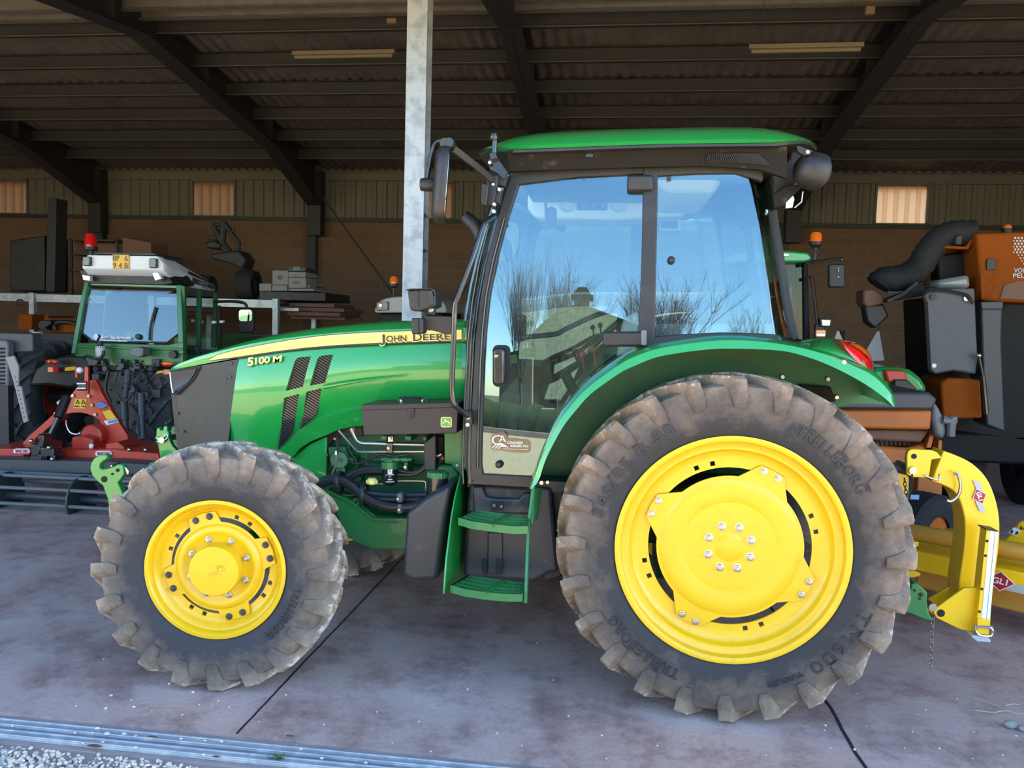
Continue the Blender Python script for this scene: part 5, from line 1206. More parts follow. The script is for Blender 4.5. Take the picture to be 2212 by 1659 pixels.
MB().prism(rrect(1428, 474, 1472, 498, 3), 4.80, 5.0).build('radio_pod', M['offwhite'], T, bevel=.01)
MB().prism(rrect(1428, 477, 1464, 494, 2), 4.795, 4.81).build('radio', M['ink'], T)
MB().prism([(1178, 450), (1192, 445), (1202, 452), (1202, 480), (1197, 492), (1180, 484)], 4.5, 4.53).build('inner_mirror', M['dark_grey'], HL, bevel=.006)
MB().cyl(P(1178, 424, 4.5), P(1180, 470, 4.5), .008, 6).build('mirror_stalk', M['dark_grey'], HL)
st = MB(); st.box((RC.x-.42, 4.14, 1.05), (RC.x+.10, 4.66, 1.20)); st.build('seat_cushion', M['cloth'], T, bevel=.05, seg=3)
MB().hexa([(RC.x-.05, 4.16, 1.15), (RC.x+.10, 4.16, 1.15), (RC.x+.30, 4.2, 1.78), (RC.x+.18, 4.2, 1.80), (RC.x-.05, 4.64, 1.15), (RC.x+.10, 4.64, 1.15), (RC.x+.30, 4.6, 1.78), (RC.x+.18, 4.6, 1.80)]).build('seat_back', M['cloth'], T, bevel=.05, seg=3)
MB().box((RC.x-.34, 4.2, .92), (RC.x+.05, 4.6, 1.06)).build('seat_base', M['black_matt'], T, bevel=.02)
zc = P(1100, 1035, 3.8).z
MB().box((-.68, 3.80, zc-.05), (RC.x-.40, 2*CY-3.80, zc)).build('cab_floor', M['black'], T)
MB().box((RC.x-.42, 3.80, zc), (RC.x+.30, 2*CY-3.80, 1.02)).build('cab_rear_deck', M['black'], T, bevel=.02)
MB().hexa([(-.66, 4.22, zc), (-.46, 4.22, zc), (-.36, 4.22, 1.40), (-.60, 4.22, 1.42), (-.66, 4.58, zc), (-.46, 4.58, zc), (-.36, 4.58, 1.40), (-.60, 4.58, 1.42)]).build('dashboard', M['dark_grey'], T, bevel=.03)
sw = Matrix.Translation(V((-.26, CY, 1.50))) @ Matrix.Rotation(RAD(-32), 4, 'Y')
sm = MB().tube([sw @ V((.19*math.cos(2*math.pi*k/28), .19*math.sin(2*math.pi*k/28), 0)) for k in range(28)], .014, 8, closed=True)
for a in (90, 210, 330): sm.cyl(sw @ V((0, 0, -.02)), sw @ V((.19*math.cos(RAD(a)), .19*math.sin(RAD(a)), 0)), .010, 6)
sm.cyl(sw @ V((0, 0, 0)), sw @ V((-.02, 0, -.30)), .03, 10); sm.build('steering_wheel', M['black'], T)
MB().tube(cr([P(u, v, 5.08) for u, v in ((1080, 780), (1084, 748), (1100, 733), (1140, 728), (1200, 722), (1220, 712), (1290, 680), (1330, 672), (1348, 680), (1350, 710))], 4), .016, 8).build('far_grab_rail', M['grey'], T)
mb = MB().cyl(P(1262, 800, 4.05), P(1258, 772, 4.05), .006, 6); mb.ball(P(1257, 766, 4.05), .020, 10); lab(mb.build('lever', M['red'], T), 'red-topped lever')
mb = MB().cyl(P(1286, 790, 4.1), P(1283, 762, 4.1), .006, 6); mb.ball(P(1282, 756, 4.1), .020, 10); lab(mb.build('lever', M['orange'], T), 'orange-topped lever')
MB().prism([(1345, 690), (1380, 668), (1385, 760), (1330, 780)], 4.0, 4.12).build('armrest', M['offwhite'], T, bevel=.03)
pair(MB().prism([(1410, 700), (1670, 700), (1690, 735), (1500, 735), (1408, 745)], 3.78, 3.82), 'cab_trim', M['grey'], T)
# front lift linkage
hk = lambda x, y: (x*.2532, 720+y*.2532)
MB().prism([hk(*q) for q in ((765, 1150), (775, 1110), (795, 1075), (825, 1050), (860, 1037), (900, 1035), (918, 1048), (910, 1075), (880, 1092), (858, 1112), (846, 1145), (862, 1160), (900, 1158), (950, 1145), (1000, 1118), (1045, 1120), (1062, 1200), (1025, 1255), (1005, 1275), (1048, 1370), (1030, 1420), (965, 1575), (935, 1520), (915, 1410), (875, 1300), (830, 1265), (785, 1215))], 3.98, 4.02).build('lift_hook', M['green'], T, bevel=.005)
mb = MB().prism([hk(*q) for q in ((945, 1120), (960, 1128), (950, 1145), (940, 1140))], 3.96, 4.04).prism([hk(*q) for q in ((1055, 1135), (1080, 1148), (1100, 1180), (1095, 1212), (1080, 1200), (1068, 1162))], 3.985, 4.0); mb.build('hook_latch', M['steel'], T, bevel=.002)
mb = MB(); bolt(mb, *hk(1003, 1168), 3.978, .010, .004, 10); bolt(mb, *hk(888, 1245), 3.978, .017, .004, 14); bolt(mb, *hk(958, 1200), 3.978, .007, .004, 8); mb.build('hook_hole', M['black_matt'], T)
cl = [hk(*q) for q in ((1332, 830), (1340, 806), (1358, 806), (1370, 830), (1392, 826), (1395, 795), (1415, 788), (1430, 800), (1425, 830), (1440, 850), (1440, 900), (1470, 960), (1525, 1015), (1480, 1045), (1385, 1085), (1365, 1060), (1352, 980), (1330, 900))]
cm = MB().prism(cl, 4.24, 4.27).build('top_link_clevis', M['green'], T, bevel=.004)
MB().prism([(u+17, v+1) for u, v in cl], 4.50, 4.53).build('top_link_clevis', M['green_dull'], T, bevel=.004)
p0 = P(*hk(1376, 912), 4.22); MB().cyl(p0, p0+V((0, .34, 0)), .018, 14).build('clevis_pin', M['steel'], cm)
MB().tube(cr([P(*hk(*q), 4.225) for q in ((1330, 890), (1370, 905), (1400, 880), (1420, 862), (1432, 880), (1420, 900), (1380, 925), (1335, 925))], 4), .0035, 6).build('linch_pin', M['chrome'], cm)
MB().prism([hk(*q) for q in ((1255, 1130), (1275, 1100), (1385, 1080), (1520, 1020), (1560, 1130), (1260, 1180))], 4.1, 4.6).build('lift_frame', M['green_dull'], T, bevel=.01)
# rear lower link with hook end
r8 = lambda x, y: (1780+x*.3375, 900+y*.3375)
MB().prism([r8(*q) for q in ((500, 1130), (560, 1100), (555, 1075), (590, 1062), (632, 1095), (664, 1130), (660, 1180), (668, 1250), (700, 1310), (640, 1300), (560, 1265), (510, 1250))], 3.86, 3.93).build('lower_link', M['green_dull'], T, bevel=.006)
mb = MB().cyl(P(*r8(560, 1180), 3.90), (RC.x+.2, 4.1, .62), .035, 10); mb.build('lower_link_arm', M['green_dull'], T)
mb = MB(); bolt(mb, *r8(620, 1140), 3.858, .010, .003, 10); bolt(mb, *r8(612, 1165), 3.858, .006, .003, 8); bolt(mb, *r8(580, 1112), 3.858, .006, .003, 8); mb.build('link_hole', M['black_matt'], T)
# ------------------------------------------------------------------ things at the left: old tractor, harrow, racks
def pr(name, mt, uv, Y0, Y1, parent, bevel=.004, **k): return MB().prism(uv, Y0, Y1).build(name, mt, parent, bevel=bevel, **k)
def ln(p0, p1): return lambda u, v: None
def PL(u, v, p, n):                              # photo ray through (u, v) meets the plane at p with normal n
    d = ray(u, v); n = V(n); return CAM + d*((V(p)-CAM).dot(n)/d.dot(n))
M['grey_roof'] = mat('grey_cab_roof', (.20, .21, .20, 1), .4, coat=.3)
FX = P(262, 700, 8.6).x
FT = empty('tractor', (FX, 9.4, 0), 'narrow old green tractor with white cab roof and yellow plate, seen from behind at left', 'tractor')
z8 = lambda x, y: (160+x*.1808, 520+y*.1808)
z2 = lambda x, y: (x*.2532, 720+y*.2532)
z1 = lambda x, y: (x*.2532, 400+y*.2532)
z0 = lambda x, y: (x*.2652, 560+y*.2652)
rb = [P(352, 583, 8.6), P(362, 594, 8.66), P(376, 611, 8.85), P(395, 618, 9.05), P(465, 630, 10.2)]
rtp = [P(339, 553, 8.6), P(350, 555, 8.66), P(372, 560, 8.85), P(392, 564, 9.05), P(464, 607, 10.2)]
secs = []
for a, b in zip(rb, rtp):
    w = 1.0+.16*(a.y-8.6)/1.6; inset = max(.06, abs(b.x-a.x)) if a.y < 8.7 else .10
    secs.append([a, V((a.x-.0, a.y, a.z+(b.z-a.z)*.55)), V((a.x-inset, a.y, b.z)), V((a.x-w+inset, a.y, b.z)), V((a.x-w, a.y, a.z+(b.z-a.z)*.55)), V((a.x-w, a.y, a.z))])
fr_ = loft(secs).build('cab_roof', M['white'], FT, bevel=.012, sharp=35)
pr('roof_hatch', M['dark_grey'], [z8(210, 155), z8(300, 135), z8(960, 150), z8(1000, 178)], 8.72, 9.3, FT)
n0 = (rb[4]-rb[2]).cross(V((0, 0, 1))).normalized(); n0 = n0 if n0.x > 0 else -n0
def rs(s_, t, off=.010):
    a = rb[2].lerp(rb[4], s_); h_ = rtp[2].lerp(rtp[4], s_).z-a.z
    return V((a.x-.10*max(0, (t-.55)/.45), a.y, a.z+h_*t))+n0*off
for nm, q in (('roof_window', ((.12, .62), (.12, .93), (.5, .93), (.97, .72), (.97, .60))), ('roof_stripe', ((.16, .18), (.16, .50), (.95, .50), (.95, .18)))):
    MB().ext([rs(*k, .006) for k in q], n0*.012).build(nm, M['dark_grey'], fr_, smooth=False)
letters('roof_lettering', 'FENDT', rs(.52, .27, .022), rs(.76, .27, .022), .030, M['label_grey'], fr_, .001, .01, 0, n0)
MB().bar([rs(.14, .10, .008), rs(.97, .10, .008)], .006, .008).build('roof_line', M['dark_grey'], fr_)
pp = pr('number_plate', M['plate_yellow'], [(243, 549.5), (277.5, 550.4), (277.5, 580.6), (243, 580)], 8.58, 8.6, FT, .002)
for s, u0, v0, u1, v1 in (('BP', 244, 563, 257.5, 563.4), ('6', 269, 563.7, 276, 563.9), ('9', 244.5, 579, 250, 579.2), ('4', 256, 579.3, 263, 579.5), ('B', 269, 579.6, 276, 579.8)):
    letters('plate_lettering', s, P(u0, v0, 8.577), P(u1, v1, 8.577), .062, M['ink'], pp, .002, -.005)
for a, b in (((178, 554), (193, 574)), ((321.5, 558), (336.5, 578.5))): pr('roof_lamp', M['black_gloss'], rrect(*a, *b, 2), 8.55, 8.62, FT, .008)
pr('roof_soffit', M['black'], [(170, 583), (353, 585), (374, 612), (352, 616), (182, 612)], 8.70, 9.2, FT, .01)
for uv in ([(177, 593), (194, 596), (194, 607), (179, 605)], [(328, 589.6), (341, 588), (349, 602), (335, 607)]):
    pr('work_light', M['lens_clear'], uv, 8.60, 8.66, FT, .006)
bp_ = P(196, 523, 9.6); bc = MB().lathe([(0, .17), (.05, .165), (.07, .13), (.078, 0), (0, 0)], bp_-V((0, 0, .06)), 'Z', 18).build('beacon', M['lens_red'], FT)
MB().lathe([(0, 0), (.085, 0), (.085, -.04), (.03, -.05), (.03, -.25), (0, -.25)], bp_-V((0, 0, .06)), 'Z', 18).build('beacon_base', M['black'], bc)
# cab body
pil_ = MB()
pil_.bar([P(190, 611, 8.72), P(178, 665, 8.66), P(166, 735, 8.59), P(161, 765, 8.55)], .05, .06, (0, 1, 0)); pil_.build('cab_pillar', M['green_old'], FT, bevel=.006)
MB().bar([P(389, 617, 8.72), P(392, 690, 8.64), P(394, 765, 8.58)], .06, .07, (0, 1, 0)).build('cab_pillar', M['green_old'], FT, bevel=.006)
pr('window_header', M['green_old'], [(188, 610), (386, 617), (386, 625), (190, 618)], 8.72, 8.78, FT)
def wy(v): return 8.60+.122*(740-v)/123
wo = ((192.5, 617), (385, 624), (388, 719), (361, 740), (200, 737), (172.6, 715))
gw = MB().ext([P(u, v, wy(v)) for u, v in wo], (0, .008, .0)).build('rear_window', M['glass_old'], FT, smooth=False)
MB().tube([P(u, v, wy(v)-.004) for u, v in wo], .011, 6, closed=True).build('window_seal', M['black'], gw)
letters('sticker_lettering', 'Agri Ravagnolo', P(215, 731.5, 8.585), P(283, 733, 8.585), .040, M['label_white'], gw, .001, .02, .3)
MB().ext([P(u, v, 8.588) for u, v in ((201, 727), (207, 719.5), (213, 727), (207, 736))], (0, .002, 0)).build('sticker_emblem', M['label_white'], gw, smooth=False)
MB().bar([P(215, 735, 8.580), P(275, 737, 8.580)], .010, .002, (0, 1, 0)).build('sticker_line', M['label_white'], gw)
MB().tube(cr([P(u, v, wy(v)-.02) for u, v in ((336, 663), (330, 684), (325, 705), (323, 735))], 5), .014, 6).build('wiper', M['black'], gw)
p = P(298, 727, 8.59); MB().lathe([(0, -.02), (.03, -.015), (.035, 0)], p, 'Y', 14).build('window_knob', M['black'], gw)
MB().prism([(269, 715), (315, 717), (318, 732), (272, 736)], 9.0, 9.02).build('mesh_guard', M['label_grey'], FT)
MB().prism([(228, 626), (242, 627), (232, 735), (218, 735)], 9.9, 9.95).build('front_post', M['green_old'], FT)
pr('rear_panel', M['green_old'], [(164, 741), (200, 741), (361, 745), (394, 738), (396, 790), (160, 790)], 8.56, 8.64, FT, .008)
pr('panel_ridge', M['green_old'], [(162, 746), (395, 752), (395, 757), (162, 751)], 8.53, 8.6, FT, .006)
s1, s2 = P(396, 618, 8.70), P(466, 632, 10.2); lo1, lo2 = P(398, 775, 8.70), P(462, 750, 10.2)
MB().add([s1, s2, lo2, lo1], [(0, 1, 2, 3)]).build('side_window', M['glass_old'], FT)
sw_ = P(160, 618, 8.66); 
for t in (0, .45, 1): MB().bar([s1.lerp(s2, t), lo1.lerp(lo2, t)], .05, .04, (0, 1, 0)).build('side_pillar', M['green_dark'], FT)
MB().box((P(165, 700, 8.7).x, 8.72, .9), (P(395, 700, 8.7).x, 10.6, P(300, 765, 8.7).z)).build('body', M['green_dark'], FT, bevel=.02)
MB().hexa([(FX-.55, 9.0, 1.2), (FX-.05, 9.0, 1.2), (FX-.05, 9.1, 2.0), (FX-.55, 9.1, 2.0), (FX-.55, 9.2, 1.2), (FX-.05, 9.2, 1.2), (FX-.05, 9.25, 2.0), (FX-.55, 9.25, 2.0)]).build('seat', M['cloth'], FT, bevel=.05)
MB().box((FX-.5, 10.5, .7), (FX+.2, 12.2, 1.5)).build('hood', M['green_old'], FT, bevel=.06)
# fenders, lamps, stickers
pr('fender', M['black'], [z2(240, 450), z2(300, 300), z2(420, 220), z2(560, 185), z2(720, 190), z2(760, 260), z2(720, 420), z2(600, 470), z2(420, 440)], 8.55, 9.5, FT, .03)
pr('fender', M['black'], [z2(1250, 480), z2(1290, 330), z2(1400, 290), z2(1560, 290), z2(1560, 500)], 8.55, 9.5, FT, .03)
for u, v in ((112, 782), (362, 787)):
    p = P(u, v, 8.45); tl_ = MB().ball(p, .078, 14, (1, .5, .42)).build('tail_lamp', M['lens_red'], FT)
    MB().ball(p+V((0, -.004, .012)), .074, 14, (1, .5, .30)).build('indicator', M['lens_amber'], tl_); pr('reflector', M['lens_red'], rrect(u-9, v+11, u+13, v+22, 1), 8.47, 8.5, FT, .002)
for uv in ([z2(555, 292), z2(640, 282), z2(640, 315), z2(552, 322)], [z2(1325, 345), z2(1345, 322), z2(1420, 312), z2(1420, 335)]): pr('warning_sticker', M['label_yellow'], uv, 8.50, 8.54, FT, 0)
wr_ = P(215, 757, 8.40); wb = MB().lathe([(0, 0), (.045, 0), (.052, .02), (.052, .12), (0, .13)], P(217, 770, 8.42), 'Z', 16).build('fluid_bottle', M['offwhite'], FT)
MB().lathe([(0, .18), (.03, .175), (.03, .13), (.052, .125), (.052, .10)], P(217, 770, 8.42), 'Z', 14).build('bottle_cap', M['black'], wb)
pr('connector_box', M['grey'], [z2(1110, 130), z2(1160, 115), z2(1220, 125), z2(1220, 190), z2(1180, 205), z2(1112, 185)], 8.35, 8.5, FT, .01)
p = P(*z2(1468, 182), 8.5); MB().cyl(p, p+V((0, .1, 0)), .045, 16).build('socket', M['black'], FT)
r = random.Random(4)
for k in range(46):
    cl_ = MB(); u, v = r.uniform(200, 345), r.uniform(776, 870); p = P(u, v, 8.3+r.uniform(0, .25)); s = r.uniform(.02, .05)
    if k % 3 == 0: cl_.cyl(p, p+V((0, -.08, 0)), s*.7, 10)
    elif k % 3 == 1: cl_.box(p-V((s, .03, s)), p+V((s, .03, s*.8)))
    else: cl_.cyl(p, p+V((r.uniform(-.1, .1), -.03, -.12)), s*.3, 6)
    cl_.build('valve', M['dark_grey'], FT, bevel=.003)
for k in range(16):
    u, v = r.uniform(235, 340), r.uniform(780, 850); p = P(u, v, 8.22); MB().cyl(p, p+V((0, -.05, 0)), r.uniform(.006, .013), 8).build('hydraulic_coupling', M['galv_dull'], FT)
pr('gear_housing', M['black'], [(200, 800), (345, 800), (345, 930), (200, 930)], 8.6, 9.0, FT, .02)
for u0, v0, u1, v1 in ((268, 868, 274, 945), (305, 850, 310, 948), (300, 920, 305, 960), (278, 800, 270, 860)):
    MB().cyl(P(u0, v0, 8.2), P(u1, v1, 8.1), .028, 10).cyl(P(u0, v0, 8.2), P((u0+u1)/2, (v0+v1)/2, 8.15), .04, 10).build('lift_rod', M['dark_grey'], FT)
hs_ = MB()
for pts in (((180, 775), (185, 770), (197, 772), (205, 778), (215, 782)), ((215, 778), (222, 768), (224, 762), (223, 758)), ((235, 800), (228, 840), (240, 870))): hs_.tube(cr([P(u, v, 8.3) for u, v in pts], 5), .018, 7)
hs_.build('hose', M['hose'], FT)
for u in (84, 372):
    pc = P(u, 900, 9.05); tm = tyre_mb(.70, .33, .48, 17, .045, .42, 48); o = tm.build('rear_tyre', M['tyre_old'], None, sharp=30); o.parent = FT; o.matrix_parent_inverse = world_of(FT).inverted(); o.location = (pc.x, 9.15, .70); o.rotation_euler = (0, 0, RAD(96))
    rm = MB().lathe([(.34, -.2), (.30, -.15), (.2, -.1), (0, -.1)], seg=32).build('rim', M['red'], None); rm.parent = o
MB().cyl((P(100, 900, 9.1).x, 9.15, .70), (P(360, 900, 9.1).x, 9.15, .70), .10, 12).build('axle', M['black'], FT)
for xx in (FX-.45, FX+.35):
    o = tyre_mb(.45, .25, .3, 14, .03, .3, 32).build('front_tyre', M['tyre_old'], None, sharp=30); o.parent = FT; o.matrix_parent_inverse = world_of(FT).inverted(); o.location = (xx, 11.4, .45); o.rotation_euler = (0, 0, RAD(90))
# right mirror
mr_ = MB().tube(cr([P(u, v, 9.9) for u, v in ((462, 652), (500, 651), (528, 655), (534, 668))], 4), .02, 6).build('mirror_arm', M['black'], FT)
mm_ = pr('mirror', M['black'], rrect(513, 666, 547, 719, 8), 9.86, 9.92, FT, .015)
MB().prism(rrect(516, 669, 544, 694, 6), 9.855, 9.862).build('mirror_glass', M['mirror'], mm_, smooth=False)
for u, v in ((461, 696), (478, 695)): pr('side_lamp', M['lens_clear'], rrect(u-4, v-3, u+4, v+3, 1), 9.85, 9.9, FT, .002)
pr('lamp_stalk', M['black'], [(466, 660), (474, 660), (476, 760), (468, 760)], 9.9, 9.95, FT)

# ---- red power harrow
HX = P(180, 900, 7.0).x
HW = empty('power_harrow', (HX, 7.1, 0), 'red power harrow with triangular headstock and cage roller at left', 'harrow')
M['red_plain'] = mat('red_headstock_paint', (.50, .035, .014, 1), .4, coat=.3)
hsx = [(685, 405), (815, 395), (860, 500), (905, 575), (1000, 740), (1085, 870), (1105, 965), (890, 965), (918, 905), (845, 740), (800, 712), (745, 690), (690, 678), (610, 680), (560, 692), (510, 722), (330, 880), (300, 900), (280, 990), (190, 985), (188, 940), (240, 880), (500, 650), (640, 480)]
hs2 = pr('headstock', M['red_plain'], [z2(*q) for q in hsx], 7.15, 7.19, HW, .006)
pr('headstock_brace', M['red'], [z2(815, 395), z2(905, 575), z2(1085, 870), z2(1105, 965), z2(1010, 965), z2(900, 640)], 7.19, 7.24, HW, .006)
for x0, x1, y1 in ((640, 660, 380), (718, 752, 515)): pr('top_lug', M['red_plain'], [z2(x0, 295), z2((x0+x1)/2, 278), z2(x1, 295), z2(x1, y1), z2(x0, y1)], 7.05, 7.08, HW, .004)
pn = MB()
for y in (430, 470): pn.cyl(P(*z2(668, y), 7.05), P(*z2(745, y), 7.05), .024, 10)
pn.build('lug_pin', M['steel'], HW)
p = P(*z2(682, 315), 7.04); MB().ball(p, .032, 12).build('lug_ball', M['white'], HW)
bt = MB()
for x, y in ((627, 530), (762, 535), (790, 612), (818, 692), (478, 685)): bolt(bt, *z2(x, y), 7.148, .018, .016, 8)
bt.build('headstock_bolt', M['steel'], HW)
l1_ = pr('warning_label', M['label_yellow'], [z2(640, 562), z2(740, 564), z2(722, 642), z2(625, 638)], 7.145, 7.152, HW, 0)
lm = MB()
for x, y in ((662, 582), (710, 582)): lm.tube([P(*z2(x-14, y+16), 7.143), P(*z2(x, y-12), 7.143), P(*z2(x+14, y+16), 7.143)], .006, 4, closed=True)
for x, y, w in ((655, 622, 22), (708, 622, 14)): lm.box(P(*z2(x-w, y+6), 7.141), P(*z2(x+w, y-4), 7.146))
lm.build('label_symbol', M['ink'], l1_, smooth=False)
pr('warning_label', M['label_yellow'], [z2(872, 668), z2(938, 652), z2(990, 722), z2(912, 738)], 7.14, 7.15, HW, 0)
lb2 = pr('maker_label', M['label_white'], [z2(885, 748), z2(1000, 725), z2(1012, 758), z2(910, 784)], 7.14, 7.15, HW, 0); pr('label_band', M['label_blue'], [z2(915, 748), z2(1000, 730), z2(1010, 755), z2(925, 772)], 7.137, 7.141, lb2, 0)
pr('blue_sticker', M['label_blue'], [z2(810, 605), z2(860, 580), z2(920, 615), z2(880, 640), z2(840, 632)], 7.13, 7.14, HW, 0)
gb = MB().prism([z2(605, 885), z2(700, 870), z2(790, 900), z2(800, 1010), z2(740, 1040), z2(610, 1005)], 6.95, 7.3); p = P(*z2(775, 880), 7.05); gb.cyl(p, p+V((0, .3, 0)), .115, 24)
gbx = gb.build('gearbox', M['red'], HW, bevel=.02); p = P(*z2(775, 962), 6.94); MB().cyl(p, p+V((0, .02, 0)), .022, 14).build('oil_sight', M['label_white'], gbx)
x0 = P(-40, 1000, 7).x; bodyL, bodyR = P(-60, 985, 6.9), P(352, 985, 6.9); zt_, zb_ = P(150, 973, 6.9).z, P(150, 996, 6.9).z
pr('frame_beam', M['red'], [(-40, 968), (50, 969), (52, 995), (-40, 993)], 6.85, 7.4, HW, .01)
pr('frame_beam', M['red'], [z2(440, 1000), z2(960, 985), z2(1350, 1025), z2(1370, 1105), z2(440, 1085)], 6.85, 7.4, HW, .01)
pr('beam_gusset', M['red'], [z2(900, 945), z2(1000, 925), z2(1060, 970), z2(1060, 1005), z2(900, 1000)], 6.9, 7.2, HW, .006)
pr('crumbler_beam', M['dark_grey'], [(-40, 991), (240, 997), (322, 1003), (322, 1026), (-40, 1020)], 6.65, 6.85, HW, .01)
for x, y, uu in ((185, 1007, 0), (884, 1028, 0)):
    u, v = z2(x, y); s_ = pr('maker_badge', M['label_white'], rrect(u-18, v-6, u+17, v+6, 5.8), 6.835, 6.85, HW, 0)
    pr('badge_rim', M['label_red'], rrect(u-16.5, v+4.2, u+15.5, v+6.8, 1), 6.832, 6.84, s_, 0)
    letters('badge_lettering', 'MASCHIO', P(u-13.5, v+2.6, 6.832), P(u+14, v+3.0, 6.832), .030, M['label_red'], s_, .001, .03)
# cage roller: bars on end discs
rc_ = V((0, 6.45, P(120, 1075, 6.45).z)); rr_ = .20
xa, xb = P(-60, 1070, 6.45).x, P(330, 1070, 6.45).x
for k in range(9):
    a = 2*math.pi*k/9+.5; y, z = 6.45+rr_*math.cos(a), rc_.z+rr_*math.sin(a)
    MB().tube([V((xa, y, z)), V(((xa+xb)/2, y+.02, z+.004)), V((xb, y, z+.01))], .016, 8).build('roller_bar', M['grey'], HW)
for x in (xa+.35, (xa+xb)/2+.2, xb-.05): MB().lathe([(.03, -.008), (rr_+.01, -.008), (rr_+.01, .008), (.03, .008)], (x, 6.45, rc_.z), 'X', 24).build('roller_disc', M['dark_grey'], HW)
MB().cyl((xa, 6.45, rc_.z), (xb, 6.45, rc_.z), .035, 10).build('roller_shaft', M['dark_grey'], HW)
MB().cyl(P(*z2(570, 545), 6.9), P(*z2(500, 720), 6.8), .045, 12).cyl(P(*z2(500, 720), 6.8), P(*z2(385, 960), 6.75), .026, 10).build('hydraulic_ram', M['black_gloss'], HW)
cb = MB()
for x, y, w, h_ in ((300, 1000, 40, 60), (345, 920, 30, 60), (400, 1040, 60, 70), (350, 1090, 90, 60), (430, 1100, 40, 70), (290, 1110, 40, 50)): cb.prism([z2(x-w, y-h_), z2(x+w, y-h_*.9), z2(x+w*.9, y+h_), z2(x-w, y+h_*.9)], 6.66, 6.78)
cb.build('roller_arm', M['black_gloss'], HW, bevel=.012)
bt = MB()
for x, y in ((420, 975), (448, 1072), (1105, 992), (1245, 995), (268, 918)): p = P(*z2(x, y), 6.62 if x < 500 else 6.83); bt.ball(p, .022, 10)
bt.build('frame_bolt', M['steel'], HW)
MB().tube(cr([P(*z2(*q), 7.3) for q in ((565, 740), (570, 790), (600, 845), (650, 862), (690, 850))], 5), .010, 6).build('guard_hoop', M['steel'], HW)
MB().prism([z2(480, 590), z2(560, 530), z2(540, 580), z2(500, 625)], 6.9, 6.92).build('light_flap', M['label_grey'], HW)
# depth rule, grey engine, bucket
ru = tag(pr('depth_rule', M['carton'], [z0(48, 800), z0(112, 786), (40, 792), z0(150, 1035), z0(172, 1035), z0(228, 1320), z0(192, 1335), z0(110, 1000)], 6.6, 6.62, None, .002), 'worn white depth rule with printed marks leaning at the far left', 'measuring rule')
mk = MB()
for k in range(10): u, v = z0(126+8*k, 960+36*k); mk.box(P(u-1.6, v+1.5, 6.597), P(u+1.2, v-1.2, 6.601))
mk.build('rule_mark', M['ink'], ru, smooth=False)
ge_ = empty('engine_unit', (P(5, 800, 7.8).x, 8.0, 0), 'grey louvred engine housing at the left edge behind the white rule', 'machine')
hz = pr('housing', M['grey'], [(-60, 731), (12, 735), (17, 742), (18, 834), (-60, 836)], 7.8, 7.9, ge_, .015)
sl_ = MB()
for k in range(10): v = 751+k*8.3; sl_.prism(rrect(-40, v, 9.5, v+4.6, 1.5), 7.79, 7.81)
sl_.build('louvre_slot', M['black_matt'], hz, smooth=False)
pr('top_case', M['dark_grey'], [(-60, 716), (70, 720), (72, 760), (20, 762), (18, 742), (-60, 733)], 7.9, 8.05, ge_, .015)
MB().box((P(-60, 830, 7.8).x, 7.82, 0), (P(14, 830, 7.8).x, 7.90, P(0, 834, 7.8).z)).build('stand', M['black'], ge_, smooth=False)
bk = P(82, 765, 10.5); bw = ppm(82, 740, 10.5)
bk0 = empty('bucket', (bk.x, 10.5, P(82, 766, 10.5).z), 'pale grey plastic bucket standing left of the old green tractor', 'bucket')
MB().lathe([(0, 0), (8*bw, 0), (11.5*bw, 49*bw), (11*bw, 49*bw), (7.6*bw, .02), (0, .02)], (bk.x, 10.5, P(82, 766, 10.5).z), 'Z', 20).build('shell', M['label_grey'], bk0)
tb0 = P(82, 766, 10.5).z
wt = empty('workbench', (P(80, 800, 10.5).x, 10.6, 0), 'dark workbench under the bucket, left of the old green tractor', 'bench')
MB().box((P(-40, 766, 10.3).x, 10.3, tb0-.06), (P(40, 766, 10.3).x+.55, 11.0, tb0)).build('worktop', M['wood'], wt, bevel=.005)
for x in (P(-30, 766, 10.3).x, P(20, 766, 10.3).x, P(40, 766, 10.3).x+.45):
    for y in (10.38, 10.86): MB().box((x, y, 0), (x+.07, y+.07, tb0-.06)).build('leg', M['wood'], wt, smooth=False)
MB().box((P(10, 766, 10.5).x, 10.42, 0), (P(40, 766, 10.5).x+.4, 10.85, tb0-.25)).build('cabinet', M['black'], wt, bevel=.01)

# ---- storage rack along the back
RKY = 12.6
rk = empty('storage_rack', (P(350, 640, RKY).x, RKY+.8, 0), 'galvanised storage platform carrying boxes along the back wall at left', 'rack')
zdk = P(350, 642, RKY).z
L_, R_ = P(-60, 640, RKY).x, P(600, 640, RKY).x
MB().box((L_, RKY, zdk-.13), (R_, RKY+.06, zdk)).build('front_beam', M['galv'], rk, smooth=False)
MB().box((L_, RKY+.06, zdk-.06), (R_, RKY+2.2, zdk)).build('deck', M['wood'], rk, smooth=False)
for u in (72, 330, 597): x = P(u, 660, RKY).x; MB().box((x-.045, RKY-.05, 0), (x+.045, RKY+.04, zdk+.02)).build('post', M['galv'], rk, smooth=False)
x = P(677, 690, RKY+1.4).x; MB().box((x-.04, RKY+1.4, 0), (x+.04, RKY+1.5, zdk-.30)).build('post', M['galv'], rk, smooth=False)
MB().box((R_-.1, RKY+.1, zdk-.17), (P(640, 660, RKY).x, RKY+.13, zdk-.12)).build('bracket', M['galv'], rk, smooth=False)
xk = R_+.06
pk_ = MB()
for k, (w0, w1) in enumerate(((0, .92), (.02, .98), (0, .80))): pk_.box((xk, RKY+.25+.03*k, zdk-.245+.075*k), (xk+w1, RKY+1.34, zdk-.178+.075*k))
for y in (RKY+.4, RKY+1.2): pk_.box((xk, y, zdk-.30), (xk+.95, y+.09, zdk-.245))
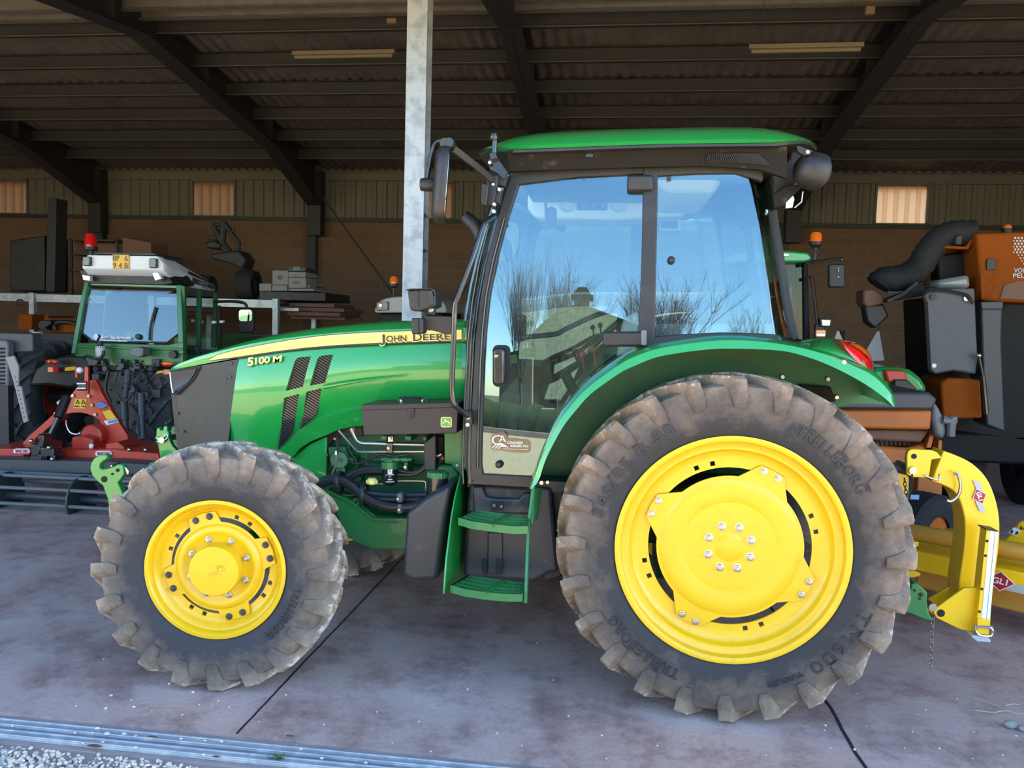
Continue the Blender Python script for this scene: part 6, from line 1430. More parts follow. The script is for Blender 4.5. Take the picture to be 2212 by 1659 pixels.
tag(pk_.build('plank_stack', M['wood'], bevel=.008), 'reddish brown boards jutting out beneath the cartons', 'boards')
zp0 = P(640, 645, RKY+.3).z
def carton(uv, lb, mt, text=None, dy=0, d=.5, cat='box'):
    Yc = RKY+.2+dy; r_ = empty('carton', P((uv[0]+uv[2])/2, uv[3], Yc), lb, cat, 'cartons on the storage platform')
    b_ = pr('box', mt, [(uv[0], uv[1]), (uv[2], uv[1]+.5), (uv[2], uv[3]), (uv[0], uv[3])], Yc, Yc+d, r_, .008)
    if text:
        if text == '@': MB().tube([P((uv[0]+uv[2])/2+(2+4*k/24)*math.cos(k*.55), (uv[1]+uv[3])/2+(2+4*k/24)*math.sin(k*.55), Yc-.004) for k in range(24)], .009, 5).build('printed_mark', M['grey'], b_)
        elif text == '-': MB().bar([P(uv[0]+11, uv[3]-3.6, Yc-.003), P(uv[2]-15, uv[3]-3.6, Yc-.003)], .014, .002, (0, 1, 0)).build('printed_line', M['grey'], b_)
        else: letters('printed_text', text, P(uv[0]+(uv[2]-uv[0])*.28, uv[1]+(uv[3]-uv[1])*.62, Yc-.003), P(uv[0]+(uv[2]-uv[0])*.66, uv[1]+(uv[3]-uv[1])*.62, Yc-.003), .05, M['ink'] if mt != M['dark_grey'] else M['label_grey'], b_, .001, .01)
carton((560, 612, 586, 628.7), 'low white carton at the left end of the cartons', M['carton'])
carton((588, 584, 622, 615), 'large square white carton with a swirl printed on it', M['carton'], '@')
carton((587.5, 615.5, 620, 628.5), 'flat white carton under the swirl-printed one', M['carton'], dy=-.02)
carton((622.5, 599, 661, 622), 'white carton with a dark word, under two thinner boxes', M['carton'], 'NOLA')
carton((622.5, 587, 660, 598.5), 'thin white carton second from the top of its stack', M['carton'], '-', .01)
carton((622, 577, 660, 586.5), 'dark topmost carton of the stack', M['dark_grey'], 'OCTO', .02)
carton((622.6, 622.8, 678, 629), 'long flat pale box below the stack', M['carton'], dy=.03)
carton((663.5, 615.5, 669, 621.8), 'small pale box at the right of the white stack', M['carton'], dy=.05, d=.2)
for k, (u, v, w, h_) in enumerate(((683, 606.5, 14, 5.5), (690, 616.5, 15, 4.5), (695, 624, 13, 3.2), (722, 640, 5, 3), (682, 597, 11, 4))):
    p = P(u, v, RKY+.8); m_ = ppm(u, v, RKY+.8)
    t = tag(MB().ball(p, w*m_, 12, (1, .8, h_/w)).build('sack', M['carton_brown']), ('full brownish sack in the heap right of the cartons', 'brownish sack second from the top of the heap right of the cartons', 'brownish sack in the middle of the heap right of the cartons', 'lowest brownish sack of the heap right of the cartons', 'topmost brownish sack of the heap right of the cartons')[k], 'sack', 'sacks right of the cartons')
zpt = P(620, 630.5, RKY+.2).z
dk = MB().box((P(560, 640, RKY+.1).x, RKY+.1, zdk+.003), (P(703, 640, RKY+.1).x, RKY+1.34, zpt)).build('pallet', M['black'], bevel=.008); tag(dk, 'dark pallet under the white cartons', 'pallet')
# black machine silhouette on the platform
bm0 = empty('old_cultivator', (P(490, 600, RKY+1).x, RKY+1, zdk), 'black wheeled machine with a jointed boom parked on the storage platform', 'machine')
q7 = lambda x, y: (420+x*.2712, 440+y*.2712)
bmx = MB()
for pts, r in ((((140, 160), (200, 170), (235, 142)), .035), (((150, 170), (215, 300), (280, 380)), .05), (((235, 145), (225, 260), (215, 340)), .055), (((240, 150), (300, 240), (350, 310), (345, 400)), .045), (((225, 340), (300, 410)), .06)):
    bmx.tube([P(*q7(*q), RKY+1) for q in pts], r, 8)
bmx.build('boom', M['girder'], bm0)
MB().tube(cr([P(*q7(*q), RKY+.95) for q in ((300, 240), (310, 195), (325, 200), (320, 225), (270, 215))], 4), .012, 6).build('boom_hose', M['hose'], bm0)
MB().prism([q7(70, 310), q7(150, 290), q7(210, 320), q7(200, 360), q7(100, 355)], RKY+.9, RKY+1.2).build('seat', M['girder'], bm0, bevel=.03)
MB().tube([P(*q7(145+38*math.cos(a), 275+14*math.sin(a)), RKY+1) for a in [2*math.pi*k/18 for k in range(18)]], .014, 6, closed=True).build('steering_wheel', M['girder'], bm0)
MB().prism([q7(120, 400), q7(260, 380), q7(350, 370), q7(410, 440), q7(380, 520), q7(290, 480), q7(140, 440)], RKY+.8, RKY+1.2).build('chassis', M['girder'], bm0, bevel=.03)
for x, y, r in ((75, 510, 95), (425, 610, 120)):
    p = P(*q7(x, y), RKY+.7); rr = r*.2712*ppm(*q7(x, y), RKY+.7); p.z = zdk+rr+.01; MB().lathe([(rr*.5, -.14), (rr*.9, -.16), (rr, -.1), (rr, .1), (rr*.9, .16), (rr*.5, .14)], p, (V((0, 1, 0)), V((0, 0, 1)), V((1, 0, 0))), 28).lathe([(0, -.05), (rr*.55, -.05), (rr*.55, .05), (0, .05)], p, 'X', 20).build('wheel', M['rubber_plain'], bm0)
MB().bar([P(*q7(295, 470), RKY+.9), V((P(*q7(295, 470), RKY+.9).x, RKY+.9, zdk+.02))], .03, .03).build('prop', M['girder'], bm0)
# shelving behind the white roof, dark bin and tall dark pipe
shf = empty('shelf_unit', (P(210, 560, RKY+1).x, RKY+1, zdk), 'open shelf unit with brown boards standing behind the white cab roof', 'shelf')
for u in (153, 252): x = P(u, 560, RKY+.9).x; MB().box((x-.02, RKY+.9, zdk+.004), (x+.02, RKY+.94, P(u, 516, RKY+.9).z)).build('upright', M['galv_dull'], shf, smooth=False)
for v in (516, 546, 582): p, q = P(152, v, RKY+.9), P(253, v, RKY+.9); MB().box((p.x, RKY+.9, p.z-.03), (q.x, RKY+1.3, p.z)).build('shelf', M['galv_dull'], shf, smooth=False)
pr('back_board', M['wood'], [(156, 519), (250, 519), (250, 626), (156, 626)], RKY+1.28, RKY+1.32, shf, 0)
tag(pr('crate', M['wood'], [(264, 512), (326, 524), (328, 634.3), (264, 634.3)], RKY+.95, RKY+1.5, None, .01), 'dark slanted wooden crate right of the open shelf unit', 'crate')
tag(pr('duct', M['girder'], [(103, 428), (122, 428), (117, 631), (98, 631)], RKY+.6, RKY+.9, None, .01), 'tall black duct rising at far left above the platform', 'duct')
tag(pr('storage_bin', M['black'], [(20, 520), (96, 508), (96, 629), (20, 629)], RKY+.95, RKY+1.6, None, .02), 'large black bin on the platform behind the tall black duct', 'bin')
# orange equipment under the platform
oq = empty('hose_reel', (P(90, 700, 12.3).x, 12.3, 0), 'orange machine with black hose loops under the storage platform', 'machine')
pr('side_panel', M['orange_dull'], [(40, 678), (69, 679), (68, 712), (38, 712)], 12.2, 12.5, oq, .01); pr('side_panel', M['orange_dull'], [(96, 682), (165, 684), (165, 719), (104, 718), (96, 700)], 12.2, 12.5, oq, .01)
MB().tube(cr([P(*z0(*q), 12.1) for q in ((450, 580), (445, 540), (470, 515), (530, 510), (600, 520), (640, 545))], 5), .035, 8).tube(cr([P(*z0(*q), 12.1) for q in ((400, 480), (420, 470), (600, 470), (615, 490))], 4), .022, 6).build('hose', M['hose'], oq)
pr('motor', M['black'], [z0(325, 495), z0(410, 495), z0(415, 530), z0(360, 560), z0(410, 580), z0(330, 580), z0(300, 540)], 12.0, 12.2, oq, .03)
MB().box((P(38, 712, 12.2).x, 12.2, 0), (P(165, 712, 12.2).x, 12.5, P(100, 719, 12.2).z)).build('base', M['black'], oq, smooth=False)
tag(MB().tube([P(*z0(160+26*math.cos(a), 353+24*math.sin(a)), RKY-.03) for a in [RAD(60+k*14) for k in range(22)]], .012, 6).build('hook_ring', M['galv_dull']), 'curved hook hanging under the platform beam at far left', 'hook')
# ------------------------------------------------------------------ behind the column and at the right
M['cab_black'] = mat('cab_frame_black', (.006, .006, .006, 1), .6, spec=.25)
M['glass_dim'] = glass_mat('dim_cab_glass', (.5, .6, .56, 1), .02)
GT = empty('tractor', (P(890, 690, 9).x, 9.8, 0), 'grey-roofed tractor with amber beacon, mostly hidden behind the green bonnet', 'tractor')
q7 = lambda x, y: (420+x*.2712, 440+y*.2712)
rf_ = [(808, 672), (812, 662), (817, 652), (832, 644), (850, 641), (920, 637), (950, 645), (962, 658), (965, 672), (962, 676), (812, 676)]
g1 = pr('cab_roof', M['grey_roof'], rf_, 9.0, 10.4, GT, .03, seg=3)
lp = pr('lamp_panel', M['black_gloss'], [(813, 653), (838, 651), (838, 670), (813, 671)], 8.97, 9.02, g1, .006)
p = P(822.5, 660, 8.965); MB().lathe([(0, -.012), (.020, -.01), (.026, 0), (.026, .02)], p, 'Y', 18).build('lamp', M['lens_clear'], lp)
pr('cab', M['cab_black'], [(817, 676), (955, 676), (960, 800), (812, 800)], 9.1, 10.3, GT, .02)
MB().box((P(800, 800, 9.2).x, 9.0, 0), (P(975, 800, 9.2).x, 10.6, P(880, 800, 9.1).z)).build('body', M['cab_black'], GT, bevel=.03)
bs = MB().tube(cr([P(u, v, 9.1) for u, v in ((864, 653), (852, 646), (850.5, 635), (850.5, 618))], 4), .018, 8).build('beacon_stalk', M['black'], GT)
bp_ = P(850.5, 615, 9.1); MB().lathe([(0, .085), (.03, .082), (.046, .06), (.050, 0), (.045, 0), (0, 0)], bp_+V((0, 0, .012)), 'Z', 16).build('beacon', M['lens_amber'], GT)
MB().lathe([(0, .012), (.054, .012), (.052, -.02), (.02, -.04), (0, -.04)], bp_, 'Z', 16).build('beacon_base', M['black'], GT)

T2 = empty('tractor', (P(1710, 700, 7.6).x, 8.2, 0), 'second green tractor behind the cab at right, with amber beacon and long mirror arm', 'tractor')
q9 = lambda x, y: (1680+x*.3014, 460+y*.3014)
pr('cab_roof', M['green'], [(1560, 556), (1600, 543), (1700, 541), (1745, 545), (1753, 552), (1753, 563), (1740, 567), (1560, 567)], 7.5, 9.0, T2, .02, seg=3)
pr('roof_lamp', M['lens_clear'], [(1684, 547), (1704, 548), (1704, 554), (1684, 554)], 7.47, 7.52, T2, .004)
for a in ([(1736, 567), (1745, 567), (1750, 740), (1738, 740)], [(1600, 567), (1608, 567), (1612, 740), (1600, 740)]): pr('cab_pillar', M['cab_black'], a, 7.6, 7.7, T2, .006)
pr('cab_pillar', M['cab_black'], [(1722, 567), (1728, 567), (1733, 740), (1724, 740)], 8.6, 8.7, T2, .006)
gq = pr('side_window', M['glass_dim'], [(1608, 567), (1736, 567), (1738, 735), (1612, 735)], 7.64, 7.65, T2, 0)
pr('rear_wall', M['cab_black'], [(1600, 567), (1722, 567), (1724, 640), (1600, 640)], 8.9, 8.95, T2, 0); pr('window_gap', M['label_blue'], [(1697, 632), (1711, 618), (1708, 680), (1703, 688)], 8.5, 8.52, T2, 0)
pr('lower_body', M['cab_black'], [(1600, 700), (1738, 735), (1780, 735), (1780, 800), (1600, 800)], 7.6, 8.8, T2, .02)
MB().box((P(1600, 800, 7.7).x, 7.7, 0), (P(1775, 800, 7.7).x, 8.8, P(1700, 795, 7.7).z)).build('chassis', M['cab_black'], T2, bevel=.02)
p = P(1762, 530, 7.5); MB().tube([P(1760, 562, 7.5), P(1762, 545, 7.5), P(1762, 532, 7.5)], .020, 8).cyl(P(1763, 540, 7.48), P(1768, 545, 7.48), .01, 6).build('beacon_stalk', M['black'], T2)
MB().lathe([(0, .10), (.035, .098), (.05, .08), (.055, 0), (0, 0)], P(1762, 526, 7.5), 'Z', 18).build('beacon', M['lens_amber'], T2)
MB().lathe([(0, .02), (.060, .02), (.056, -.01), (.03, -.035), (0, -.035)], P(1762, 527, 7.5), 'Z', 18).build('beacon_base', M['black'], T2)
ma2 = MB().tube(cr([P(u, v, 7.45) for u, v in ((1740, 568), (1760, 566), (1790, 561), (1812, 558), (1820, 562), (1822, 580), (1823, 600))], 4), .013, 7).build('mirror_arm', M['black_gloss'], T2)
m2 = pr('mirror', M['black'], rrect(1791, 570, 1826, 621, 6), 7.40, 7.46, T2, .012)
for v in (580, 585, 598): bolt(MB(), 1811, v, 7.398, .006, .005, 6).build('mirror_screw', M['steel'], m2)
MB().tube(cr([P(u, v, 7.5) for u, v in ((1742, 602), (1749, 600), (1755, 606), (1760, 650), (1766, 700))], 4), .016, 7).build('grab_rail', M['black_gloss'], T2)
hl2 = pr('head_lamp', M['lens_clear'], [(1775, 690), (1795, 691), (1793, 704), (1776, 704)], 7.4, 7.45, T2, .006); pr('lamp_case', M['black'], [(1772, 688), (1797, 688), (1795, 706), (1774, 706)], 7.44, 7.52, T2, .006)
pr('indicator', M['lens_amber'], [(1763, 713), (1784, 713), (1784, 720), (1763, 720)], 7.4, 7.46, T2, .003); pr('position_lamp', M['lens_clear'], [(1763, 720), (1784, 720), (1782, 727), (1764, 727)], 7.4, 7.46, T2, .003)
pr('lamp_post', M['black'], [(1762, 700), (1780, 700), (1782, 740), (1760, 740)], 7.48, 7.54, T2, .004)
# green mower deck with red cover and pale guard sheets
HDK = empty('garden_machine', (P(1945, 830, 7.4).x, 7.5, 0), 'low green machine with a red top panel beside the red tail lamp', 'machine')
pr('bonnet', M['green'], [q9(680, 1110), q9(760, 1104), q9(880, 1105), q9(960, 1125), q9(1030, 1180), q9(1070, 1240), q9(1080, 1300), q9(680, 1300)], 7.3, 7.95, HDK, .05, seg=3)
pr('top_panel', M['red_plain'], [q9(770, 1125), q9(915, 1128), q9(932, 1190), q9(930, 1215), q9(790, 1215)], 7.24, 7.32, HDK, .015)
pr('engine', M['black'], [q9(840, 1195), q9(930, 1195), q9(1000, 1260), q9(1005, 1285), q9(840, 1285)], 7.20, 7.3, HDK, .01)
MB().tube(cr([P(*q9(*q), 7.22) for q in ((930, 1215), (970, 1240), (1000, 1275), (1010, 1290))], 4), .008, 6).build('yellow_line', M['label_yellow'], HDK)
MB().box((P(1900, 855, 7.4).x, 7.4, 0), (P(2000, 855, 7.4).x, 7.85, P(1950, 850, 7.4).z)).build('chassis', M['cab_black'], HDK, bevel=.02)
for lb_, uv in (('small pale grey triangular sheet just behind the fender tail lamp', [q9(405, 905), q9(428, 842), q9(440, 848), q9(470, 915)]), ('taller pale grey triangular sheet right of the tail lamp', [q9(640, 975), q9(715, 845), q9(730, 850), q9(765, 1058), q9(650, 1062)])):
    g_ = tag(pr('marker_board', M['label_grey'], uv, 8.5, 8.525, None, .003), lb_, 'board', 'triangular grey sheets')
    MB().box((P(*uv[-1], 8.5).x-.02, 8.525, 0), (P(*uv[-1], 8.5).x+.02, 8.56, P(*uv[-1], 8.5).z+.1)).build('board_stand', M['cab_black'], g_, smooth=False)
    MB().cyl(P(uv[1][0], uv[1][1], 8.52), P(uv[1][0]+6, uv[1][1]-7, 8.52), .006, 5).build('cable_end', M['dark_grey'], g_)
# orange seed drill
SD = empty('seed_drill', (P(1930, 900, 6.2).x, 6.5, 0), 'orange seed drill hopper with black lid behind the rear wheel at right', 'seed drill')
pr('hopper_lid', M['dark_grey'], [(1800, 848), (2008, 848), (2026, 862), (2015, 886), (1800, 884)], 6.05, 6.8, SD, .02)
pr('hopper', M['orange'], [(1800, 884), (2014, 886), (2011, 929), (1820, 926), (1800, 920)], 6.1, 6.75, SD, .02)
pr('hopper_base', M['wood'], [(1830, 927), (2010, 930), (1990, 956), (1850, 950)], 6.2, 6.7, SD, .02)
for k in range(9):
    u = 1885+k*9.5; MB().cyl(P(u, 952, 6.3), P(u+3, 962, 6.28), .012, 6).build('metering_unit', M['steel'], SD)
pr('frame', M['orange'], [(1880, 962), (1960, 968), (2000, 958), (2000, 980), (1950, 1010), (1880, 1000)], 6.25, 6.6, SD, .02)
pr('frame_leg', M['orange'], [(2012, 930), (2020, 932), (2012, 968), (2000, 968)], 6.2, 6.3, SD, .006); pr('frame_leg', M['orange'], [(2028, 950), (2036, 952), (2034, 985), (2024, 984)], 6.2, 6.3, SD, .006)
pr('frame_leg', M['orange'], [(2036, 1080), (2052, 1080), (2050, 1122), (2036, 1126)], 6.2, 6.3, SD, .006)
tw = P(2003, 1092, 6.15); tw.z = .30
MB().lathe([(.14, -.10), (.20, -.115), (.27, -.11), (.30, -.08), (.30, .08), (.27, .11), (.20, .115), (.14, .10)], tw, (V((.8, .6, 0)), V((0, 0, 1)), V((.6, -.8, 0))), 36).build('wheel_tyre', M['rubber_plain'], SD)
MB().lathe([(0, -.06), (.14, -.08), (.15, .08), (0, .06)], tw, (V((.8, .6, 0)), V((0, 0, 1)), V((.6, -.8, 0))), 24).build('wheel_rim', M['orange'], SD)
MB().box((P(1985, 1000, 6.4).x, 6.4, .2), (P(2040, 1000, 6.4).x, 6.5, .75)).build('wheel_fork', M['orange'], SD, bevel=.01)
pr('boot', M['grey'], [q9(1110, 1330), q9(1160, 1400), q9(1200, 1480), q9(1215, 1580), q9(1180, 1630), q9(1130, 1590), q9(1105, 1480)], 6.1, 6.3, SD, .05, seg=3)
lab(MB().tube(cr([P(*q9(*q), 6.1) for q in ((1180, 1480), (1230, 1490), (1260, 1475), (1245, 1520), (1240, 1600))], 4), .03, 8).build('sleeve', M['grey'], SD), 'dusty grey sleeve')
# orange and grey pelleting machine at the right edge
PM = empty('farm_machine', (P(2150, 700, 8).x, 8.6, 0), 'tall orange and grey machine with white dot pattern at the right edge', 'machine')
ob = pr('orange_body', M['orange_dull'], [(2109, 503), (2240, 500), (2240, 655), (2158, 652), (2120, 650), (2116, 590)], 7.9, 9.3, PM, .03, seg=3)
pr('body_crease', M['orange_dull'], [(2118, 592), (2150, 612), (2135, 640), (2120, 648)], 7.885, 7.92, ob, .008)
pr('grille', M['wood'], [(2160, 645), (2170, 615), (2200, 606), (2240, 606), (2240, 650)], 7.888, 7.91, ob, .004)
pr('hatch', M['black'], rrect(2132, 559, 2151, 583, 2), 7.88, 7.91, ob, .004)
dm_ = MB()
for i in range(8):
    for j in range(11):
        u, v = 2186+i*7.2-(j % 2)*3.2, 514+j*6.2
        if u < 2190+max(0, j-5)*4.5 or (j < 1 and u < 2193): continue
        s = (2.1 if j < 6 else 1.5) if u > 2192 else 1.4
        dm_.prism(rrect(u-s, v-s, u+s, v+s, .8, 2), 7.893, 7.90)
dm_.build('dot_pattern', M['label_grey'], ob, smooth=False)
letters('body_lettering', 'VOL', P(2190, 589, 7.893), P(2215, 588.5, 7.893), .040, M['label_grey'], ob, .001, .02)
letters('body_lettering', 'PELL', P(2188, 600, 7.893), P(2221, 599.5, 7.893), .040, M['label_grey'], ob, .001, .02)
p = P(2176, 493, 8.2); MB().ball(p, .045, 12, (1, 1, .9)).build('beacon', M['lens_amber'], PM); MB().cyl(p, p-V((0, 0, .12)), .05, 12).build('beacon_base', M['black'], PM)
M['grey_sheet'] = mat('pale_grey_sheet', (.085, .085, .092, 1), .6)
gp = pr('grey_panel', M['grey_sheet'], [q9(1052, 590), q9(1095, 540), q9(1412, 540), q9(1435, 1050), q9(1420, 1155), q9(1260, 1130), q9(1130, 1155), q9(1098, 1130), q9(1070, 640)], 7.7, 7.78, PM, .012)
pr('panel_fold', M['grey_sheet'], [q9(1075, 635), q9(1260, 900), q9(1400, 1140), q9(1260, 1120), q9(1130, 1145), q9(1100, 1120)], 7.685, 7.71, gp, .004)
for x, y, r, mt in ((1117, 602, 20, M['black']), (1122, 1094, 14, M['label_white']), (1355, 612, 18, M['steel'])): p = P(*q9(x, y), 7.68); MB().cyl(p, p+V((0, .03, 0)), r*.3014*.0047, 16).build('panel_cap', mt, gp)
pr('grey_column', M['dark_grey'], [q9(1458, 640), q9(1615, 640), q9(1605, 900), q9(1632, 1570), q9(1500, 1520), q9(1475, 1250)], 7.8, 8.1, PM, .015)
pr('column_head', M['dark_grey'], [q9(1456, 635), q9(1618, 635), q9(1616, 690), q9(1462, 690)], 7.76, 7.82, PM, .008)
pr('orange_box', M['orange_dull'], [q9(1168, 1215), q9(1225, 1182), q9(1390, 1188), q9(1455, 1200), q9(1470, 1470), q9(1185, 1478)], 7.75, 8.3, PM, .02)
pr('rear_body', M['cab_black'], [(2020, 640), (2240, 655), (2240, 960), (2030, 930)], 8.3, 9.2, PM, .03)
MB().box((P(2040, 940, 8).x, 8.3, .52), (P(2260, 940, 8).x, 9.2, P(2100, 935, 8.3).z)).build('undercarriage', M['cab_black'], PM, bevel=.03)
for u in (2085, 2235):
    MB().lathe([(.15, -.10), (.34, -.12), (.42, -.09), (.42, .09), (.34, .12), (.15, .10)], (P(u, 950, 8.9).x, 9.0, .42), 'X', 30).lathe([(0, -.06), (.16, -.06), (.16, .06), (0, .06)], (P(u, 950, 8.9).x, 9.0, .42), 'X', 24).build('wheel', M['rubber_plain'], PM)
MB().cyl(P(*q9(1442, 1030), 7.66), P(*q9(1470, 1170), 7.66), .014, 8).cyl(P(*q9(1470, 1170), 7.66), P(*q9(1495, 1440), 7.66), .022, 8).build('gas_strut', M['black_gloss'], PM)
MB().ball(P(*q9(1441, 1022), 7.64), .026, 10).build('strut_joint', M['steel'], PM)
MB().tube(cr([P(*q9(*q), 8.1) for q in ((720, 520), (760, 480), (860, 470), (950, 440), (1020, 380), (1080, 280), (1160, 190), (1260, 150), (1400, 150))], 5), [.12, .13]*20+[.13], 12).build('suction_hose', M['black_matt'], PM)
pr('hose_frame', M['cab_black'], [q9(780, 640), q9(1060, 590), q9(1060, 520), q9(1000, 500), q9(920, 560), q9(790, 610)], 7.95, 8.05, PM, .01)
MB().tube([P(*q9(*q), 7.9) for q in ((785, 632), (900, 580), (1000, 500))], .018, 7).tube([P(*q9(*q), 7.9) for q in ((785, 570), (860, 572))], .012, 6).build('frame_rod', M['dark_grey'], PM)
pr('boom_head', M['wood'], [q9(615, 550), q9(690, 548), q9(770, 600), q9(760, 650), q9(640, 680), q9(612, 640)], 8.05, 8.3, PM, .02)
pr('boom_head_lower', M['black'], [q9(620, 660), q9(760, 650), q9(800, 740), q9(700, 830), q9(640, 780)], 8.1, 8.25, PM, .02)
MB().prism([q9(1280, 165), q9(1330, 155), q9(1320, 230), q9(1275, 225)], 7.95, 8.2).build('chimney', M['galv_dull'], PM, bevel=.01)
pr('upper_frame', M['orange_dull'], [q9(1180, 232), q9(1350, 240), q9(1400, 160), q9(1425, 150), q9(1370, 262), q9(1180, 252)], 8.0, 8.1, PM, .008)
pr('drum', M['grey_roof'], [q9(1150, 480), q9(1380, 440), q9(1390, 540), q9(1145, 540)], 7.9, 8.3, PM, .04)
pr('cable_tray', M['cab_black'], [q9(1140, 300), q9(1420, 270), q9(1440, 640), q9(1150, 480)], 8.2, 8.4, PM, .02)
MB().tube(cr([P(*q9(*q), 7.66) for q in ((1050, 580), (1100, 558), (1200, 555), (1330, 580), (1370, 600), (1400, 650))], 4), .014, 7).build('cable', M['hose'], PM)

# ------------------------------------------------------------------ yellow mulcher hitched to the tractor
YM = empty('flail_mulcher', (P(2110, 1300, 4.4).x, 4.5, 0), 'yellow mulcher with curved headstock hitched behind the green tractor', 'mower')
r8 = lambda x, y: (1780+x*.3375, 900+y*.3375)
hp = [(690, 300), (760, 325), (840, 365), (905, 430), (945, 520), (968, 620), (972, 720), (962, 850), (940, 1000), (925, 1150), (915, 1310)]
MB().bar(cr([P(*r8(*q), 4.40) for q in hp], 5), .168, .15, (0, 1, 0)).build('headstock_arm', M['mower_yellow'], YM, bevel=.012, seg=3, sharp=25)
cl1 = [(560, 208), (690, 215), (725, 228), (755, 265), (690, 275), (672, 392), (575, 388), (530, 372), (530, 245), (540, 220)]
c1 = pr('top_clevis', M['mower_yellow'], [r8(*q) for q in cl1], 4.30, 4.32, YM, .004)
pr('top_clevis', M['mower_yellow'], [r8(x-6, y-2) for x, y in cl1], 4.46, 4.48, YM, .004)
hb = MB(); bolt(hb, *r8(576, 254), 4.299, .014, .001, 16); hb.build('clevis_hole', M['black_matt'], c1)
p = P(*r8(571, 346), 4.285); MB().cyl(p, p+V((0, .22, 0)), .019, 16).build('top_pin', M['steel'], YM)
lk = MB().cyl(P(*r8(575, 350), 4.39), P(*r8(430, 320), 4.39), .024, 10); lk.ball(P(*r8(570, 348), 4.39), .04, 12); lab(lk.build('top_link', M['dark_grey'], YM), 'grey top link rod')
pl1 = [(898, 1098), (702, 1235), (704, 1260), (722, 1290), (870, 1362), (968, 1382), (985, 1290), (1000, 1095)]
bp1 = pr('bottom_plate', M['mower_yellow'], [r8(*q) for q in pl1], 4.22, 4.24, YM, .004)
pr('bottom_plate', M['mower_yellow'], [r8(*q) for q in ((850, 1062), (662, 1172), (648, 1205), (660, 1240), (690, 1262), (870, 1330), (900, 1100))], 4.44, 4.46, YM, .004)
hb = MB(); bolt(hb, *r8(748, 1258), 4.219, .020, .001, 16); hb.build('plate_hole', M['black_matt'], bp1)
p = P(*r8(698, 1222), 4.20); MB().cyl(p, p+V((0, .26, 0)), .020, 14).build('lower_pin', M['steel'], YM)
st_ = [(1040, 722), (1115, 735), (1062, 1300), (983, 1290)]
js = pr('jack_leg', M['mower_yellow'], [r8(1040, 724), r8(1062, 728), r8(1005, 1295), r8(980, 1290)], 4.18, 4.25, YM, .002)
M['reflect'] = mat('white_reflective_tape', (.85, .86, .88, 1), .3)
lab(pr('jack_face', M['reflect'], [r8(1062, 728), r8(1116, 735), r8(1062, 1302), r8(1006, 1296)], 4.178, 4.25, js, .002), 'white taped face of the jack leg')
MB().prism([r8(1038, 718), r8(1118, 732), r8(1117, 738), r8(1038, 726)], 4.17, 4.26).build('jack_cap', M['black'], js)
jm = MB()
for x, y in ((1043, 796), (1033, 890), (1010, 1103), (995, 1248)): bolt(jm, *r8(x, y), 4.179, .007, .002, 12)
jm.build('jack_hole', M['black_matt'], js)
MB().bar([P(*r8(1096, 734), 4.177), P(*r8(1040, 1298), 4.177)], .0015, .001, (0, 1, 0)).build('tape_line', M['grey'], js)
pr('jack_sleeve', M['mower_yellow'], [r8(983, 1292), r8(1066, 1300), r8(1058, 1400), r8(975, 1392)], 4.165, 4.265, YM, .004)
pr('jack_foot', M['label_grey'], [r8(945, 1400), r8(1040, 1402), r8(1068, 1432), r8(1066, 1446), r8(982, 1440), r8(945, 1412)], 4.16, 4.30, YM, .003)
MB().tube(cr([P(*r8(*q), 4.155) for q in ((965, 1330), (968, 1360), (990, 1395), (1040, 1405), (1075, 1400), (1080, 1370), (1062, 1350))], 4), .005, 6).cyl(P(*r8(968, 1345), 4.16), P(*r8(1080, 1348), 4.16), .008, 8).build('hair_pin', M['chrome'], YM)
def gl1(c, ex, ey, ez, s, par):
    """Red diamond with pale tails and GL1 lettering on the plane spanned by ex, ey."""
    q = lambda a, b, h=0: c+ex*(a*s)+ey*(b*s)+ez*h
    MB().ext([q(-1.9, -.02), q(-1.5, .55), q(-.35, .55), q(-.85, -.02)], ez*.002).build('badge_tail', M['label_grey'], par, smooth=False)
    MB().ext([q(1.9, .02), q(1.5, -.55), q(.35, -.55), q(.85, .02)], ez*.002).build('badge_tail', M['label_grey'], par, smooth=False)
    MB().ext([q(-.92, 0), q(0, .74), q(.92, 0), q(0, -.74)], ez*.003).build('badge_border', M['label_white'], par, smooth=False)
    MB().ext([q(-.84, 0), q(0, .66), q(.84, 0), q(0, -.66)], ez*.004).build('badge', M['label_red'], par, smooth=False)
    letters('badge_lettering', 'GL1', q(-.52, -.20, .005), q(.50, -.20, .005), .42*s, M['label_white'], par, .0006, .03, .15, ez)
a_, b_ = P(*r8(960, 440), 4.318), P(*r8(1022, 600), 4.318); ey_ = (b_-a_).normalized()
gl1(P(*r8(994, 510), 4.318), ey_, ey_.cross(V((0, 1, 0))).normalized()*-1 if False else V((0, -1, 0)).cross(ey_).normalized(), V((0, -1, 0)), .048, YM)
MB().tube(cr([P(*r8(*q), 4.29) for q in ((830, 362), (855, 370), (872, 420), (868, 480), (845, 520), (810, 542), (785, 535))], 5), .008, 7).build('hose_loop', M['steel'], YM)
MB().tube(cr([P(*r8(*q), 4.28) for q in ((645, 378), (720, 405), (740, 395), (738, 370), (745, 390), (735, 415))], 4), .005, 6).build('linkage_clip', M['steel'], YM)
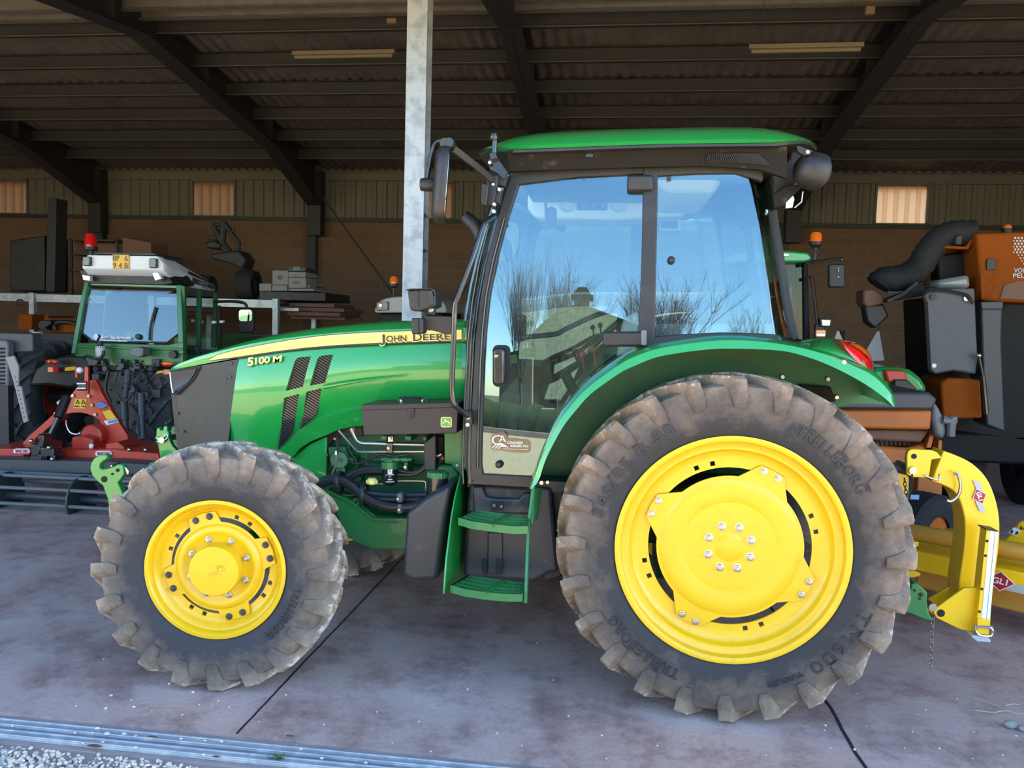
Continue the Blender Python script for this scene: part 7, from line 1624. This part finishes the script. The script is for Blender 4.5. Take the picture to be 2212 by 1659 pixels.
def chain(pts, name, par, mt, L=.026):
    n = max(2, int(sum((b-a).length for a, b in zip(pts, pts[1:]))/(L*.78))); q = resamp(pts, n+1)
    for i, (a, b) in enumerate(zip(q, q[1:])):
        d = (b-a).normalized(); s = d.orthogonal() if i % 2 else d.cross(d.orthogonal()); s = V((1, 0, 0)) if i % 2 else V((0, 1, 0)); s = (s-d*s.dot(d)).normalized(); c = (a+b)/2
        MB().tube([c+d*(L*.5*math.cos(t)*(1 if True else 1))+s*(.008*math.sin(t)) for t in [2*math.pi*k/12 for k in range(12)]], .0024, 5, closed=True).build(name, mt, par)
chain([P(*r8(x, y), 4.21) for x, y in ((700, 1280), (692, 1380), (690, 1480), (682, 1610))], 'chain_link', YM, M['steel'])
chain([P(*r8(x, y), 4.27) for x, y in ((565, 372), (560, 420), (548, 490), (535, 525))], 'chain_link', YM, M['galv_dull'])
chain([P(*r8(x, y), 4.27) for x, y in ((515, 395), (520, 450), (530, 520))], 'chain_link', YM, M['galv_dull'])
lab(pr('chain_tag', M['label_blue'], [r8(555, 500), r8(612, 502), r8(608, 532), r8(552, 530)], 4.27, 4.28, YM, .002), 'blue tag on the chain')
# angled beam, tube and deck
z_t = P(*r8(560, 735), 5.0).z
def along(u, v, z): return G(u, v, z)
tA, tB = G(*r8(480, 722), z_t), G(*r8(1500, 905), z_t)
MB().tube([tA, tB], .047, 20).build('cross_tube', M['mower_ochre'], YM)
z1_, z2_ = z_t-.10, z_t-.34
bA, bB = G(*r8(500, 840), z1_), G(*r8(1500, 1050), z1_)
d_ = (bB-bA).normalized(); nrm = V((d_.y, -d_.x, 0)); nrm = nrm if nrm.y < 0 else -nrm
cA, cB = G(*r8(470, 955), z1_-.185), None
bh = bA.z-P(*r8(500, 962), bA.y).z
MB().hexa([bA-V((0, 0, bh)), bB-V((0, 0, bh)), bB, bA, bA-V((0, 0, bh))-nrm*.25, bB-V((0, 0, bh))-nrm*.25, bB-nrm*.25, bA-nrm*.25]).build('deck_beam', M['mower_yellow'], YM, bevel=.006)
MB().hexa([bA-nrm*.25-V((0, 0, .3)), bB-nrm*.25-V((0, 0, .3)), bB-nrm*.25+V((0, 0, .02)), bA-nrm*.25+V((0, 0, .02)), bA-nrm*.8-V((0, 0, .3)), bB-nrm*.8-V((0, 0, .3)), bB-nrm*.8, bA-nrm*.8]).build('mulcher_deck', M['mower_ochre'], YM, bevel=.02)
gc = PL(*r8(1130, 1052), bA, nrm)+nrm*.002; gl1(gc, d_, V((0, 0, 1)), nrm, .078, YM)
wl_ = [PL(*r8(*q), bA, nrm)+nrm*.001 for q in ((560, 890), (596, 902), (598, 935), (580, 944), (560, 928))]
wb_ = MB().ext(wl_, nrm*.002).build('warning_label', M['label_yellow'], YM, smooth=False)
MB().tube([q+nrm*.003 for q in wl_], .003, 4, closed=True).build('label_border', M['ink'], wb_)
hz0 = PL(*r8(1140, 800), bA-nrm*.30, nrm); 
hd_ = MB().ext([PL(*r8(*q), bA-nrm*.30, nrm) for q in ((1108, 830), (1180, 765), (1250, 672), (1330, 660), (1420, 860), (1330, 890))], -nrm*.3).build('deck_hood', M['mower_yellow'], YM, bevel=.008)
sg = MB().ext([PL(*r8(*q), bA-nrm*.29, nrm) for q in ((1240, 712), (1262, 680), (1345, 690), (1320, 732))], nrm*.002).build('safety_label', M['label_yellow'], hd_, smooth=False)
MB().ext([PL(*r8(*q), bA-nrm*.29, nrm) for q in ((1180, 742), (1218, 708), (1264, 728), (1232, 768))], nrm*.002).build('safety_label', M['label_white'], hd_, smooth=False)
sm_ = MB()
for q in (((1192, 738), (1206, 722), (1212, 735), (1200, 750)), ((1222, 748), (1240, 730), (1246, 745), (1230, 758))): sm_.ext([PL(*r8(*k), bA-nrm*.287, nrm) for k in q], nrm*.002)
for x in (1262, 1285, 1308): sm_.ext([PL(*r8(*k), bA-nrm*.287, nrm) for k in ((x-10, 722), (x, 694), (x+10, 722))], nrm*.002)
sm_.build('label_symbol', M['ink'], hd_, smooth=False)
pr('gauge_wheel_disc', M['mower_yellow'], circ(*r8(555, 1010), 22, 24, 7), 4.9, 5.0, YM, .004); pr('beam_foot', M['mower_yellow'], [r8(500, 800), r8(608, 802), r8(605, 832), r8(520, 838), r8(500, 838)], 4.85, 4.95, YM, .004)
MB().ext([P(*r8(x, y), 4.7) for x, y in ((470, 360), (545, 380), (540, 590), (480, 560))], (0, .03, 0)).build('frame_upright', M['mower_yellow'], YM, bevel=.005)

# ------------------------------------------------------------------ small things on the floor
pebs = [(240, 1504), (229, 1532), (289, 1529), (328, 1535), (366, 1479), (417, 1497), (394, 1545), (472, 1515), (459, 1525), (495, 1528), (165, 1526), (284, 1513), (814, 1539), (848, 1606), (224, 1425), (460, 1433), (431, 1523), (521, 1452), (833, 1437), (618, 1502), (1783, 1568), (1781, 1578), (1871, 1570), (1971, 1582), (1846, 1621), (1793, 1617), (1983, 1544), (2000, 1535), (2104, 1582), (2029, 1618), (2101, 1639), (2166, 1632), (2195, 1591), (1954, 1617), (2135, 1417), (2068, 1510), (1850, 1499), (1005, 1329), (1160, 1390), (1074, 1585), (1127, 1611), (1228, 1548), (640, 1610), (700, 1566), (905, 1560), (1300, 1590), (1420, 1612), (1010, 1490), (1195, 1470), (1310, 1640), (1500, 1600), (1655, 1632), (930, 1625), (560, 1560)]
big = {(417, 1497), (1846, 1621), (229, 1532), (289, 1529), (240, 1504), (366, 1479)}
side_ = lambda u: 'left of the front tyre' if u < 560 else ('between the two wheels' if u < 1400 else 'right of the rear tyre')
for k, (u, v) in enumerate(pebs):
    p = G(u, v); r = .0085 if (u, v) in big else rng.uniform(.0035, .006)
    o = MB().ball((0, 0, 0), r, 8, (1, rng.uniform(.6, .85), rng.uniform(.5, .7))).build('pebble', M['stone'], sharp=50)
    o.location = (p.x, p.y, r*.5); o.rotation_euler = (0, 0, rng.uniform(0, 3)); tag(o, 'tiny white pebble lying on the concrete '+side_(u), 'pebble', 'white pebbles on the concrete '+side_(u))
for (u, v, s, lb_) in ((2183, 1568, .030, 'rounded grey stone near the dry twig at lower right'), (2213, 1576, .026, 'rounded grey stone cut by the right edge of the picture')):
    p = G(u, v+5); o = MB().ball((0, 0, 0), s, 14, (1, .75, .62)).build('stone', M['stone_grey'], sharp=60); o.location = (p.x, p.y, s*.60); tag(o, lb_, 'stone')
rb_ = [(515, 1576, .014), (568, 1588, .013), (502, 1589, .008), (436, 1607, .008), (390, 1598, .008), (722, 1618, .009), (720, 1657, .010), (541, 1604, .009)]
rb_ = [(210, 1576, .012), (231, 1588, .013), (200, 1585, .008), (162, 1585, .008), (293, 1593, .009), (27, 1570, .008), (391, 1598, .009), (443, 1602, .008), (479, 1604, .009), (650, 1620, .008), (695, 1640, .009), (790, 1650, .008), (222, 1605, .008), (179, 1607, .007), (293, 1617, .010), (268, 1588, .011), (440, 1632, .009)]
for u, v, r in rb_:
    p = G(u, v, .004); o = MB().ball((0, 0, 0), r, 8, (1, .75, .6)).build('pebble', M['stone'], sharp=50); o.location = (p.x, p.y, .004+r*.4); tag(o, 'white gravel stone lying loose on the steel door rails', 'pebble', 'white stones on the door rails')
M['leaf'] = mat('dry_leaf', (.16, .075, .045, 1), .8); M['straw'] = mat('dry_straw', (.50, .42, .28, 1), .8)
for u, v, w, lb_ in ((204, 1614, .045, 'reddish brown dry leaf on the kerb by the gravel'), (330, 1594, .030, 'dark dry leaf curled on the rails'), (627, 1592, .026, 'small brown leaf left of the floor joint'), (467, 1637, .022, 'upright dark leaf at the gravel edge')):
    p = G(u, v, .006); pts = [(-1, 0), (-.5, .35), (.1, .4), (.7, .2), (1, 0), (.6, -.25), (0, -.35), (-.6, -.3)]
    lf = MB().ext([V((p.x+a*w*.8, p.y+b*w*.6, .006+.012*abs(b)+.004*(a*a))) for a, b in pts], (0, 0, .0015)).build('dry_leaf', M['leaf']); tag(lf, lb_, 'leaf')
tw_ = MB(); zt2 = lambda x, y: (1740+x*.2134, 1400+y*.2134)
for pts in (((1705, 630), (1800, 640), (1915, 655)), ((1915, 655), (1960, 640), (2040, 635), (2140, 665), (2260, 668)), ((2040, 635), (1960, 590), (1830, 545), (1700, 500)), ((1885, 645), (1855, 605), (1830, 585)), ((2030, 582), (2100, 565), (2170, 575), (2230, 630)), ((2030, 625), (1990, 575))):
    tw_.tube([G(*zt2(*q), .008) for q in pts], .0022, 5)
tag(tw_.build('twig', M['straw']), 'forked dry straw-coloured twig on the concrete at lower right', 'twig')
gr_ = MB()
for k in range(70):
    p = G(rng.gauss(600, 7), rng.gauss(1651, 2), -.02); gr_.tube([p, p+V((rng.gauss(0, .008), rng.gauss(0, .008), .02)), p+V((rng.gauss(0, .02), rng.gauss(0, .015), rng.uniform(.03, .05)))], [.0015, .0012, .0004], 4)
M['grassy'] = mat('green_tuft', (.10, .13, .03, 1), .8); tag(gr_.build('grass_tuft', M['grassy']), 'small green tuft of grass at the rail edge below the front tyre', 'grass')
